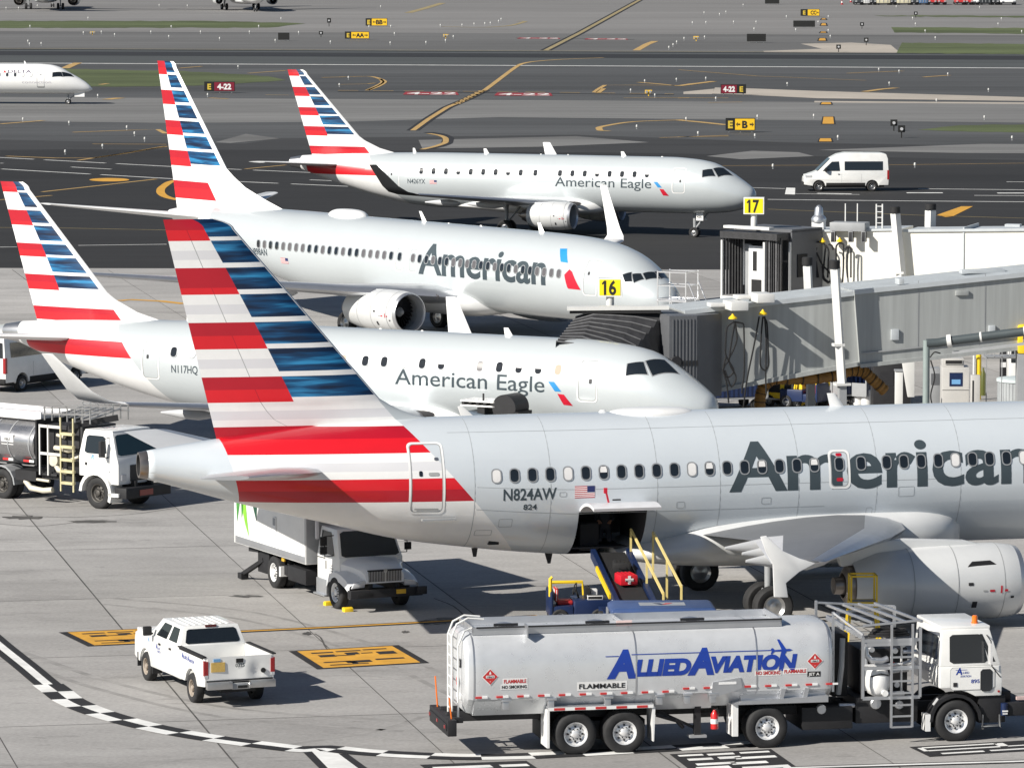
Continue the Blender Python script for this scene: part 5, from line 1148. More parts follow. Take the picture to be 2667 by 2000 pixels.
# ---- silver fuel tanker in the right foreground
FT = Frame(11.06, 122.83, .2006)
tk = thing('fuel_tanker', 'long silver fuel tanker with big blue lettering parked in the right foreground', 'tanker truck', FT.o, FT.a)
W = 2.45
def tsec(x, k=1.0):
    zc = 2.15; pts = [(.0, 1.46), (-.035, 1.75), (-.045, 2.0), (-.035, 2.25), (.0, 2.5), (.09, 2.75), (.25, 2.93), (.5, 3.03), (.8, 3.06)]
    q = pts + [(W - a, b) for a, b in pts[::-1]] + [(W - .12, 1.36), (W - .42, 1.06), (.42, 1.06), (.12, 1.36)]
    return [Vector((x, W / 2 + (a - W / 2) * k, zc + (b - zc) * k)) for a, b in q]
mb = MB(); mb.loft([tsec(-12.46, .72), tsec(-12.44, .9), tsec(-12.36, .97), tsec(-12.24, 1), tsec(-12.0), tsec(-9.0), tsec(-6.0), tsec(-3.6), tsec(-3.32, 1), tsec(-3.2, .96), tsec(-3.12, .85), tsec(-3.1, .6)])
tank = mb.build('tank', [TANKM], tk, 30)
mb = MB()
for x in (-12.25, -8.2, -5.15, -3.3): mb.loft([[q + (q - Vector((x, W / 2, 2.1))).normalized() * .008 for q in tsec(x)], [q + (q - Vector((x, W / 2, 2.1))).normalized() * .008 for q in tsec(x + .035)]], 0, caps=False)
mb.build('weld_band', [ALU], tank, 30)
# coaming along the top, hatches
mb = MB(); z = 3.06
for y in (.38, 2.05): mb.box(-12.2, -4.4, y, y + .03, z - .06, z + .13, 0)
mb.box(-12.2, -12.17, .38, 2.08, z, z + .15, 0); mb.box(-4.43, -4.4, .38, 2.08, z, z + .15, 0); mb.box(-8.3, -8.27, .38, 2.08, z, z + .1, 0); mb.box(-10.9, -10.87, .05, .4, z - .1, z + .2, 0)
mb.build('spill_coaming', [ALU], tk)
for x in (-11.3, -9.0, -6.6):
    mb = MB(); mb.lathe([(0, .26), (.1, .26), (.13, .2), (.16, .05)], (x, .95, z), 'Z', 18, 0); mb.box(x - .3, x + .3, .66, .74, z + .1, z + .16, 1); mb.build('hatch', [ALU, DARK], tk, 40)
mb = MB(); mb.tube([(-12.1, .36, z + .12), (-8.3, .36, z + .12), (-4.4, .36, z + .12)], .022, 6); mb.build('vent_pipe', [DARK], tk, 40)
# reflective strip, brackets, lower valance
mb = MB()
for i in range(18):
    x = -12.2 + i * .52
    zz = 1.50 if x < -7 else 1.56
    mb.box(x, x + .16, -.012 - .03, -.004, zz, zz + .045, 0); mb.box(x + .16, x + .30, -.012 - .03, -.004, zz, zz + .045, 1)
build_each(mb, 'reflector_strip', [REDP, WHITE], tk)
mb = MB(); mb.prism([(.02, 1.46), (.36, 1.02), (W - .36, 1.02), (W - .02, 1.46)], -12.2, -10.35, 'YZ', 0); mb.build('tank_sump', [TANKM], tk); mb = MB()
mb.prism([(.02, 1.46), (.36, 1.02), (W - .36, 1.02), (W - .02, 1.46)], -7.7, -6.2, 'YZ', 0); mb.build('tank_sump', [TANKM], tk)
for x in (-11.55, -10.42, -9.0, -7.7, -7.0, -6.35):
    mb = MB(); mb.box(x, x + .24, -.07, .12, 1.40, 1.46, 0); mb.box(x + .03, x + .18, -.05, .1, 1.2, 1.40, 0); mb.build('tank_bracket', [ALU], tk, bevel=.012)
mb = MB(); mb.box(-10.4, -7.75, -.06, .9, 1.14, 1.24, 0); mb.box(-10.4, -7.75, -.065, -.055, 1.14, 1.22, 1)
for i in range(5): mb.box(-10.25 + i * .52, -9.98 + i * .52, -.07, -.06, 1.15, 1.21, 2)
mb.box(-10.42, -10.36, -.06, .7, .22, 1.16, 3); mb.prism([(-7.78, 1.15), (-7.7, 1.15), (-7.73, .3), (-7.76, .3)], -.04, .6, 'XZ', 3); mb.build('trailer_fender', [ALU, WHITE, REDP, WHITE], tk)
for x in (-9.69, -8.46):
    truck_wheel(tk, x, .13, .53, .29, CHROME); truck_wheel(tk, x, .46, .53, .29, STEEL); truck_wheel(tk, x, W - .13, .53, .29, STEEL, 1)
for x in (-4.85,): truck_wheel(tk, x, .13, .53, .29, CHROME); truck_wheel(tk, x, .46, .53, .29, STEEL); truck_wheel(tk, x, W - .13, .53, .29, STEEL, 1)
truck_wheel(tk, 0, .15, .53, .3, CHROME); truck_wheel(tk, 0, W - .15, .53, .3, CHROME, 1)
mb = MB()
for y in (.75, W - .85): mb.box(-12.75, -5.9, y, y + .12, .82, 1.06, 0); mb.box(-6.4, 1.1, y, y + .12, .72, .95, 0)
for x in (-9.69, -8.46, -4.85, 0): mb.tube([(x, .1, .53), (x, W - .1, .53)], .1, 10)
mb.box(-3.9, -2.6, .25, 1.9, .4, .95, 0); mb.box(-2.5, -.9, .35, W - .3, .5, 1.15, 0); mb.box(-5.9, -5.2, .7, 1.7, .95, 1.1, 0); mb.box(-10.4, -7.8, .65, W - .6, .3, .75, 0); mb.build('chassis', [CHAS], tk, bevel=.02)
# landing legs, hoses and braces under the trailer
mb = MB(); mb.box(-6.62, -6.46, .32, .48, .35, 1.1, 0); mb.box(-6.75, -6.33, .24, .56, .3, .36, 1); mb.bar((-7.5, .5, .95), (-6.55, .45, .5), .07, .07, 0); mb.tube([(-7.6, .3, .9), (-7.1, .25, .75), (-6.9, .4, .55)], .05, 8, 0)
mb.build('landing_leg', [CHAS, GREYM], tk, 40)
mb = MB(); mb.lathe([(0, .095), (.36, .095), (.43, .05), (.47, .03)], (-6.2, -.02, .56), 'Z', 14, 0); mb.lathe([(.13, .098), (.25, .098)], (-6.2, -.02, .56), 'Z', 14, 1); mb.tube([(-6.2, -.02, 1.02), (-6.15, -.06, 1.06), (-6.08, -.06, .9)], .018, 6, 2); mb.build('fire_extinguisher', [EXT, WHITE, BLACK], tk, 40)
mb = MB(); mb.prism([(-6.25, 1.72), (-5.55, 1.82), (-5.5, 1.55), (-6.3, 1.32)], -.06, .05, 'XZ', 0); mb.box(-6.1, -5.66, -.07, -.06, 1.66, 1.72, 1); mb.build('instruction_panel', [ALU, WHITE], tk)
mb = MB(); mb.prism([(-5.75, 1.14), (-3.32, 1.14), (-3.32, 1.3), (-5.5, 1.22)], -.08, .9, 'XZ', 0); mb.box(-5.5, -3.34, .12, .85, 1.14, 1.55, 0)
for x in (-4.55, -3.95): mb.prism([(x, 1.22), (x + .1, 1.26), (x + .16, 1.5), (x + .04, 1.5)], -.04, .15, 'XZ', 0)
mb.box(-5.74, -5.6, -.03, .6, .35, 1.14, 1); mb.build('drive_fender', [ALU, WHITE], tk)
# rear: bumper, ladder, wands, lamps
mb = MB(); mb.box(-12.88, -12.66, .0, W, .58, .98, 0); mb.box(-12.91, -12.88, .1, W - .1, .7, .88, 0); mb.box(-12.7, -12.4, .5, .62, .82, .96, 0); mb.box(-12.7, -12.4, W - .62, W - .5, .82, .96, 0); o = mb.build('rear_bumper', [CHAS], tk, bevel=.02)
mb = MB()
for y in (.2, 1.2, 2.2): mb.box(-12.925, -12.91, y, y + .12, .75, .83, 0)
mb.build('tail_lamp', [LRED], o)
for y in (.25, 2.1):
    mb = MB(); mb.tube([(-12.74, y, .95), (-12.8, y, 1.5 if y < 1 else 1.75)], .02, 8, 0); mb.build('marker_wand', [LAMB], tk, 40)
mb = MB(); xs = -12.6
for y in (.95, 1.45): mb.tube([(xs, y, .95), (xs, y, 2.9), (xs + .12, y, 3.2), (xs + .4, y, 3.34), (xs + .8, y, 3.3)], .026, 8)
for i in range(8): mb.tube([(xs, .95, 1.1 + i * .26), (xs, 1.45, 1.1 + i * .26)], .018, 6)
mb.tube([(-12.56, .35, 1.0), (-12.56, .35, 2.75), (-12.4, .4, 3.1), (-12.2, .5, 3.16)], .026, 8); mb.build('rear_ladder', [COLW], tk, 40)
mb = MB(); mb.box(-12.5, -12.45, .45, .65, 2.2, 2.4, 0); mb.box(-12.52, -12.5, .49, .61, 2.24, 2.36, 1); mb.box(-12.5, -12.46, .45, .95, 1.42, 1.52, 1); build_each(mb, 'rear_plate', [DARK, WHITE], tk)
placard(tk, (-12.5, .75, 1.82), -Y_ * 1, Z_, .2)
# side writing
S = -.052
TPX, TPY = [1.3, 1.46, 1.75, 2.0, 2.25, 2.5, 2.75, 2.93], [.0, .0, -.035, -.045, -.035, .0, .09, .25]
def TPF(z):
    for i in range(7):
        if z <= TPX[i + 1]: return TPY[i] + (TPY[i + 1] - TPY[i]) * (z - TPX[i]) / (TPX[i + 1] - TPX[i])
    return .25
def drape(o):
    for q in o.data.vertices: q.co.y = TPF(q.co.z) - .007 + (q.co.y - S)
    return o
def tx(txt, x, z, h, mat, bold, w=None, sh=0, plate=None, pad=.05, sp=1.0): return drape(decal(tk, txt, (x, S, z), X_, Z_, h, mat, bold, w, sh, plate, pad=pad, space=sp, cut=.05))
tx('A', -8.93, 1.93, .66, ABLUE, .06, .74, .18); tx('LLIED', -8.22, 1.95, .39, ABLUE, .06, 1.42, .18); tx('A', -6.9, 1.955, .62, ABLUE, .06, .68, .18); tx('VIATION', -6.3, 1.98, .38, ABLUE, .06, 2.2, .18)
mb = MB(); mb.box(-8.95, -8.62, S - .002, S, 2.425, 2.445); mb.box(-8.3, -4.72, S - .002, S, 2.455, 2.475)
for q in ([(-4.78, 2.5), (-4.72, 2.52), (-4.68, 2.47), (-4.30, 2.49), (-4.22, 2.46), (-4.30, 2.43), (-4.68, 2.43), (-4.76, 2.36), (-4.78, 2.38), (-4.75, 2.46)], [(-4.6, 2.72), (-4.54, 2.72), (-4.38, 2.48), (-4.5, 2.47)], [(-4.5, 2.45), (-4.36, 2.45), (-4.52, 2.18), (-4.58, 2.2)]): mb.poly([(a, S - .003, b) for a, b in q])
drape(mb.build('aircraft_emblem', [ABLUE], tk))
tx('FLAMMABLE', -9.62, 1.66, .12, BLACK, .022, 1.16, 0, WHITE); tx('FLAMMABLE', -11.5, 1.86, .09, REDP, .03, .56, 0, WHITE, .03); tx('NO SMOKING', -11.55, 1.73, .075, BLACK, .03, .62, 0, WHITE, .03)
tx('NO SMOKING', -5.16, 1.87, .085, REDP, .03, .62, 0, WHITE, .03); tx('FLAMMABLE', -4.44, 1.89, .085, REDP, .03, .56, 0, WHITE, .03)
tx('JET A', -3.82, 1.81, .07, WHITE, .02, .28, 0, BLACK, .03)
placard(tk, (-11.84, S, 2.03), X_, Z_, .21); placard(tk, (-3.66, S, 2.17), X_, Z_, .21, '1863')
mb = MB(); mb.box(-8.6, -8.2, .37, .38, 3.12, 3.26); mb.build('top_notice', [M('pink_notice', (.8, .62, .6), .5)], tk)
# pump rack
mb = MB(); R_ = .035
x0, x1, z0, z1 = -2.42, -.95, 1.18, 2.72
for x in (x0, x1): mb.bar((x, .0, z0), (x, .0, z1 + (.2 if x == x1 else 0)), .07); mb.bar((x, W - .1, z0), (x, W - .1, z1 + .4), .07)
for z in (z0, 1.93, 2.62): mb.bar((x0, 0, z), (x1, 0, z), .06, .08)
mb.box(x0 + .1, x1 - .1, -.02, .0, 2.48, 2.62, 0); mb.bar((x0, 0, z1), (-3.0, 1.3, 3.05), .06, .12); mb.bar((-3.05, .5, 1.3), (-3.05, .5, 3.3), .06); mb.bar((-3.05, W - .3, 1.3), (-3.05, W - .3, 3.35), .06)
for y, xx in ((.0, 0), (W - .1, 0)): mb.bar((x0, y, z1 + .28), (x1, y, z1 + .38), .05)
for i in range(4): mb.bar((-2.75 + i * .42, W - .2, 3.22), (-2.15 + i * .42, .05, 3.06), .06)
mb.bar((-3.05, .5, 3.28), (x0, 0, 2.78), .05); mb.bar((-3.05, W - .3, 3.3), (x1, W - .1, 3.12), .05); mb.build('pump_rack', [ALU], tk)
mb = MB()
for x in (-1.7, -1.16): mb.bar((x, -.06, .44), (x, -.06, 3.02), .055)
for z in (.45, .72, 1.0, 1.3, 1.6, 1.9, 2.2): mb.bar((-1.7, -.06, z), (-1.16, -.06, z), .045)
mb.build('access_ladder', [ALU], tk)
mb = MB(); n = 18; rg = []
for k in range(3):
    mb.tube([(-1.68 + (.52 - k * .05) * math.cos(2 * math.pi * i / n), .25 + (.2) * math.sin(2 * math.pi * i / n), 2.72 + k * .06) for i in range(n)], .035, 6, closed=True)
mb.build('hose_coil', [BLACK], tk, 40)
mb = MB(); mb.lathe([(-.38, .01), (-.36, .12), (-.28, .25), (-.1, .31), (.1, .31), (.28, .25), (.36, .12), (.38, .01)], (-1.95, .32, 1.55), 'Z', 22, 0); mb.tube([(-2.18, .12, 1.7), (-1.95, .02, 1.78), (-1.72, .12, 1.72)], .02, 6, 1); mb.lathe([(-.1, .08), (0, .08)], (-1.85, .05, 1.3), 'Y', 10, 0); mb.build('filter_vessel', [WHITE, BLACK], tk, 40)
mb = MB(); mb.tube([(-2.3, .15, 2.45), (-2.3, .12, 2.25), (-2.18, .1, 2.12), (-1.9, .1, 2.1), (-1.75, .12, 2.15)], .075, 10, 0); mb.tube([(-2.05, .2, 1.25), (-1.3, .2, 1.25)], .06, 8, 0); mb.tube([(-1.35, .15, 2.3), (-1.0, .15, 2.3)], .05, 8, 0); mb.tube([(-1.35, .15, 2.0), (-1.0, .2, 2.1)], .04, 8, 0)
build_each(mb, 'pump_piping', [ALU], tk, 40)
for pts, r, m_ in (([(-2.2, .5, 1.3), (-2.2, .5, 2.5), (-1.5, .5, 2.55)], .05, ALU), ([(-1.6, .55, 1.3), (-1.55, .5, 1.75), (-1.1, .5, 1.8)], .06, STEEL), ([(-1.3, .45, 1.25), (-1.3, .45, 2.4)], .03, CHROME), ([(-2.85, .7, 1.2), (-2.8, .6, 1.9), (-2.75, .7, 2.6)], .07, GREYM), ([(-2.3, .3, 1.95), (-1.0, .3, 1.98)], .035, CHROME), ([(-2.9, .45, .95), (-1.0, .45, .92)], .06, ALU), ([(-2.3, .6, 2.62), (-1.0, .9, 2.66)], .04, STEEL)):
    mb = MB(); mb.tube(pts, r, 8); mb.build('pipe', [m_], tk, 40)
for x, z, d in ((-2.0, 1.0, .2), (-1.4, .95, .16), (-3.4, .9, .18)):
    mb = MB(); mb.lathe([(-.06, d * .6), (-.04, d * .7), (.04, d * .7), (.06, d * .6)], (x, .3, z), 'Y', 12); mb.build('valve', [ALU], tk, 40)
mb = MB(); mb.box(-2.3, -1.05, .75, W - .4, 1.2, 2.3, 0); mb.box(-2.95, -2.55, .9, W - .4, 1.1, 2.7, 0); mb.build('pump_body', [CHAS], tk, bevel=.04)
for k, (x, z, mt) in enumerate(((-1.5, 2.3, ALU), (-1.55, 1.95, REDP), (-1.3, 2.45, WHITE), (-2.1, 2.35, ALU), (-1.45, 1.45, ALU))):
    mb = MB(); mb.lathe([(0, .07), (.09, .07), (.1, .05)], (x, .3, z), 'Y', 12, 0); mb.build('gauge', [mt], tk, 40)
# cab-over cab
c = Box6((-.42, 1.16, .06, W - .06, 1.9), (-.36, .88, .12, W - .12, 2.82)); mb = MB(); c.shell(mb)
mb.prism([(-.42, 1.9), (1.16, 1.9), (1.2, 1.5), (1.18, 1.14), (.5, 1.14), (.3, 1.24), (-.1, 1.36), (-.42, 1.36)], .04, W - .04, 'XZ', 0); mb.box(-.38, .9, .14, W - .14, 2.8, 2.9, 0)
cab = mb.build('cab', [WTRUCK], tk, bevel=.035)
mb = MB(); c.patch(mb, 'right', rr(.16, .80, .08, .86, .06), .008); c.patch(mb, 'right', [(.84, .1), (.93, .1), (.82, .86), (.76, .86)][::1], .002); mb.build('side_window', [GLASS], cab)
mb = MB(); c.patch(mb, 'front', rr(.05, .95, .05, .92, .05), .01); mb.build('windscreen', [GLASS], cab)
mb = MB(); c.patch(mb, 'rear', rr(.1, .9, .15, .8, .05), .01); mb.build('rear_window', [GLASS], cab)
mb = MB(); mb.prism(rr(.62, .93, 1.26, 1.82, .06), .01, .022, 'XZ', 0); mb.build('lower_window', [GLASS], cab)
mb = MB(); mb.prism(rr(-.16, 1.0, 1.3, 1.88, .06), .03, .036, 'XZ', 0); mb.prism(rr(-.145, .985, 1.315, 1.865, .06), .024, .03, 'XZ', 1); mb.box(-.08, .02, .01, .03, 1.4, 1.5, 2); mb.build('door', [SEAM, WTRUCK, DARK], cab)
decal(cab, 'A', (-.02, .02, 1.70), X_, Z_, .17, ABLUE, .03, .17, .15); decal(cab, 'LLIED', (.13, .02, 1.72), X_, Z_, .05, ABLUE, .01, .2); decal(cab, 'AVIATION', (.1, .02, 1.63), X_, Z_, .05, ABLUE, .01, .28); decal(cab, '895', (.38, .018, 1.48), X_, Z_, .09, ABLUE, .015, .22)
mb = MB(); mb.box(-.02, .28, .02, .024, 1.81, 1.82); mb.build('door_stripe', [ABLUE], cab)
mb = MB(); mb.lathe([(0, .09), (.03, .09), (.03, .075), (.18, .07), (.2, .05)], (.62, .55, 2.9), 'Z', 16, 0); mb.build('beacon', [LAMB], cab, 40)
mb = MB(); mb.box(.78, .84, -.3, -.1, 1.98, 2.5, 0); mb.tube([(.95, .05, 1.85), (.85, -.2, 1.92), (.82, -.2, 2.55), (.8, .1, 2.66)], .015, 6, 1); mb.tube([(.85, -.2, 1.92), (1.15, .05, 1.6)], .015, 6, 1); mb.build('mirror', [CHROME, DARK], cab)
mb = MB(); mb.lathe([(-.02, .03), (0, .03)], (1.1, .03, 1.25), 'Y', 10, 0); mb.build('side_marker', [LRED], cab)
mb = MB(); pts = [(.68 * math.cos(a), .53 + .68 * math.sin(a)) for a in [math.pi * i / 10 for i in range(11)]]; pin = [(.6 * math.cos(a), .53 + .6 * math.sin(a)) for a in [math.pi * i / 10 for i in range(10, -1, -1)]]
mb.prism(pts + pin, .02, .5, 'XZ', 0); mb.box(-.78, -.66, .02, .4, .3, .72, 1); mb.prism([(-.62, .98), (-.5, 1.14), (-.46, 1.1), (-.58, .95)], .01, .02, 'XZ', 1); mb.build('wheel_arch', [CHAS, WHITE], tk, 40)
mb = MB(); mb.box(.62, 1.3, .1, W - .1, .45, 1.14, 0); mb.box(1.28, 1.9, .0, W, .62, .95, 0); mb.box(1.2, 1.5, .3, W - .3, .95, 1.2, 0)
mb.box(.68, 1.15, .02, .1, .35, .4, 1); mb.box(.68, .72, .02, .06, .35, .68, 1); mb.box(1.11, 1.15, .02, .06, .35, .68, 1); mb.build('front_frame', [CHAS, GREYM], tk, bevel=.015)
mb = MB(); mb.tube([(1.24, -.0, .95), (1.24, -.0, .65)], .09, 12, 0); mb.box(1.17, 1.31, -.09, -.07, .74, .78, 1); mb.box(1.18, 1.3, -.09, -.07, .68, .71, 1); mb.build('front_canister', [NAVY, WHITE], tk, 40)
mb = MB(); mb.lathe([(0, .02), (.08, .11), (.3, .13), (.42, .08)], (1.98, .15, .8), 'Z', 14, 0); mb.box(1.6, 1.95, .1, .2, 1.0, 1.08, 0); mb.build('front_hose_reel', [M('pale_pink_rubber', (.55, .42, .40), .5, 0, .2, 5)], tk, 40)

# ---- white pickup
pk = thing('pickup_truck', 'white crew cab pickup with a dented tailgate on the open concrete', 'pickup', (-7.50, 129.22, 0), R(111.8))
pk.scale = (.95, .95, .95)
HW = 1.0
# body sides: rear axle at x=0, front axle at 4.15; nose at 5.1; tail at -1.2
def arch(cx, r, z0, n=9, rev=False):
    p = [(cx + r * math.cos(a), .42 + r * math.sin(a)) for a in [math.pi * i / n for i in range(n + 1)]]
    return [q for q in p if q[1] >= z0] if not rev else [q for q in p if q[1] >= z0][::-1]
top = [(-1.2, 1.42), (1.02, 1.42), (1.02, 1.38), (3.62, 1.40), (3.75, 1.44), (4.6, 1.40), (5.02, 1.30), (5.1, 1.1), (5.12, .62)]
bot = [(4.15 + .52, .5)] + arch(4.15, .52, .5) + [(4.15 - .52, .5), (.54, .55)] + arch(0, .54, .55) + [(-.54, .55), (-1.2, .62)]
mb = MB()
for s in (-1, 1): mb.prism(top + bot, s * HW, s * (HW - .09), 'XZ', 0)
mb.prism([(1.0, .55), (1.06, .55), (1.06, 1.44), (1.0, 1.44)], -HW + .09, HW - .09, 'XZ', 0)
mb.box(3.6, 5.05, -HW + .06, HW - .06, 1.2, 1.42, 0); mb.box(1.06, 3.7, -HW + .05, HW - .05, .5, .62, 0); mb.box(3.7, 5.08, -HW + .08, HW - .08, .62, 1.0, 0)
body = mb.build('body', [WTRUCK], pk, bevel=.03)
mb = MB(); mb.box(-1.12, 1.0, -HW + .09, HW - .09, .72, .78, 0)
for s in (-1, 1): mb.box(-.45, .45, s * HW - s * .28 if s > 0 else -HW + .09, s * HW - s * .09 if s > 0 else -HW + .28, .78, 1.0, 0)
mb.build('bed', [BEDL], pk, bevel=.02)
mb = MB()
for s in (-1, 1): mb.box(-1.22, 1.0, s * HW - .06, s * HW + .06 - (.0), 1.42, 1.46, 0)
mb.build('bed_rail', [BLACK], pk, bevel=.01)
# dented tailgate
mb = MB(); nx, nz = 14, 8; vs = []
for k in (0, 1):
    for i in range(nx + 1):
        for j in range(nz + 1):
            y = -HW + .08 + (2 * HW - .16) * i / nx; z = .80 + .62 * j / nz; d = -1.22
            d += .05 * math.exp(-((y + .52) / .16) ** 2 - ((z - 1.0) / .22) ** 2) - .022 * math.exp(-((y + .2) / .12) ** 2 - ((z - 1.05) / .3) ** 2) + .015 * math.sin(y * 5) * (1 - j / nz)
            vs.append((d + k * .07, y, z))
n1 = (nx + 1) * (nz + 1); fs = []
for k in (0, 1):
    for i in range(nx):
        for j in range(nz): a = k * n1 + i * (nz + 1) + j; fs.append((a, a + 1, a + nz + 2, a + nz + 1))
for i in range(nx):
    for j in (0, nz): a = i * (nz + 1) + j; fs.append((a, a + nz + 1, n1 + a + nz + 1, n1 + a))
for j in range(nz):
    for i in (0, nx): a = i * (nz + 1) + j; fs.append((a, a + 1, n1 + a + 1, n1 + a))
mb.add(vs, fs); tg = mb.build('tailgate', [WTRUCK], pk, 45)
mb = MB(); mb.box(-1.25, -1.2, -.1, .1, 1.25, 1.36, 0); mb.lathe([(-.03, .07), (0, .07)], (-1.22, -.68, 1.0), 'X', 14, 0); mb.box(-1.235, -1.2, .42, .82, 1.02, 1.28, 1); mb.box(-1.235, -1.2, .55, .75, 1.3, 1.38, 2); build_each(mb, 'tailgate_fitting', [BLACK, PLATE, LBLUE], tg)
decal(tg, '0325', (-1.24, .12, 1.13), -Y_, Z_, .1, SLATE, .02, .26)
mb = MB(); mb.box(-1.42, -1.24, -HW + .02, -.26, .56, .76, 0); mb.box(-1.42, -1.24, .26, HW - .02, .56, .76, 0); mb.box(-1.38, -1.22, -.26, .26, .54, .7, 1); mb.box(-1.40, -1.38, -.18, .12, .56, .66, 2); mb.lathe([(-.1, .03), (0, .05), (.04, .03)], (-1.45, -.22, .68), 'Z', 10, 0); mb.box(-1.24, -1.2, -HW + .04, HW - .04, .74, .8, 2); mb.build('rear_bumper', [STEEL, GREYM, BLACK], pk, bevel=.025)
for s in (-1, 1):
    mb = MB(); mb.box(-1.23, -1.14, s * HW - .02 if s > 0 else -HW - .02, s * HW + .02 if s > 0 else -HW + .02, .92, 1.34, 0); mb.box(-1.235, -1.15, *(sorted((s * (HW + .005), s * (HW - .1)))), .94, 1.32, 0); mb.box(-1.24, -1.15, *(sorted((s * (HW + .006), s * (HW - .09)))), .86, .94, 1); mb.build('tail_lamp', [LRED, LCLR], pk)
gh = Box6((1.04, 3.78, -HW + .04, HW - .04, 1.38), (1.28, 3.05, -HW + .2, HW - .2, 1.93)); mb = MB(); gh.shell(mb)
for k in range(7): mb.box(1.45, 2.9, -.62 + k * .19, -.54 + k * .19, 1.93, 1.955, 0)
cab = mb.build('cab', [WTRUCK], pk, bevel=.05)
for f in ('left', 'right'):
    mb = MB(); fl = (lambda u: 1 - u) if f == 'left' else (lambda u: u)
    gh.patch(mb, f, [(fl(u), v) for u, v in [(.40, .14), (.13, .14), (.10, .86), (.38, .86)]], .012); mb.build('side_window', [GLASS], cab)
    mb = MB(); gh.patch(mb, f, [(fl(u), v) for u, v in [(.82, .12), (.48, .12), (.46, .86), (.80, .86)]], .012); mb.build('side_window', [GLASS], cab)
mb = MB(); gh.patch(mb, 'rear', rr(.07, .93, .16, .86, .07, .5), .012); mb.build('rear_window', [GLASS], cab)
mb = MB(); gh.patch(mb, 'front', rr(.06, .94, .08, .9, .05), .012); mb.build('windscreen', [GLASS], cab)
mb = MB(); mb.box(1.24, 1.3, -.16, .16, 1.89, 1.95, 0); mb.build('brake_lamp', [M('dark_red_lamp', (.1, .01, .01), .3)], cab)
mb = MB()
for x in (1.55, 2.55, 3.5): mb.box(x, x + .012, HW, HW + .003, .62, 1.38, 0)
for x in (1.75, 2.7): mb.box(x, x + .14, HW, HW + .03, 1.22, 1.27, 1)
mb.box(-1.1, 1.0, HW, HW + .012, 1.36, 1.4, 1); mb.build('door_seam', [SEAM, BLACK], pk)
for s in (-1, 1):
    mb = MB(); mb.box(3.28, 3.42, *sorted((s * (HW + .06), s * (HW + .30))), 1.42, 1.68, 0); mb.box(3.33, 3.4, *sorted((s * HW, s * (HW + .1))), 1.44, 1.5, 0); mb.build('mirror', [BLACK], pk, bevel=.03)
truck_wheel(pk, 0, HW - .14, .42, .27, M('dusty_rim', (.42, .36, .30), .5, .4), 1, holes=7); truck_wheel(pk, 4.15, HW - .14, .42, .27, MATS['dusty_rim'], 1, holes=7); truck_wheel(pk, 0, -HW + .14, .42, .27, MATS['dusty_rim'], -1); truck_wheel(pk, 4.15, -HW + .14, .42, .27, MATS['dusty_rim'], -1)
mb = MB(); mb.box(-1.1, 4.9, -.5, .5, .42, .7, 0); mb.tube([(0, -.9, .42), (0, .9, .42)], .09, 8); mb.tube([(4.15, -.9, .42), (4.15, .9, .42)], .07, 8); mb.box(3.55, 4.75, -.8, .8, .55, 1.15, 0); mb.box(-.55, .55, -.85, .85, .7, .74, 0); mb.box(3.5, 3.56, HW - .3, HW - .02, .3, .62, 0); mb.box(4.75, 4.8, HW - .3, HW + .02, .35, .75, 0); mb.build('underbody', [CHAS], pk)
mb = MB(); mb.box(5.05, 5.2, -HW + .05, HW - .05, .5, .72, 0); mb.box(5.08, 5.13, -.6, .6, .82, 1.2, 1); mb.box(5.0, 5.1, HW - .3, HW - .02, .95, 1.2, 2); mb.box(5.0, 5.1, -HW + .02, -HW + .3, .95, 1.2, 2); mb.build('front_end', [STEEL, DARK, LCLR], pk, bevel=.02)
def pl(txt, x, z, h, m, b, w): return decal(pk, txt, (x, HW + .006, z), -X_, Z_, h, m, b, w, .1)
pl('A', .78, 1.16, .16, ABLUE, .03, .16); pl('LLIED', .62, 1.16, .09, ABLUE, .02, .32); pl('A', .28, 1.14, .15, ABLUE, .03, .15); pl('VIATION', .12, 1.13, .09, ABLUE, .02, .42); pl('A', 3.12, 1.08, .15, ABLUE, .03, .15); pl('LLIED', 2.95, 1.08, .06, ABLUE, .01, .2); pl('AVIATION', 3.0, .99, .06, ABLUE, .01, .3)
decal(pk, 'A', (3.85, HW + .006, 1.18), -X_, Z_, .14, LBLUE, .02, .14)

# ---- catering truck nosing out from under the tail
ct = thing('catering_truck', 'catering box truck with a grey bonnet parked under the foreground tail', 'truck', (-4.22, 146.4, 0), R(-65))
# local: front axle x=0, rear axle x=-4.85; near side is -y
HB = 1.1
mb = MB()
for y in (-.42, .42): mb.box(-6.6, 1.1, y - .06, y + .06, .62, .85, 0)
mb.box(-3.7, -2.3, -HB + .02, HB - .02, .42, .86, 0); mb.box(-4.2, -3.72, -HB + .1, -.5, .5, .8, 0); mb.tube([(0, -1, .5), (0, 1, .5)], .08, 8); mb.tube([(-4.85, -1, .5), (-4.85, 1, .5)], .12, 8); mb.box(-6.3, -5.4, -HB + .1, HB - .1, .35, 1.05, 0); mb.build('chassis', [CHAS], ct, bevel=.02)
bx = MB(); bx.box(-7.6, -1.95, -1.22, 1.22, 1.32, 3.72, 0); bx.box(-7.62, -1.93, -1.235, 1.235, 1.1, 1.34, 1); bx.box(-2.0, -1.9, -1.24, 1.24, 1.1, 3.75, 2); bx.box(-7.64, -7.56, -1.24, 1.24, 1.1, 3.75, 0)
box = bx.build('cargo_box', [WTRUCK, ALU, GREYM], ct, bevel=.015)
mb = MB(); LG = [M('leaf_green', (.06, .26, .05), .5, 0, .2, 2), M('lime_green', (.22, .55, .04), .5, 0, .2, 2), M('deep_green', (.015, .07, .04), .5, 0, .2, 2)]
y = -1.228
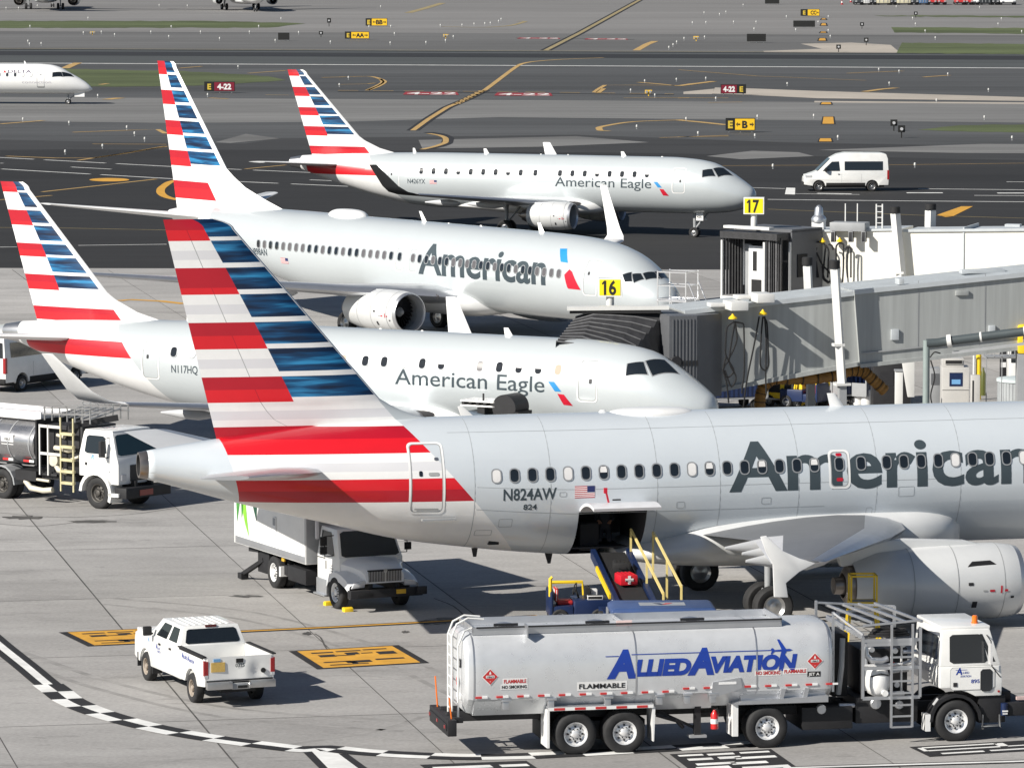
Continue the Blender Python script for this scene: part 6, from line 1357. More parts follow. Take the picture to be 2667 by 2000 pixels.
for pts, m in (([(-7.5, 3.6), (-7.1, 3.3), (-7.15, 2.5), (-7.42, 1.75), (-7.52, 2.6)], 0), ([(-7.2, 2.9), (-6.95, 3.3), (-6.75, 2.6), (-6.6, 1.9), (-6.45, 1.4), (-6.75, 1.75), (-7.0, 2.2)], 1), ([(-6.95, 3.7), (-6.6, 3.7), (-6.66, 2.6), (-6.85, 2.7)], 2), ([(-6.45, 3.6), (-6.0, 3.4), (-5.75, 2.7), (-5.85, 1.95), (-6.2, 2.5)], 2), ([(-7.1, 2.6), (-6.95, 2.8), (-6.9, 2.2), (-7.05, 1.9)], 0)): mb.poly([(a, y, b) for a, b in pts], m)
mb.build('leaf_graphic', LG, box)
mb = MB(); mb.box(-4.5, -4.25, y - .02, y, 1.72, 2.25, 0); mb.box(-4.47, -4.28, y - .025, y - .02, 2.0, 2.22, 1); mb.lathe([(-.01, .09), (0, .09)], (-2.9, y, 2.75), 'Y', 14, 1); mb.box(-3.0, -2.85, y - .02, y, 2.6, 2.68, 1); mb.build('side_fitting', [WHITE, GREYM], box)
mb = MB(); mb.bar((-1.6, -1.0, 1.9), (-1.6, -1.0, 3.6), .1, .1, 0); mb.prism([(-1.5, 3.1), (-.7, 3.1), (-.9, 3.55), (-1.5, 3.55)], -1.0, 1.0, 'XZ', 0); mb.build('front_platform', [PALE], ct, bevel=.02)
# cab and bonnet
cb6 = Box6((-1.55, .12, -1.02, 1.02, 1.5), (-1.5, -.32, -.9, .9, 2.32)); mb = MB(); cb6.shell(mb); mb.box(-1.55, .14, -1.02, 1.02, .72, 1.52, 0); cab = mb.build('cab', [WTRUCK], ct, bevel=.04)
mb = MB(); cb6.patch(mb, 'right', [(.12, .06), (.80, .06), (.66, .86), (.12, .86)], .012); mb.build('side_window', [GLASS], cab)
mb = MB(); cb6.patch(mb, 'left', [(.20, .06), (.88, .06), (.88, .86), (.34, .86)], .012); mb.build('side_window', [GLASS], cab)
mb = MB(); cb6.patch(mb, 'front', rr(.04, .96, .04, .92, .06), .014, 0); mb.build('windscreen', [GLASS], cab)
mb = MB(); mb.box(-1.3, -1.0, -.62, -.1, 1.55, 2.1); mb.build('seat', [M('seat_green', (.05, .12, .03), .7)], cab)
mb = MB(); rings = []
for x, hw, zb_, zt in ((.1, 1.0, .82, 1.52), (.55, .78, .85, 1.46), (.95, .66, .85, 1.38), (1.12, .62, .86, 1.28), (1.16, .6, .88, 1.1)):
    rings.append([Vector((x, -hw, zb_)), Vector((x, -hw, zt - .16)), Vector((x, -hw * .8, zt - .03)), Vector((x, 0, zt + .02)), Vector((x, hw * .8, zt - .03)), Vector((x, hw, zt - .16)), Vector((x, hw, zb_))])
mb.loft(rings)
for s in (-1, 1):
    fr = []
    for x, z1 in ((-.62, .95), (-.45, 1.12), (-.1, 1.22), (.35, 1.2), (.8, 1.08), (1.08, .92)):
        fr.append([Vector((x, s * .62, .8)), Vector((x, s * .62, z1)), Vector((x, s * .9, z1 - .02)), Vector((x, s * 1.1, z1 - .12)), Vector((x, s * 1.12, max(.6, z1 - .36)))])
    b0 = len(mb.v); mb.loft(fr, 0, caps=False, closed=False)
BON = M('bonnet_shaded_white', (.74, .75, .76), .3, 0, .03, 2, coat=.5); bonnet = mb.build('bonnet', [BON], ct, 40)  # white bonnet; the fuselage shadow on it is put into this greyer colour
mb = MB(); mb.box(1.14, 1.18, -.52, .52, .92, 1.24, 0)
for i in range(21): y = -.5 + i * .05; mb.box(1.175, 1.19, y - .008, y + .008, .93, 1.22, 1)
mb.box(1.17, 1.195, -.02, .02, .92, 1.24, 1); mb.box(1.12, 1.2, -.55, .55, 1.23, 1.27, 0); mb.lathe([(1.19, .06), (1.2, .06)], (0, 0, 1.24), 'X', 14, 1); mb.build('grille', [DARK, STEEL], bonnet)
for s in (-1, 1):
    mb = MB(); mb.prism([(s * .6, .98), (s * .98, .9), (s * 1.06, .74), (s * .64, .76)], 1.02, 1.14, 'YZ', 0); mb.build('headlight', [LCLR], bonnet, bevel=.03)
mb = MB(); mb.box(1.05, 1.3, -1.15, 1.15, .46, .7, 0); mb.box(1.3, 1.31, -.95, -.45, .52, .64, 1); bmp = mb.build('front_bumper', [CHAS, BLACK], ct, bevel=.03)
mb = MB(); mb.box(1.305, 1.32, .3, .6, .55, .68, 0); mb.build('licence_plate', [GOLD], bmp)
mb = MB(); mb.box(1.25, 1.4, .95, 1.25, .5, .74, 0); mb.build('bumper_end', [DARK], bmp, bevel=.02)
for s in (-1, 1):
    mb = MB(); mb.tube([(-.35, s * 1.0, 1.55), (-.25, s * 1.32, 1.55), (-.25, s * 1.34, 2.15), (-.35, s * 1.0, 2.15)], .018, 6, 0); mb.box(-.3, -.22, s * 1.36 - .1, s * 1.36 + .1, 1.62, 1.84, 0); mb.box(-.3, -.22, s * 1.36 - .1, s * 1.36 + .1, 1.88, 2.14, 0); mb.build('mirror', [BLACK], cab, bevel=.01)
mb = MB(); mb.box(-1.4, -.62, -1.12, -.95, .34, .8, 0); mb.box(-1.45, -.6, -1.2, -.9, .3, .36, 0); mb.build('step_box', [ALU], ct, bevel=.02)
mb = MB(); mb.box(-.9, -.84, -1.03, -1.02, 1.1, 1.35, 1); mb.tube([(-1.5, -1.03, 1.4), (-.9, -1.05, 1.42)], .012, 6, 1)
for k, w in enumerate((.22, .3, .26, .34, .3)): mb.box(-.62, -.62 + w, -1.026, -1.022, 1.22 - k * .08, 1.25 - k * .08, 0)
mb.build('door_marking', [GREYM, BLACK], cab)
truck_wheel(ct, 0, -.98, .5, .28, CHROME, -1); truck_wheel(ct, 0, .98, .5, .28, CHROME, 1); truck_wheel(ct, -4.85, -.95, .5, .28, WHITE, -1); truck_wheel(ct, -4.85, -.62, .5, .28, WHITE, -1); truck_wheel(ct, -4.85, .95, .5, .28, WHITE, 1)
mb = MB(); mb.box(-4.3, -4.18, -1.12, -.8, .45, .75, 0); mb.box(-4.05, -3.85, -1.14, -1.1, .95, 1.05, 1); mb.build('mud_guard', [WHITE, GOLD], ct)
for y in (-.95, .95):
    mb = MB(); mb.bar((-5.9, y, .75), (-7.0, y * 1.25, .2), .14, .12, 0); mb.box(-7.2, -6.9, y * 1.25 - .12, y * 1.25 + .12, .05, .22, 0); mb.bar((-6.2, y, 1.0), (-7.0, y, .95), .14, .12, 0); mb.build('stabiliser_leg', [CHAS], ct)
for x in (-.62, .6):
    w = MB(); w.prism([(0, 0), (.22, 0), (.2, .12), (.1, .16), (0, .14)], -.14, .14, 'XZ'); o = w.build('wheel_chock', [YEL], None, bevel=.01)
    tag(o, 'yellow wheel chock ' + ('in front of' if x > 0 else 'behind') + ' the catering truck front wheel', 'chock'); q = ct.matrix_basis if False else None
    p = Vector((-4.22, 146.4, 0)) + Matrix.Rotation(R(-65), 3, 'Z') @ Vector((x - .0, -1.0, 0)); o.location = p; o.rotation_euler = (0, 0, R(-65) + (math.pi if x < 0 else 0))

# ---- stainless fuel truck at the left edge
FL = Vector((-14.19, 169.85, 0)); la = math.atan2(-2.88, 3.57); nl = Vector((-math.sin(la), math.cos(la), 0))
fl = thing('fuel_truck', 'stainless fuel truck with a white cab behind the foreground tail cone', 'tanker truck', FL + nl * 1.05, la)
truck_wheel(fl, 0, -.92, .56, .32, GRIM, -1); truck_wheel(fl, 0, .92, .56, .32, GRIM, 1); truck_wheel(fl, -4.6, -.92, .53, .3, GRIM, -1); truck_wheel(fl, -4.6, -.58, .53, .3, GRIM, -1); truck_wheel(fl, -4.6, .92, .53, .3, GRIM, 1); truck_wheel(fl, -5.95, -.92, .53, .3, GRIM, -1); truck_wheel(fl, -5.95, .92, .53, .3, GRIM, 1)
mb = MB(); n = 30; rings = []
for x, k in ((-10.5, .8), (-10.4, 1), (-3.15, 1), (-3.0, .985), (-2.95, .9), (-2.93, .05)): rings.append([Vector((x, 1.18 * k * math.cos(2 * math.pi * i / n), 2.02 + .86 * k * math.sin(2 * math.pi * i / n))) for i in range(n)])
mb.loft(rings); tank = mb.build('tank', [TANKS], fl, 35)
mb = MB()
for x in (-5.0, -4.2, -3.2):
    rg = [[Vector((x + d, (1.18 + o) * math.cos(2 * math.pi * i / n), 2.02 + (.86 + o) * math.sin(2 * math.pi * i / n))) for i in range(n)] for d, o in ((0, 0), (0, .015), (.05, .015), (.05, 0))]
    mb.loft(rg, 0, caps=False)
mb.build('tank_band', [GREYM], tank, 30)
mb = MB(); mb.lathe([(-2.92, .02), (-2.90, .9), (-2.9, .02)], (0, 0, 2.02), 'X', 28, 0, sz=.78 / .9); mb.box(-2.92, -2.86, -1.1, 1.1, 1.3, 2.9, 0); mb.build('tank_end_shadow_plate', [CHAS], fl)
mb = MB(); mb.box(-10.4, -2.95, -.72, .72, 2.82, 3.02, 0); mb.box(-10.4, -2.95, -.78, -.70, 2.84, 3.12, 0); mb.box(-10.4, -2.95, .7, .78, 2.84, 3.12, 0); mb.build('top_walkway', [WHITE], fl, bevel=.02)
decal(fl, '1863', (-4.35, -1.175, 2.1), X_, Z_, .1, DARK, .02, .3, 0, WHITE, pad=.14)
mb = MB()
for i, x in enumerate((-4.6, -3.6)): mb.box(x, x + .28, -1.0, -.96, 1.38, 1.46, 0); mb.box(x + .28, x + .5, -1.0, -.96, 1.38, 1.46, 1)
mb.box(-5.4, -4.98, -1.19, -1.17, 2.05, 2.28, 2); mb.box(-5.4, -4.95, -1.16, -1.14, 1.72, 1.86, 1); build_each(mb, 'reflector', [REDP, WHITE, ABLUE], fl)
mb = MB()
for y in (-.4, .4): mb.box(-10.4, 1.2, y - .06, y + .06, .78, 1.02, 0)
mb.box(-3.9, -2.9, -1.1, -.3, .75, 1.1, 0); mb.tube([(0, -.9, .56), (0, .9, .56)], .09, 8); mb.tube([(-4.6, -.9, .53), (-4.6, .9, .53)], .1, 8)
for x in (-4.6,): mb.prism([(x - .66, .62)] + [(x + .66 * math.cos(a), .55 + .66 * math.sin(a)) for a in [math.pi * i / 8 for i in range(8, -1, -1)]] + [(x + .6, .55)] + [(x + .6 * math.cos(a), .55 + .6 * math.sin(a)) for a in [math.pi * i / 8 for i in range(0, 9)]], -1.1, -.4, 'XZ', 1)
mb.box(-2.8, -1.2, -.9, .9, .85, 1.1, 0); mb.build('chassis', [CHAS, GREYM], fl)
mb = MB()
for x in (-2.75, -2.35, -1.75, -1.15): mb.bar((x, -1.05, 1.0 if x < -2 else .5), (x, -1.05, 2.75 if x < -2 else 3.05), .05, .05, 0 if x < -2 else 1)
for z in (1.75, 2.7): mb.bar((-2.75, -1.05, z), (-1.75, -1.05, z), .05, .09, 0)
for z in (.75, 1.15, 1.55, 2.0, 2.45): mb.box(-1.75, -1.15, -1.1, -.95, z, z + .09, 1)
mb.build('side_ladder', [COLW, PEEL], fl)
mb = MB()
for i in range(6): mb.bar((-2.5 + i * .34, .95, 3.25), (-2.2 + i * .34, -.9, 3.05), .05, .05, 0)
for y in (-.95, 0, .95): mb.bar((-2.7, y, 3.1), (-.4, y, 3.22), .05, .05, 0); mb.bar((-2.7, y, 3.32), (-.4, y, 3.42), .04, .04, 0)
for i in range(7):
    x = -2.6 + i * .36; mb.bar((x, -.95, 2.9), (x, -.95, 3.38), .04, .04, 0); mb.bar((x, .95, 2.9), (x, .95, 3.4), .04, .04, 0)
mb.bar((-1.4, -1.0, 2.75), (-.2, .2, 3.05), .16, .2, 1); mb.build('hose_boom', [STEEL, CHAS], fl)
mb = MB()
for p, r in (([(-2.2, -.85, 1.95), (-1.9, -.9, 1.95), (-1.6, -.85, 1.9), (-1.3, -.8, 1.95)], .09), ([(-2.15, -.9, 1.4), (-1.95, -.95, 1.2), (-1.6, -.9, 1.15)], .1), ([(-2.1, -.85, 2.4), (-1.7, -.9, 2.35)], .06), ([(-3.5, -1.0, .72), (-3.2, -1.05, .5), (-2.6, -1.05, .45), (-2.2, -1.0, .5)], .1), ([(-3.8, -1.05, .85), (-2.3, -1.05, .8)], .05), ([(-1.6, -.8, 1.55), (-1.0, -.8, 1.75)], .05)): mb.tube(p, r, 10)
mb.lathe([(-.1, .02), (-.08, .22), (.08, .22), (.1, .02)], (-2.15, -.95, 1.55), 'Y', 18, 0); build_each(mb, 'pump_piping', [CREAMV], fl, 40)
mb = MB(); mb.box(-2.7, -.95, -.8, .9, 1.05, 2.75, 0); mb.box(-3.0, -2.0, -1.0, -.6, .95, 1.06, 0); mb.build('pump_body', [CHAS], fl, bevel=.05)
c6 = Box6((-.85, .92, -1.08, 1.08, 1.85), (-.72, .62, -.96, .96, 2.66)); mb = MB(); c6.shell(mb); mb.prism([(-.85, 1.86), (.92, 1.86), (1.0, 1.6), (1.0, .9), (.62, .9), (.5, 1.1), (.0, 1.24), (-.5, 1.12), (-.85, 1.12)], -1.08, 1.08, 'XZ', 0); mb.box(-.7, .6, -.94, .94, 2.62, 2.72, 0); cab = mb.build('cab', [WTRUCK], fl, bevel=.04)
mb = MB(); c6.patch(mb, 'right', rr(.14, .74, .08, .84, .07), .012); mb.build('side_window', [GLASS], cab)
mb = MB(); c6.patch(mb, 'front', rr(.04, .96, .04, .9, .06), .014); mb.build('windscreen', [M('tinted_glass', (.02, .05, .05), .05, 0, 0, spec=.8)], cab)
mb = MB(); mb.box(.98, 1.03, -.5, .5, 1.0, 1.55, 0); mb.box(1.0, 1.04, -.95, -.72, 1.05, 1.25, 1); mb.box(1.0, 1.04, .72, .95, 1.05, 1.25, 1); mb.build('grille', [DARK, LCLR], cab)
mb = MB(); mb.prism([(.76 * math.cos(a), .56 + .76 * math.sin(a)) for a in [math.pi * (i / 10 * 1.1 - .12) for i in range(11)]] + [(.64 * math.cos(a), .56 + .64 * math.sin(a)) for a in [math.pi * (i / 10 * 1.1 - .12) for i in range(10, -1, -1)]], -1.2, -.6, 'XZ', 0); mb.box(.62, 1.1, -1.2, -.9, .5, .62, 0); mb.build('wheel_arch', [WTRUCK], fl, 40)
mb = MB(); mb.box(.85, 1.4, -1.12, 1.12, .45, .82, 0); o = mb.build('front_bumper', [CHAS], fl, bevel=.03)
mb = MB(); mb.box(1.4, 1.42, -.45, .2, .52, .72, 0); mb.build('bumper_plate', [M('dull_red_plate', (.3, .08, .06), .5)], o)
mb = MB(); mb.box(.4, .5, -1.42, -1.2, 1.85, 2.4, 0); mb.tube([(.55, -1.05, 1.8), (.45, -1.3, 1.85), (.45, -1.3, 2.45), (.5, -1.0, 2.5)], .016, 6, 0); mb.build('mirror', [DARK], cab)
mb = MB(); mb.prism(rr(-.62, .62, 1.3, 1.84, .05), -1.092, -1.084, 'XZ', 0); mb.prism(rr(-.605, .605, 1.315, 1.825, .05), -1.097, -1.091, 'XZ', 1); mb.box(-.55, -.45, -1.11, -1.095, 1.5, 1.6, 2); mb.build('door', [SEAM, WTRUCK, DARK], cab)
decal(cab, 'A', (-.3, -1.1, 1.72), X_, Z_, .17, LBLUE, .03, .18, .15); decal(cab, 'AVIATION', (-.2, -1.1, 1.66), X_, Z_, .04, LBLUE, .01, .28); decal(cab, '312', (.3, -1.1, 1.0), X_, Z_, .1, SLATE, .015, .22)

# ---- vans
def van(label, loc, rz):
    v = thing('van', label, 'van', loc, rz)
    HW = 1.0; xr, xf = -1.15, 4.75      # rear axle at 0, front axle 3.75
    prof = [(xr, .45), (xr - .02, 1.2), (xr + .04, 2.3), (xr + .16, 2.62), (xr + .5, 2.7), (1.9, 2.72), (2.45, 2.6), (2.95, 2.32), (3.85, 1.42), (4.1, 1.32), (4.6, 1.15), (4.78, .95), (4.82, .5), (4.35, .42)]
    arc_ = lambda cx: [(cx + .44 * math.cos(a), .38 + .44 * math.sin(a)) for a in [math.pi * i / 8 for i in range(9)]]
    low = [(4.25, .42)] + arc_(3.75) + [(3.25, .42), (.5, .42)] + arc_(0) + [(-.5, .45)]
    body = MB(); poly = prof + low; rings = []
    for y, ins in ((-HW, 0), (-HW + .0, 0)): pass
    def ins(p, s):   # upper body leans in
        return (p[0], s * (HW - max(0, (p[1] - 1.25)) * .11), p[1])
    n = len(poly); body.add([ins(p, -1) for p in poly] + [ins(p, 1) for p in poly], [tuple(range(n)), tuple(range(n, 2 * n))[::-1]] + [(j, n + j, n + (j + 1) % n, (j + 1) % n) for j in range(n)])
    b = body.build('body', [WTRUCK], v, bevel=.05)
    mb = MB(); mb.box(xr + .3, 4.3, -HW + .1, HW - .1, .3, .6, 0); mb.box(xr - .06, xr + .1, -HW + .02, HW - .02, .42, .62, 0); mb.box(4.6, 4.86, -HW + .04, HW - .04, .4, .66, 0)
    for s in (-1, 1): mb.box(.5, 3.25, *sorted((s * HW, s * (HW + .015))), .42, .62, 0)
    mb.build('lower_trim', [BLACK], v, bevel=.02)
    for s in (-1, 1):
        yy = lambda z, o=.012: s * (HW - max(0, z - 1.25) * .11 + o)
        mb = MB(); mb.poly([(x, yy(z), z) for x, z in [(-.75, 1.5), (1.95, 1.5), (1.95, 2.12), (-.75, 2.12)]]); mb.build('side_window', [GLASS], b)
        mb = MB(); mb.poly([(x, yy(z), z) for x, z in [(2.28, 1.45), (3.5, 1.45), (3.35, 1.62), (2.85, 2.1), (2.35, 2.12)]]); mb.build('front_window', [GLASS], b)
        mb = MB(); mb.box(3.2, 3.35, *sorted((s * (HW + .02), s * (HW + .22))), 1.4, 1.68, 0); mb.build('mirror', [BLACK], b, bevel=.02)
        mb = MB(); mb.box(4.25, 4.7, *sorted((s * (HW - .1), s * (HW + .012))), 1.0, 1.14, 0); mb.build('headlight', [LCLR], b)
        mb = MB(); mb.box(xr - .035, xr + .1, *sorted((s * (HW - .12), s * (HW + .012))), .85, 1.5, 0); mb.build('tail_lamp', [LRED], b)
        mb = MB()
        for x in (2.15, .75): mb.box(x, x + .012, *sorted((s * (HW - .05), s * (HW + .004))), .65, 1.25, 0)
        mb.box(2.3, 2.42, *sorted((s * HW, s * (HW + .03))), 1.2, 1.25, 1); mb.build('door_seam', [SEAM, DARK], b)
        for x in (0, 3.75): truck_wheel(v, x, s * (HW - .12), .36, .24, STEEL, s, 22, 6)
    mb = MB(); yw = .84; mb.poly([(2.97, -yw, 2.3), (3.86, -.9, 1.44), (3.86, .9, 1.44), (2.97, yw, 2.3)]); 
    for q in range(4): x, y, z = mb.v[q]; mb.v[q] = (x + .02, y, z + .02)
    mb.build('windscreen', [GLASS], b)
    mb = MB(); mb.poly([(xr - .035, -.86, 1.5), (xr - .005, -.82, 2.15), (xr - .005, .82, 2.15), (xr - .035, .86, 1.5)]); mb.build('rear_window', [GLASS], b)
    return v
q = gd(1883, 414); van1 = van('white high roof minibus driving left on the dark asphalt beyond the bridges', (q.x, q.y + .9, 0), R(181.5))
q = gd(47, 846); va = R(58); van2 = van('white van seen from behind at the left edge under the regional jet tail', Vector((q.x, q.y, 0)) + Vector((-math.sin(va), math.cos(va), 0)) * .95, va)
# ---------------------------------------------------------------- ground support equipment around the foreground airliner
def belt_loader(label, loc, rz):
    """conveyor rising along +x; operator stand on the left"""
    b = thing('belt_loader', label, 'belt loader', loc, rz, None); L = 6.9; z0, z1 = .75, 1.95; sl_ = (z1 - z0) / L
    mb = MB(); P = lambda x, dz=0: z0 + sl_ * x + dz
    mb.add([(0, -.42, P(0)), (L, -.42, P(L)), (L, .42, P(L)), (0, .42, P(0)), (0, -.42, P(0) - .08), (L, -.42, P(L) - .08), (L, .42, P(L) - .08), (0, .42, P(0) - .08)], [(0, 1, 2, 3), (4, 7, 6, 5), (0, 4, 5, 1), (3, 2, 6, 7), (0, 3, 7, 4), (1, 5, 6, 2)]); mb.build('belt', [BLACK], b)
    for s in (-1, 1):
        mb = MB(); mb.bar((0, s * .52, P(0) - .02), (L, s * .52, P(L) - .02), .14, .26, 0)
        if s > 0: mb.bar((2.8, .63, P(2.8) + .0), (5.4, .63, P(5.4)), .06, .14, 1); mb.box(2.0, 2.5, .6, .62, P(2.2) - .06, P(2.2) + .06, 2)
        mb.build('side_rail', [NAVY, YEL, WHITE], b)
    for s, xs in ((-1, (.6, 6.6)), (-2.1, (1.2, 6.3))):
        mb = MB(); y = s * .55; mb.bar((xs[0], y, P(xs[0]) + .75), (xs[1], y, P(xs[1]) + .75), .06)
        for x in (xs[0], (xs[0] + xs[1]) * .5, xs[1]): mb.bar((x, y, P(x) - (.1 if s == -1 else .6)), (x, y, P(x) + .75), .055)
        mb.build('handrail', [YELP], b)
    mb = MB(); mb.box(.9, 6.2, -1.1, -.6, .55, .62, 0); mb.box(.2, 5.2, -.6, .6, .42, .62, 0); mb.bar((2.2, .3, .6), (4.5, .3, P(4.5) - .1), .12, .12, 0); mb.bar((2.2, -.3, .6), (4.5, -.3, P(4.5) - .1), .12, .12, 0); mb.build('chassis', [NAVY], b)
    for x in (.9, 4.4):
        for y in (-.62, .62): truck_wheel(b, x, y, .3, .2, GREYM, 1 if y > 0 else -1, 18, 5)
    return b
YELP = M('pale_yellow_rail', (.72, .58, .22), .45, 0, .08, 3)
bl1 = belt_loader('blue belt loader with yellow handrails reaching into the open cargo hold', (3.75, 137.2, 0), math.atan2(6.6, -.85))
def suitcase(name, label, mat_, loc, rz, dims, cross=False):
    t = thing(name, label, 'suitcase', loc, rz); a, b_, h = dims
    mb = MB(); mb.box(-a / 2, a / 2, -b_ / 2, b_ / 2, 0, h)
    mb.build('shell', [mat_], t, bevel=.06)
    mb = MB()
    for k in range(4): mb.box(-a * .42, a * .42, -b_ * .36 + k * b_ * .22, -b_ * .30 + k * b_ * .22, h - .005, h + .012)
    mb.build('ridge', [mat_], t)
    mb = MB(); mb.tube([(-a / 2, -.12, h * .5), (-a / 2 - .06, -.1, h * .5), (-a / 2 - .06, .1, h * .5), (-a / 2, .12, h * .5)], .012, 6); mb.build('handle', [BLACK], t, 40)
    if cross:
        mb = MB(); z = h * .55; x = -a / 2 - .008
        mb.box(x - .01, x, -.12, .12, z - .04, z + .04); mb.box(x - .011, x - .001, -.04, .04, z - .12, z + .12); mb.build('emblem', [WHITE], t)
    return t
d_ = Vector((-.85, 6.6, 0)).normalized(); base = Vector((3.75, 137.2, 0))
def onbelt(x, y=0): n = Vector((-d_.y, d_.x, 0)); q = base + d_ * x + n * y; q.z = .76 + (1.2 / 6.9) * x; return q
suitcase('suitcase', 'red hard suitcase with a white cross lying on the conveyor belt', SUITR, onbelt(3.9), math.atan2(d_.y, d_.x) + .1, (.75, .52, .30), True)
suitcase('suitcase', 'black suitcase just above the red one on the conveyor belt', BLACK, onbelt(5.1, -.05), math.atan2(d_.y, d_.x) - .1, (.7, .5, .28))
suitcase('suitcase', 'dark suitcase standing inside the open cargo hold', M('dark_cloth', (.03, .03, .035), .8), planeA.matrix_basis @ Vector((0, 0, 0)) if False else Vector((22.1, 150.6, 0)) + Matrix.Rotation(.245, 3, 'Z') @ Vector((-20.6, -.4, 1.87)), .3, (.6, .4, .8))
# worker kneeling in the hold, reaching for the belt
def kneeling_worker(label, loc, rz):
    V, E, Rr = [], [], []
    def add(p, r, par=None):
        V.append(p); Rr.append(r); i = len(V) - 1
        if par is not None: E.append((par, i))
        return i
    pel = add((0, 0, .50), .15); sp_ = add((0, -.09, .74), .14, pel); ch = add((0, -.2, .97), .16, sp_); nk = add((0, -.26, 1.12), .065, ch); hd = add((0, -.29, 1.22), .10, nk); add((0, -.29, 1.34), .085, hd); add((0, -.40, 1.23), .022, hd)
    for s in (-1, 1):
        hp = add((s * .11, .0, .46), .11, pel); kn = add((s * .15, -.34, .11), .075, hp); an = add((s * .14, .06, .08), .055, kn); add((s * .14, .22, .06), .05, an)
        sh = add((s * .19, -.22, .98), .075, ch); el = add((s * .27, -.46, .80), .05, sh); wr = add((s * .16, -.68, .74), .034, el); pm = add((s * .14, -.75, .73), .036, wr)
        for k, (dx, ln) in enumerate(((-.033, .065), (-.011, .078), (.011, .074), (.033, .058))):
            a = add((s * .14 + dx, -.79, .725), .010, pm); b = add((s * .14 + dx * 1.1, -.79 - ln * .6, .712), .009, a); add((s * .14 + dx * 1.1, -.79 - ln, .69), .008, b)
        t = add((s * .14 - s * .045, -.73, .715), .011, wr); add((s * .14 - s * .06, -.775, .70), .010, t)
    me = bpy.data.meshes.new('person'); me.from_pydata(V, E, []); o = bpy.data.objects.new('person', me); COL.objects.link(o)
    o.modifiers.new('skin', 'SKIN'); sub = o.modifiers.new('subdivision', 'SUBSURF'); sub.levels = sub.render_levels = 2
    for i, v in enumerate(me.skin_vertices[0].data): v.radius = (Rr[i], Rr[i]); v.use_root = i == 0
    dg = bpy.context.evaluated_depsgraph_get(); baked = bpy.data.meshes.new_from_object(o.evaluated_get(dg)); o.modifiers.clear(); o.data = baked
    baked.materials.clear(); baked.materials.append(M('dark_work_clothes', (.02, .022, .03), .85, 0, .15, 5)); baked.materials.append(M('skin_tone', (.36, .19, .12), .55))
    for f in baked.polygons: f.use_smooth = True; f.material_index = 1 if f.center.z > 1.11 or f.center.y < -.665 else 0
    hair = MB(); hair.lathe([(1.25, .112), (1.31, .11), (1.37, .09), (1.415, .03)], (0, -.275, 0), 'Z', 16, 0); hair.build('hair', [M('dark_hair', (.015, .012, .01), .8)], o, 60)
    for s in (-1, 1): ey = MB(); ey.lathe([(-.008, .004), (0, .013), (.006, .004)], (s * .035, -.388, 1.255), 'Y', 8, 0); ey.build('eye', [BLACK], o, 60)
    mo = MB(); mo.box(-.025, .025, -.392, -.38, 1.178, 1.186, 0); mo.build('mouth', [M('lip_tone', (.22, .08, .06), .6)], o)
    tag(o, label, 'person', loc=loc, rz=rz); return o
kneeling_worker('person in dark clothes kneeling inside the open cargo hold above the conveyor', Vector((22.1, 150.6, 0)) + Matrix.Rotation(.245, 3, 'Z') @ Vector((-20.05, -.25, 2.02)), .245 - .25)
# baggage cart with a blue roof
cart = thing('baggage_cart', 'baggage cart with a blue roof and dark curtains between belt loader and tanker', 'baggage cart', (4.05, 133.6, 0), .05)
mb = MB(); L, Wd = 1.42, .85
mb.loft([[Vector((x * L, y * Wd, 1.72)) for x, y in ((-1, -1), (1, -1), (1, 1), (-1, 1))], [Vector((x * L, y * Wd, 1.86)) for x, y in ((-1, -1), (1, -1), (1, 1), (-1, 1))], [Vector((x * (L - .12), y * (Wd - .06), 1.93)) for x, y in ((-1, -1), (1, -1), (1, 1), (-1, 1))]]); roof = mb.build('roof', [BLUEP], cart, bevel=.02)
mb = MB(); mb.box(-.62, .62, -.28, .28, 1.932, 1.938, 0); mb.poly([(-.25, .12, 1.943), (-.05, .12, 1.943), (.05, -.15, 1.943), (-.05, -.2, 1.943)], 1); mb.poly([(-.02, -.2, 1.943), (.1, .1, 1.943), (.3, .12, 1.943), (.2, -.05, 1.943)], 2); mb.build('roof_panel', [M('faded_panel', (.30, .32, .34), .6), NAVY, REDP], roof)
mb = MB()
for i, m in enumerate((1, 0, 2, 2, 0, 1, 2, 2, 1, 0, 2, 1, 0)): 
    if m < 2: mb.box(-L + .06 + i * .21, -L + .26 + i * .21, -Wd - .012, -Wd, 1.75, 1.82, m)
build_each(mb, 'reflector_strip', [REDP, WHITE], roof)
mb = MB(); mb.box(-L, L, -Wd, Wd, .45, .52, 0)
for x in (-1, 1):
    for y in (-1, 1): mb.box(x * L - .03, x * L + .03, y * Wd - .03, y * Wd + .03, .5, 1.74, 0)
mb.box(-L, -L + .04, -Wd, Wd, .5, 1.0, 0); mb.bar((L, 0, .4), (L + .9, 0, .3), .06, .06, 0); mb.build('frame', [GREYM], cart)
mb = MB()
for s in (-1, 1):
    rg = [[Vector((-L + .05 + i * .1, s * (Wd - .03 + .02 * (i % 2)), z)) for i in range(28)] for z in (.55, 1.72)]; mb.loft(rg, 0, caps=False, closed=False)
mb.build('curtain', [NAVY], cart)
for x in (-.95, .95):
    for y in (-.7, .7): truck_wheel(cart, x, y, .22, .14, GREYM, 1 if y > 0 else -1, 16, 5)
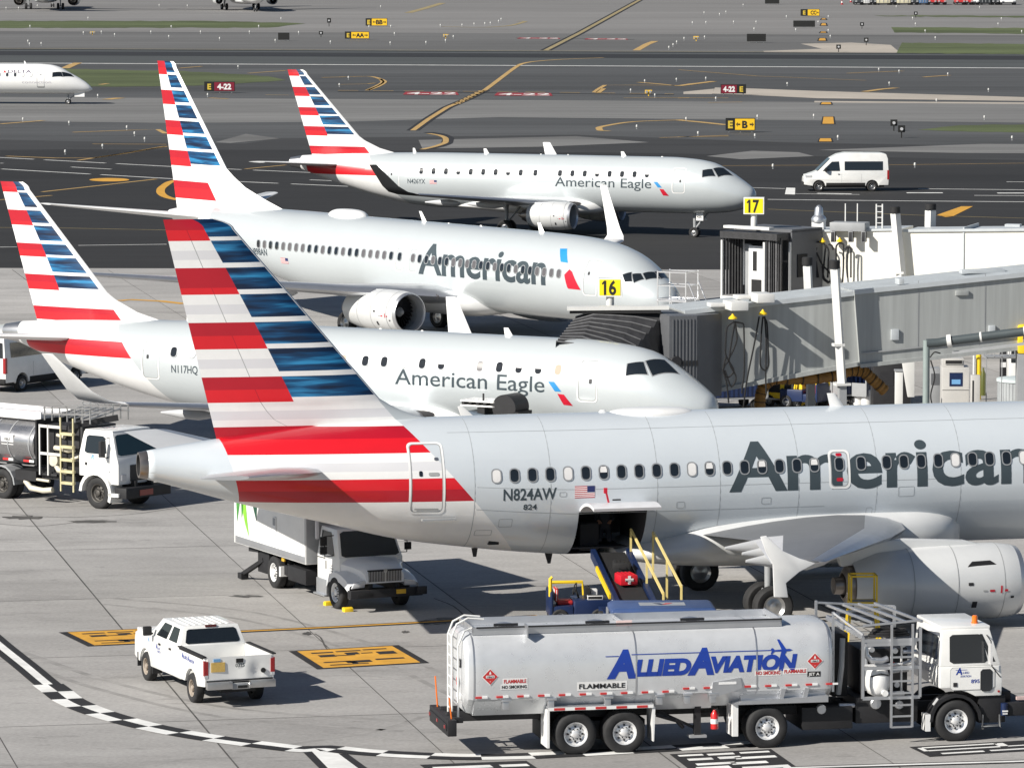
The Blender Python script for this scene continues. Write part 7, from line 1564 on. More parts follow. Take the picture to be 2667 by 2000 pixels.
# small tug left of the conveyor
q = gd(1243, 1352); tug = thing('baggage_tug', 'small blue tug with a yellow guard bar and a red seat beside the belt loader', 'tug', (q.x, q.y + .3, 0), .1)
mb = MB(); mb.box(-.1, .95, -.55, .55, .28, .78, 0); mb.box(-.75, -.1, -.55, .55, .28, .62, 0); mb.box(-.8, -.7, -.58, .58, .3, 1.05, 0); mb.build('body', [NAVY], tug, bevel=.05)
mb = MB(); mb.box(-.55, -.1, -.25, .25, .62, .74, 0); mb.box(-.62, -.52, -.25, .25, .7, 1.1, 1); mb.build('seat', [M('seat_red', (.5, .03, .03), .5), WHITE], tug, bevel=.04)
mb = MB(); mb.tube([(-.78, -.5, .9), (-.78, -.5, 1.42), (-.72, -.5, 1.46)], .05, 8); mb.tube([(-.7, .45, 1.0), (-.7, .45, 1.18), (.25, .45, 1.18), (.3, .45, .8)], .05, 8); mb.build('guard_bar', [YEL], tug, 40)
mb = MB(); mb.tube([(.1, 0, .78), (0, 0, 1.05)], .03, 8); mb.tube([(-.02 + .1 * math.sin(t) * .5, .2 * math.cos(t), 1.05 + .16 * math.sin(t)) for t in [2 * math.pi * i / 14 for i in range(14)]], .018, 6, closed=True); mb.lathe([(0, .06), (.1, .05)], (.4, .4, .98), 'Z', 10, 0); mb.box(.25, .4, -.3, .1, .78, 1.1, 0); mb.build('steering', [BLACK], tug, 40)
mb = MB(); mb.box(.42, .62, -.2, .05, .78, 1.05, 0); mb.box(.3, .75, -.45, -.25, .78, .9, 1); mb.build('engine_fitting', [WHITE, BLACK], tug, bevel=.02)
for x in (-.5, .65):
    for y in (-.5, .5): truck_wheel(tug, x, y, .27, .2, GREYM, 1 if y > 0 else -1, 16, 5)
# yellow work platform in front of the engine
wp = thing('work_platform', 'yellow framed work platform standing in front of the near engine', 'platform', ((2250 - 1333.5) / 13000 * 140, 139.2, 0), .05)
mb = MB()
for x in (-.36, .36):
    for y in (-.3, .3): mb.bar((x * 1.3, y * 1.3, 0), (x, y, 1.2), .06); mb.bar((x, y, 1.2), (x, y, 1.95), .05)
for z in (1.2, 1.95): 
    for y in (-.3, .3): mb.bar((-.36, y, z), (.36, y, z), .05)
    for x in (-.36, .36): mb.bar((x, -.3, z), (x, .3, z), .05)
mb.build('frame', [YEL], wp)
mb = MB(); mb.box(-.36, .36, -.3, .3, 1.17, 1.22)
for i in range(6): mb.box(-.3, .3, .32 + .1 * (5 - i), .42 + .1 * (5 - i), .18 + i * .17, .22 + i * .17)
mb.build('steps', [GREYM], wp)
# main gear chocks
for i, (l, w) in enumerate(((15.35, 3.8), (16.85, 3.8))):
    o = MB().prism([(0, 0), (.3, 0), (.24, .14), (.12, .2), (.02, .16)], -.5, .5, 'XZ').build('wheel_chock', [YEL], None, bevel=.01)
    tag(o, ('yellow chock ahead of' if i == 0 else 'yellow chock behind') + ' the near main wheels of the foreground airliner', 'chock', loc=Vector((22.1, 150.6, 0)) + Matrix.Rotation(.245, 3, 'Z') @ Vector((-l, -w, 0)), rz=.245 + (0 if i == 0 else math.pi))
# ---- under and beside the sixteenth gate bridge
q = px(1985, 1062); bl2 = dup(bl1, (q.x - 1.5, q.y, 0), R(172), 'blue belt loader parked in the shade under the grey jet bridge'); bl1['group'] = bl2['group'] = 'belt loaders'
q = px(2215, 1058); c2 = dup(cart, (q.x + .6, q.y + 1, 0), .5, 'baggage cart in the shade behind the grey lift column'); cart['group'] = c2['group'] = 'blue baggage carts'
q = px(2050, 1056); gpu = thing('ground_power_unit', 'yellow ground power unit under the grey jet bridge', 'generator', (q.x, q.y - .3, 0), -.5)
mb = MB(); mb.box(-.9, .9, -.5, .5, .35, 1.25, 0); mb.build('housing', [YEL], gpu, bevel=.05)
mb = MB(); mb.box(-.7, -.1, -.52, -.5, .6, 1.1, 0); mb.box(.1, .6, -.52, -.5, .7, 1.1, 0); mb.box(-.6, .4, -.4, .3, 1.25, 1.4, 0); mb.build('vent', [BLACK], gpu)
mb = MB(); mb.tube([(.5, -.2, 1.25), (.5, -.2, 1.65), (.6, -.2, 1.7)], .05, 8, 0); mb.box(-.85, -.65, -.2, .2, 1.25, 1.5, 1); mb.bar((-.9, 0, .4), (-1.7, 0, .25), .06, .06, 0); mb.build('exhaust_and_hitch', [GREYM, WHITE], gpu)
for x in (-.6, .6):
    for y in (-.45, .45): truck_wheel(gpu, x, y, .25, .16, GREYM, 1 if y > 0 else -1, 14, 5)
for i, (u, v, c_, lab) in enumerate(((2118, 1052, 'deep_green', 'dark green holdall on the ground under the jet bridge'), (2150, 1056, 'suitcase_red', 'small red case on the ground left of the lift column'), (1945, 1030, 'white_paint', 'white crate beside the amber ventilation hose'))):
    q = px(u, v); o = MB(); o.box(-.4, .4, -.3, .3, 0, .55 if i != 1 else .4); o.box(-.1, .1, -.32, -.3, .2, .35); o = o.build(('holdall', 'small_case', 'crate')[i], [MATS[c_]], None, bevel=.06); tag(o, lab, ('bag', 'case', 'crate')[i], loc=(q.x, q.y, 0), rz=.4 * i)
for k, (u, v, a_, lab) in enumerate(((1895, 1064, .3, 'baggage cart in the shade beside the cab of the grey jet bridge'), (2140, 1048, -.4, 'baggage cart half hidden behind the yellow power unit'), (2262, 1052, .9, 'baggage cart in the shade left of the black air unit'), (2010, 1036, .1, 'baggage cart behind the amber ventilation hose'))):
    q = px(u, v); c3 = dup(cart, (q.x, q.y + 1.5 * (k % 2), 0), a_, lab)
q = px(2100, 1062); tg2 = dup(tug, (q.x, q.y, 0), 2.6, 'small blue tug under the grey jet bridge'); tug['group'] = tg2['group'] = 'blue baggage tugs'
for k, (u, v, m_, lab) in enumerate(((2075, 1060, 'signal_yellow', 'yellow hose reel on the ground under the jet bridge'), (2235, 1058, 'white_paint', 'white canister beside the grey lift column'), (2258, 1060, 'white_paint', 'white upright cylinder left of the black air unit'))):
    q = px(u, v); o = MB().lathe([(0, .2), (.1, .24), (.7, .24), (.8, .1), (.9, .06)] if k else [(-.25, .4), (-.22, .4), (-.2, .2), (.2, .2), (.22, .4), (.25, .4)], (0, 0, 0 if k else .4), 'Z' if k else 'Y', 18).build(('hose_reel', 'canister', 'gas_cylinder')[k], [MATS[m_]], None, 35); tag(o, lab, ('hose reel', 'canister', 'cylinder')[k], loc=(q.x, q.y, 0))
# standpipe and overhead pipe
sp = thing('standpipe', 'grey green steel pipe rising and bending right in front of the jet bridge', 'pipe', (dv(2000, 900, 180.5).x, 180.5, 0), 0)
GG = M('grey_green_paint', (.27, .32, .31), .4, .1, .06, 2); DG = M('dark_pipe', (.07, .085, .09), .45, .1, .08, 2)
a = dv(2000, 742, 180.5); e = dv(2040, 738, 180.5); f_ = dv(2420, 690, 179.5); L0 = Vector((sp.location.x, 180.5, 0))
mb = MB(); mb.tube([(0, 0, 0), (0, 0, a.z + .12)], .125, 14); mb.build('riser', [GG], sp, 40)
mb = MB(); mb.tube([(0, 0, a.z), (.4, 0, a.z + .02), tuple(e - L0), tuple(f_ - L0)], .165, 14); mb.build('overhead_pipe', [DG], sp, 40)
mb = MB(); t = (f_ - e).normalized()
for k, r in ((.1, .24), (1.3, .19), (2.9, .19), (4.4, .19)): mb.tube([tuple(e - L0 + t * k), tuple(e - L0 + t * (k + (.16 if k < 1 else .07)))], r, 16)
mb.build('pipe_clamp', [COLW], sp, 40)
mb = MB(); mb.bar(tuple(e - L0 + t * .3 + Vector((0, .1, -.45))), tuple(f_ - L0 + Vector((0, .1, -.45))), .08, .1)
for k in (1.3, 2.9, 4.4): mb.bar(tuple(e - L0 + t * k), tuple(e - L0 + t * k + Vector((0, .1, -.45))), .05)
mb.build('pipe_rail', [GREYM], sp)
mb = MB()
for p in ([(.12, -.1, a.z - .5), (.3, -.15, a.z - .3), (.5, -.1, a.z - .35)], [(.15, -.1, a.z - .6), (.3, -.12, a.z - 1.2), (.16, -.1, a.z - 1.9), (.3, -.1, a.z - 2.6), (.14, -.1, a.z - 3.2)]): cable(mb, p, .025)
mb.build('cable', [BLACK], sp, 60)
def unit(name, label, cat, u0, u1, v0, Y, dep, mats, extra=None, bevel=.02):
    a = dv(u0 / 1.2057, v0 / 1.2057, Y); b = dv(u1 / 1.2057, v0 / 1.2057, Y); t = thing(name, label, cat, ((a.x + b.x) / 2, Y, 0), 0); w = (b.x - a.x) / 2
    mb = MB(); mb.box(-w, w, 0, dep, 0, a.z, 0); mb.build('housing', mats, t, bevel=bevel); return t, w, a.z
CABN = M('cabinet_grey', (.50, .49, .47), .5, 0, .05, 1.5)
t, w, h = unit('power_cabinet', 'tall grey cabinet numbered 3400 to the right of the standpipe', 'cabinet', 2455, 2525, 957, 199, 1.1, [CABN])
decal(t, '3400', (-w + .2, -.006, .36), X_, Z_, .26, BLACK, .02, .75); mb = MB(); mb.box(-w, w, -.004, 0, h * .56, h * .57, 1); mb.box(-.26, .27, -.012, 0, h * .64, h * .9, 0); mb.box(-.17, .18, -.016, -.012, h * .68, h * .77, 2); mb.box(.35, .55, -.01, 0, .1, .2, 1); mb.build('badge', [NAVY, BLACK, LBLUE], t)
mb = MB(); mb.box(-w, w * .6, .1, 1.0, h, h + .35, 0); mb.box(-w + .1, w * .5, .05, .1, h + .12, h + .3, 1); mb.build('cooler_top', [CABN, BLACK], t, bevel=.02)
t, w, h = unit('air_unit', 'black air conditioning unit under the right part of the jet bridge', 'air unit', 2275, 2372, 946, 200.5, 1.6, [CHAS]); mb = MB(); mb.box(-w + .25, -w + .8, -.012, 0, h - .9, h - .35); mb.build('vent', [DARK], t)
t, w, h = unit('relay_cabinet', 'dark grey cabinet between the standpipe and the numbered cabinet', 'cabinet', 2422, 2450, 960, 201, .9, [GREYM]); mb = MB(); mb.box(-w + .05, w - .05, -.012, 0, 1.2, h - .2); mb.build('door', [CABG], t)
t, w, h = unit('meter_box', 'black switch box behind the railed platform', 'box', 2606, 2622, 905, 200, .3, [CHAS]); mb = MB(); mb.box(-.1, .1, -.02, 0, h - .8, h - .6); mb.build('dial', [WHITE], t)
t, w, h = unit('equipment_trolley', 'white equipment trolley with a dark window beside the yellow tank', 'trolley', 2630, 2662, 884, 204, 1.6, [WTRUCK]); mb = MB(); mb.box(-w + .06, w - .06, -.02, 0, h - .95, h - .2, 0); mb.box(-w, w, -.03, 0, h - 1.75, h - 1.6, 0); mb.build('window', [GLASS], t)
t, w, h = unit('bollard', 'thick white post in front of the black air unit', 'post', 2332, 2352, 967, 198, .3, [COLW]); mb = MB(); mb.box(-w - .03, w + .06, -.04, .34, h, h + .06); mb.build('cap', [GREYM], t)
o = MB().prism([(-.28, 2.35), (.27, 2.35), (.27, .7), (.0, .7)], 0, .16, 'XZ').build('hanging_bracket', [COLW], None, bevel=.03); q = dv(2365 / 1.2057, 925 / 1.2057, 194); tag(o, 'white tapering bracket hanging under the jet bridge', 'bracket', loc=(q.x, 194, q.z - 2.35))
t, w, h = unit('control_box', 'narrow grey control box right of the numbered cabinet', 'cabinet', 2530, 2553, 978, 198.5, .4, [CABN]); mb = MB(); mb.box(-w + .04, -w + .1, -.01, 0, .5, h - .2); mb.box(-.12, .18, -.02, 0, .12, .3); mb.build('slot', [BLACK], t)
g = MB().lathe([(0, .11), (.9, .11), (1.05, .05), (1.15, .035)], (0, 0, 0), 'Z', 14).build('gas_bottle', [M('olive_green', (.09, .10, .02), .4)], None, 40); q = px(2560, 1052); tag(g, 'olive green gas bottle standing beside the grey control box', 'gas bottle', loc=(q.x, q.y, .35))
yp = MB(); yp.tube([(0, 0, 0), (0, 0, 2.75)], .11, 10); yp.tube([(-.35, 0, 2.6), (.05, 0, 2.65)], .14, 10); q = px(2557, 1052); tag(yp.build('hydrant_post', [YEL], None, 40), 'yellow hydrant post behind the grey control box', 'post', loc=(q.x, q.y + 1.5, 0))
wr = MB(); wr.tube([(0, 0, 0), (0, 0, 2.25), (-.1, 0, 2.4), (-.75, 0, 2.45), (-.75, 0, 0)], .045, 8); q = px(2540, 1052); tag(wr.build('pipe_guard', [COLW], None, 40), 'white bent pipe guard behind the numbered cabinet', 'guard rail', loc=(q.x, q.y + .8, 0))
dr = thing('storage_drum', 'wide ribbed drum with a pale lid at the right edge', 'drum', (dv(2660 / 1.2057, 960 / 1.2057, 197).x, 197, 0)); mb = MB(); mb.lathe([(0, .93), (1.75, .93)], (0, 0, 0), 'Z', 40)
for i in range(40): t_ = 2 * math.pi * i / 40; mb.box(.925 * math.cos(t_) - .02, .925 * math.cos(t_) + .02, .925 * math.sin(t_) - .02, .925 * math.sin(t_) + .02, 0, 1.72)
mb.build('wall', [M('ribbed_grey', (.36, .38, .39), .5, .1)], dr, 40); mb = MB(); mb.lathe([(1.75, .98), (1.85, .98), (1.87, .93)], (0, 0, 0), 'Z', 40); mb.build('lid', [M('pale_lid', (.55, .62, .62), .5)], dr, 40)
for u, lab in ((2592, 'white square post left of the ribbed drum'), (2640, 'white square post in front of the ribbed drum')): 
    q = px(u, 1052); o = MB().box(-.13, .13, -.13, .13, 0, 1.95 if u == 2592 else 1.85).build('bollard', [COLW], None, bevel=.015); tag(o, lab, 'post', loc=(q.x, 195.2, 0))
rl = thing('platform_railing', 'grey railed platform with thin uprights at the right edge under the bridge', 'platform', (dv(2610 / 1.2057, 900 / 1.2057, 193).x, 193, 0)); za, zb_ = dv(2610 / 1.2057, 930 / 1.2057, 193).z, dv(2610 / 1.2057, 852 / 1.2057, 193).z
mb = MB()
for x in (-.6, -.3, 0, .3, .6): mb.bar((x, 0, 0 if abs(x) > .5 or x == 0 else za), (x, 0, zb_), .035); mb.bar((x, 1.0, za), (x, 1.0, zb_), .03)
for z in (za, (za + zb_) / 2, zb_): mb.bar((-.6, 0, z), (.6, 0, z), .035); mb.bar((-.6, 1, z), (.6, 1, z), .03)
mb.box(-.65, .65, 0, 1.0, za - .06, za); mb.build('frame', [GREYM], rl)
yt = MB(); yt.box(-.4, .4, -.4, .4, 0, 1.1); q = dv(2676 / 1.2057, 920 / 1.2057, 186); o = yt.build('yellow_tank', [YEL], None, bevel=.12); tag(o, 'yellow tank cut by the right edge above the drum', 'tank', loc=(q.x, 186, q.z)); 
lg = MB(); lg.box(-.4, .4, -.4, .4, -q.z, 0); lg.build('stand', [GREYM], o)
# service stand at the nose of the airliner behind
ws = thing('service_stand', 'aluminium service stand with railings at the nose of the airliner behind', 'work stand', (7.35, 220.6, 0), -.5)
mb = MB()
for x in (-.7, 0, .7):
    for y in (-.6, .6): mb.bar((x, y, 0), (x, y, 4.35 if x else 3.0), .05)
for z in (1.0, 2.2, 3.1, 3.7, 4.3):
    for y in (-.6, .6): mb.bar((-.7, y, z), (.7, y, z), .045)
    for x in (-.7, .7): mb.bar((x, -.6, z), (x, .6, z), .045)
for s in (-1, 1): mb.bar((-.7, s * .6, 1.0), (.7, s * .6, 3.1), .03)
mb.box(-.75, .75, -.65, .65, 3.0, 3.06); mb.build('frame', [ALU], ws)
mb = MB(); mb.bar((.75, -.5, 3.0), (2.1, -.5, 0), .05); mb.bar((.75, .5, 3.0), (2.1, .5, 0), .05); mb.bar((.75, -.5, 3.9), (2.1, -.5, .9), .035); mb.bar((.75, .5, 3.9), (2.1, .5, .9), .035)
for i in range(10): t_ = i / 10; mb.box(.75 + 1.35 * t_ - .1, .75 + 1.35 * t_ + .1, -.5, .5, 3.0 - 3.0 * t_ - .03, 3.0 - 3.0 * t_)
mb.build('stair', [ALU], ws)

# loader beside the nearer regional jet, just showing above the foreground fuselage
a = planeN.matrix_basis if False else -.513; h = Vector((math.cos(a), math.sin(a), 0)); s_ = Vector((math.sin(a), -math.cos(a), 0)); q = Vector((7.36, 178.1, 0)) - h * 6.6 + s_ * 3.2
lp = thing('cargo_loader', 'white loader platform with a dark hood beside the nearer regional jet', 'loader', q, a)
mb = MB(); mb.box(-1.6, 1.4, -.6, .6, .5, .75, 0); mb.box(-1.2, -.9, -.5, .5, .7, 2.6, 0); mb.box(.3, .5, -.5, .5, .7, 2.5, 0); mb.build('frame', [CHAS], lp)
mb = MB(); mb.box(-1.9, -.5, -.5, .5, 2.78, 2.84, 0); mb.box(-1.9, -.5, -.5, .5, 2.62, 2.67, 0)
for i in range(5): mb.box(-1.85 + i * .3, -1.75 + i * .3, -.5, .5, 2.67, 2.78, 1)
mb.bar((-1.0, -.4, 2.84), (-1.0, -.4, 3.1), .05, .05, 1); mb.build('platform', [WHITE, CHAS], lp)
mb = MB(); mb.lathe([(-.5, .48), (.5, .48)], (-.1, 0, 2.62), 'Y', 24, 0); mb.build('hood', [CHAS], lp, 40)
mb = MB(); mb.prism([(-1.6, 2.45), (1.3, 2.05), (1.3, 1.8), (-1.6, 2.2)], -.55, .55, 'XZ'); mb.build('conveyor', [M('slate_blue_panel', (.10, .13, .17), .4)], lp)
for x in (-1.1, .9):
    for y in (-.5, .5): truck_wheel(lp, x, y, .3, .2, GREYM, 1 if y > 0 else -1, 14, 5)
# ---------------------------------------------------------------- airfield: signs, lights, far aircraft
SBLK = M('sign_black', (.015, .015, .014), .5); SRED = M('sign_red', (.20, .012, .03), .45); SYE = M('sign_amber', (.85, .52, .02), .45); SYF = M('sign_letter_yellow', (.62, .45, .05), .5)
def arrow(mb, x, z, w, h, d, m, y=-.03):
    s = d; mb.poly([(x - s * w / 2, y, z - h * .12), (x + s * w * .1, y, z - h * .12), (x + s * w * .1, y, z + h * .12), (x - s * w / 2, y, z + h * .12)], m); mb.poly([(x + s * w * .02, y, z + h * .42), (x + s * w * .5, y, z), (x + s * w * .02, y, z - h * .42), (x + s * w * .22, y, z)], m)
def airsign(label, u0, u1, v0, v1, parts, back=False, yaw=0):
    """parts: (share of the width, panel material, text, text material)"""
    s = (v1 + 285) / 21.1; q = px((u0 + u1) / 2, v1 + 3); W = (u1 - u0) / s; H = (v1 - v0) / s
    t = thing('guidance_sign', label, 'sign', (q.x, q.y, 0), yaw, 'airfield guidance signs'); x = -W / 2; z0 = .22
    mb = MB(); mb.box(-W / 2 - .04, W / 2 + .04, 0, .25, z0 - .04, z0 + H + .04, 0); mb.build('sign_case', [SBLK], t)
    mb = MB()
    for k in (-.4, 0, .4): mb.box(W * k - .05, W * k + .05, .08, .16, 0, z0, 0)
    mb.build('leg', [STEEL], t)
    if not back:
        for sh, pm, txt, tm in parts:
            w = W * sh; mb = MB(); mb.quad((x + .03, -.012, z0 + .02), (x + w - .03, -.012, z0 + .02), (x + w - .03, -.012, z0 + H - .02), (x + .03, -.012, z0 + H - .02), 0)
            core = txt.strip('<>'); la, ra = txt.startswith('<'), txt.endswith('>'); h = H * .62; V, F_ = text2d(core, h, .045); Wt = max(p[0] for p in V); room = w * (.5 if la or ra else .74); k = min(1, room / Wt)
            flat(mb, ([(a * k, b) for a, b in V], F_), (x + (w - Wt * k) / 2, -.02, z0 + H * .19), X_, Z_, 1)
            if la: arrow(mb, x + w * .16, z0 + H / 2, w * .2, h * .8, -1, 1)
            if ra: arrow(mb, x + w * .84, z0 + H / 2, w * .2, h * .8, 1, 1)
            mb.build('sign_panel', [pm, tm], t); x += w
    return t
loc_e = lambda sh: (sh, SBLK, 'E', SYF)
airsign('red 4-22 runway sign between the two nearer tail fins', 533, 611, 217, 240, [loc_e(.31), (.69, SRED, '4-22', WHITE)])
airsign('red 4-22 runway sign standing on the pale strip above the minibus', 1878, 1942, 224, 246, [(.65, SRED, '4-22', WHITE), loc_e(.35)])
airsign('black and yellow E B direction sign left above the minibus', 1891, 1966, 313, 343, [loc_e(.3), (.7, SYE, '<B>', BLACK)])
airsign('yellow BB direction sign on the far taxiway near the top edge', 953, 1008, 50, 68, [loc_e(.27), (.73, SYE, '<BB>', BLACK)])
airsign('yellow AA direction sign just beyond the runway', 899, 961, 85, 102, [loc_e(.25), (.75, SYE, '<AA>', BLACK)])
airsign('yellow CC direction sign at the far right near the top edge', 2086, 2134, 26, 42, [loc_e(.36), (.64, SYE, 'CC>', BLACK)])
for (u0, u1, v0, v1), lab in (((1946, 1994, 91, 109), 'dark back of a low sign beyond the runway, nearest of the dark ones'), ((2067, 2122, 56, 71), 'wide dark back of a sign below the yellow CC sign'), ((1993, 2029, -3, 10), 'dark back of a sign at the top edge'), ((725, 753, 88, 105), 'brown back of a small sign left of the yellow AA sign')):
    airsign(lab, u0, u1, v0, v1, [], True)
# runway guard lights and small instrument boxes
def guard(label, u, v, yel, hgt, two=1):
    s = (v + 285) / 21.1; q = px(u, v); h = hgt / s; t = thing('guard_light', label, 'light', (q.x, q.y, 0), 0, 'guard lights on posts'); m = SYE if yel else SBLK
    mb = MB(); mb.box(-.05, .05, -.04, .04, 0, h * .5); mb.build('post', [m], t); mb = MB(); mb.box(-.36 if yel else -.3, .36 if yel else .3, -.1, .1, h * .45, h, 0); mb.build('backboard', [m], t)
    mb = MB()
    for x in ((-.19, .19) if yel else (0,)): mb.lathe([(-.22, .13), (-.1, .14)], (x, 0, h * .72), 'Y', 12, 0)
    mb.build('lamp', [LCLR if not yel else GREYM], t, 40)
for u, v, y_, h, lab in ((2328, 342, 0, 30, 'black guard light, upper left of the pair above the minibus'), (2348, 360, 0, 33, 'black guard light, lower right of the pair above the minibus'), (2245, 76, 0, 17, 'black guard light left of the far grass strip'), (2256, 119, 0, 20, 'black guard light on the pale concrete beside the runway'), (2385, 47, 0, 16, 'black guard light on the thin far grass strip'), (2184, 137, 0, 20, 'thin dark guard light at the runway edge'), (857, 70, 0, 22, 'black guard light at the end of the left grass strip'), (836, 98, 0, 16, 'black guard light left of the yellow AA sign'),
                           (1161, 101, 1, 11, 'yellow guard light right of the yellow AA sign'), (1689, 251, 1, 16, 'yellow guard light on the taxiway above the far regional jet'), (1813, 108, 1, 13, 'yellow guard light left of the dark signs beyond the runway'), (241, 92, 1, 9, 'yellow guard light on the left beyond the runway')):
    guard(lab, u, v, y_, h)
# edge lights
EL = [(120, 60), (40, 60), (240, 45), (1020, 42), (1200, 45), (193, 178), (1097, 180), (1657, 178), (650, 215), (967, 215), (1285, 215), (1598, 215), (1913, 218), (535, 220), (735, 232), (1082, 244), (1407, 257), (1763, 270), (2116, 280), (190, 293), (265, 290), (180, 275), (1525, 437), (627, 625), (148, 778), (443, 800), (813, 830), (862, 870), (927, 905), (657, 950), (418, 988), (1330, 620), (1800, 128), (565, 125)]
EL = Z1(EL) + Z2([(275, 50), (200, 180), (340, 178), (657, 172), (796, 170), (873, 163), (942, 160), (977, 157), (1030, 145), (1046, 132), (363, 225), (740, 245), (690, 270), (565, 283), (336, 286), (2120, 315), (2147, 298), (2170, 280), (68, 508), (10, 555), (1875, 590), (2030, 622), (1965, 530), (2168, 520), (1914, 825)])
EL += Z3([(415, 40), (264, 100), (305, 85), (165, 90), (692, 115), (960, 115), (90, 155), (177, 153), (354, 150), (498, 150), (485, 195), (752, 200), (960, 205), (973, 243), (37, 257), (168, 248), (895, 150), (1395, 50), (1928, 55), (1500, 125), (1518, 163), (2068, 128), (2047, 163), (1580, 208), (1645, 253), (2198, 212), (697, 548), (1985, 587), (240, 643), (1652, 655), (506, 760), (867, 755), (50, 775), (1959, 765), (126, 868), (490, 883), (1021, 893), (2136, 897), (605, 1080), (1514, 1072), (1283, 455), (1413, 467), (1725, 485), (1350, 545), (176, 513)])
ml = MB(); ml.lathe([(0, .09), (.04, .09), (.05, .035), (.2, .035)], (0, 0, 0), 'Z', 8, 1); ml.lathe([(.2, .075), (.22, .1), (.42, .1), (.47, .06), (.48, .01)], (0, 0, 0), 'Z', 8, 0); mel = ml.mesh('edge_light', [M('frosted_lens', (.52, .52, .50), .4), GREYM], 40)
for u, v in EL:
    q = px(u, v + 1.5); o = bpy.data.objects.new('edge_light', mel); COL.objects.link(o); k = .85 if v > 130 else 1.0
    o.scale = (k, k, k); tag(o, 'small white taxiway edge light on a short stem out on the airfield', 'edge light', 'taxiway edge lights', loc=(q.x, q.y, 0))
for u, v, lab in ((2193, 13, 'red and white cone left of the far row of vehicles'), (2216, 7, 'red and white cone nearest the far row of vehicles')):
    q = px(u, v); mb = MB(); mb.box(-.3, .3, -.3, .3, 0, .05, 0); mb.lathe([(.05, .24), (.35, .17), (.35, .17), (.6, .11), (.6, .11), (.95, .03)], (0, 0, 0), 'Z', 12, ms=[0, 0, 1, 1, 0]); tag(mb.build('traffic_cone', [LRED, WHITE], None, 40), lab, 'cone', 'traffic cones', loc=(q.x, q.y, 0))
# far row of vehicles and containers at the top right
def far_vehicle(kind, u0, u1, v, col, label):
    s = (v + 285) / 21.1; q = px((u0 + u1) / 2, v); W = (u1 - u0) / s; t = thing({'c': 'cargo_container', 'k': 'parked_car', 't': 'parked_truck'}[kind], label, {'c': 'container', 'k': 'car', 't': 'truck'}[kind], (q.x, q.y, 0), 0, 'vehicles and containers parked at the far right'); m = MATS[col]
    if kind == 'c':
        mb = MB(); mb.box(-W / 2, W / 2, 0, 2.2, .35, 2.6, 0); mb.build('box', [m], t, bevel=.08); mb = MB()
        for k in (-.3, 0, .3): mb.box(W * k - .05, W * k + .05, -.05, 0, .5, 2.4, 0)
        mb.box(-W / 2 + .15, W / 2 - .15, -.06, -.05, 1.1, 1.25, 0); mb.build('door_bar', [GREYM], t); mb = MB(); mb.box(-W / 2, W / 2, .1, 2.1, .2, .34); mb.build('base', [CHAS], t)
        for x in (-W * .35, W * .35): truck_wheel(t, x, .3, .18, .14, GREYM, -1, 12, 4)
    else:
        hz = 1.5 if kind == 'k' else 2.6; c_ = Box6((-W / 2, W / 2, .2, 4.4, .35), (-W / 2, W / 2, 0.25, 4.3, .95 if kind == 'k' else 1.4)); mb = MB(); c_.shell(mb); g_ = Box6((-W / 2 + .05, W / 2 - .05, 1.2 if kind == 'k' else .3, 4.0, .95 if kind == 'k' else 1.4), (-W / 2 + .25, W / 2 - .25, 1.9 if kind == 'k' else .5, 3.6, hz)); g_.shell(mb); mb.build('body', [m], t, bevel=.06)
        mb = MB(); g_.patch(mb, 'right', rr(.06, .94, .1, .9, .05), .01); mb.build('windscreen', [GLASS], t)
        for x in (-W * .36, W * .36): mb = MB(); mb.box(x - .18, x + .18, .1, .25, .62, .8); mb.build('headlight', [LCLR], t)
        mb = MB(); mb.box(-W / 2, W / 2, .08, .3, .3, .52); mb.build('bumper', [DARK], t)
        for x in (-W / 2 + .12, W / 2 - .12):
            for y in (.9, 3.5): truck_wheel(t, x, y, .33, .2, GREYM, -1 if x < 0 else 1, 12, 4)
M('container_cream', (.62, .58, .42), .5, 0, .08, 1); M('far_blue', (.09, .17, .32), .5); M('far_red', (.5, .03, .03), .4); M('far_dark', (.03, .035, .04), .5)
off_ = lambda x: 2150 + x / 4.279
for k, x0, x1, c_, lab in (('k', 330, 420, 'far_dark', 'dark vehicle first in the far row from the left'), ('c', 425, 495, 'white_paint', 'narrow white container between two dark vehicles'), ('k', 498, 566, 'far_dark', 'dark car between the white and the first cream container'), ('c', 570, 722, 'container_cream', 'wide cream container, left one of the two'), ('k', 726, 790, 'far_dark', 'dark car between the two cream containers'), ('c', 795, 950, 'container_cream', 'wide cream container, right one of the two'), ('k', 955, 1035, 'far_dark', 'dark car left of the pale blue container'), ('c', 1042, 1140, 'far_blue', 'pale blue container beside the red cars'),
                           ('k', 1145, 1238, 'far_red', 'red car right beside the pale blue container'), ('k', 1252, 1345, 'far_red', 'red car second from the pale blue container'), ('k', 1452, 1560, 'far_red', 'red car right of the gap in the far row'), ('k', 1566, 1642, 'far_red', 'red car left of the white one in the far row'), ('k', 1648, 1712, 'white_paint', 'white car between a red and a dark vehicle'), ('c', 1722, 1850, 'far_dark', 'dark container near the right end of the far row'), ('k', 1860, 1930, 'far_dark', 'dark car right of the dark container'), ('k', 1950, 2120, 'white_paint', 'white vehicle at the right end of the far row')):
    far_vehicle(k, off_(x0), off_(x1), 14, c_, lab)
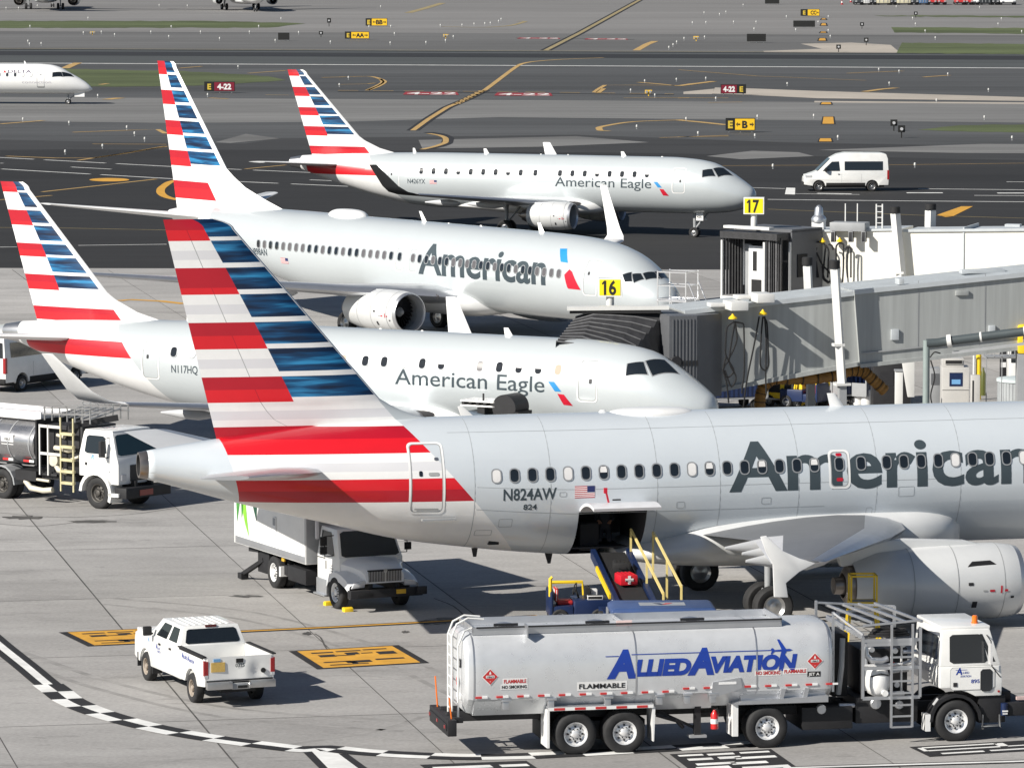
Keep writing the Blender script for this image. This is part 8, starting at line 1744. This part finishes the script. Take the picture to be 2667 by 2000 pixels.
# far airliners along the top edge, mostly above the frame
q = px(116, 25); farA = dict(label='airliner at the top left corner showing only engines and wheels', pos=(q.x, q.y + 19.6, R(90)), st=ST['B737'], skin=SILVER)
for k in ('wing', 'winglet', 'eng', 'stab', 'belly', 'gear', 'fin', 'fz', 'red_base', 'split', 'fin_margin', 'fin_t', 'tipround'): farA[k] = B_[k]
farA['gear'] = [(19.6, 2.86, 2.4, .56, .4, .43), (19.6, -2.86, 2.4, .56, .4, .43), (4.0, 0, 1.9, .34, .2, .22)]; farA['eng'] = dict(B_['eng'], tail=.88, core=.3); airliner(farA)
q = px(694, 31); farB = dict(label='airliner at the top edge facing the camera with only gear and wings showing', pos=(q.x - 1.0, q.y - 4, R(-77)), st=ST['B737'], skin=WHITE)
for k in ('wing', 'winglet', 'eng', 'stab', 'belly', 'gear', 'fin', 'fz', 'red_base', 'split', 'fin_margin', 'fin_t', 'tipround'): farB[k] = B_[k]
farB['eng'] = dict(B_['eng'], r=.8, z=1.75); airliner(farB)
# white regional jet nosing in from the left edge
CRJ = [(0, 1.46, 1.56, .02), (.35, 1.25, 1.95, .32), (1.2, 1.1, 2.55, .72), (2.2, 1.04, 3.1, 1.05), (3.2, 1.03, 3.66, 1.25), (4.2, 1.03, 3.92, 1.33), (5.6, 1.03, 4.0, 1.345), (24, 1.03, 4.0, 1.345), (28, 1.5, 4.0, 1.2), (33, 2.6, 3.9, .6), (36, 3.2, 3.7, .25)]
q = px(185, 272); PUR = M('soft_grey_script', (.42, .40, .46), .5)
crj = dict(label='white regional jet whose nose enters from the left edge beyond the parked planes', pos=(q.x + 2.15, q.y - .25, -.10), st=CRJ, skin=M('clean_white', (.84, .84, .83), .3, 0, .02, 1, coat=.5),
 wing=[(14.5, .8, 1.3, 5.5, 1, 0), (15.5, 1.35, 1.35, 4.8, 1, 0), (20.5, 11.4, 2.2, 1.4, .9, 0)], belly=[(13, .4, 1.1, 1.5), (14, 1.3, .9, 1.8), (18, 1.35, .9, 1.8), (21, .5, 1.1, 1.5)], gear=[(17.5, 2.0, 1.6, .45, .3, .25), (17.5, -2.0, 1.6, .45, .3, .25), (2.45, 0, 1.2, .28, .16, .15)],
 fin=(7.3, 36.2, 34.0, 3.6, 33.5, 30.0, [(30.0, 4.2), (29.4, 4.0), (28.8, 3.95)]), fz=[7.3, 7.0, 6.6, 6.2, 5.8, 5.4, 5.0, 4.2, 4.1], red_base=4.0, split=(.5, .5),
 windows=[(8.3 + .8 * k, 2.95, 'd') for k in range(-1, 14)] + [(6.7, 2.95, 'w'), (5.9, 2.95, 'w')], wsize=(.2, .32), doors=[(4.95, 2.45, .78, 1.55, .03, PALE, [(0, .5, .2, .12, 1), (0, -.72, .72, .07, 5)])],
 text=[('DELTA', 8.25, 3.12, .32, 2.35, .012, M('dark_purple_lettering', (.06, .04, .10), .5)), ('connection', 6.8, 2.1, .24, 2.9, -.004, PUR)],
 cockpit=[[(3.75, .55), (2.95, .8), (2.75, .45), (3.75, .22)], [(2.9, .85), (2.1, 1.25), (1.75, 1.0), (2.7, .48)]], antennas=[(6.6, .3, .2, .15)])
pl, FC = airliner(crj)
mb = MB(); FC.wrap(mb, tris2d([(0, 0), (.32, 0), (.16, .3)]), 8.72, 3.14, .006, .2, .1, m=0); FC.wrap(mb, tris2d([(.05, .02), (.27, .02), (.16, .12)]), 8.72, 3.14, .009, .2, .1, m=1); mb.build('emblem', [REDP, WRED], pl)
mb = MB(); mb.box(-1.75, -.75, .24, .27, .75, 1.2); mb.box(-1.75, -.75, -.27, -.24, .75, 1.2); mb.build('gear_door', [WHITE], pl)
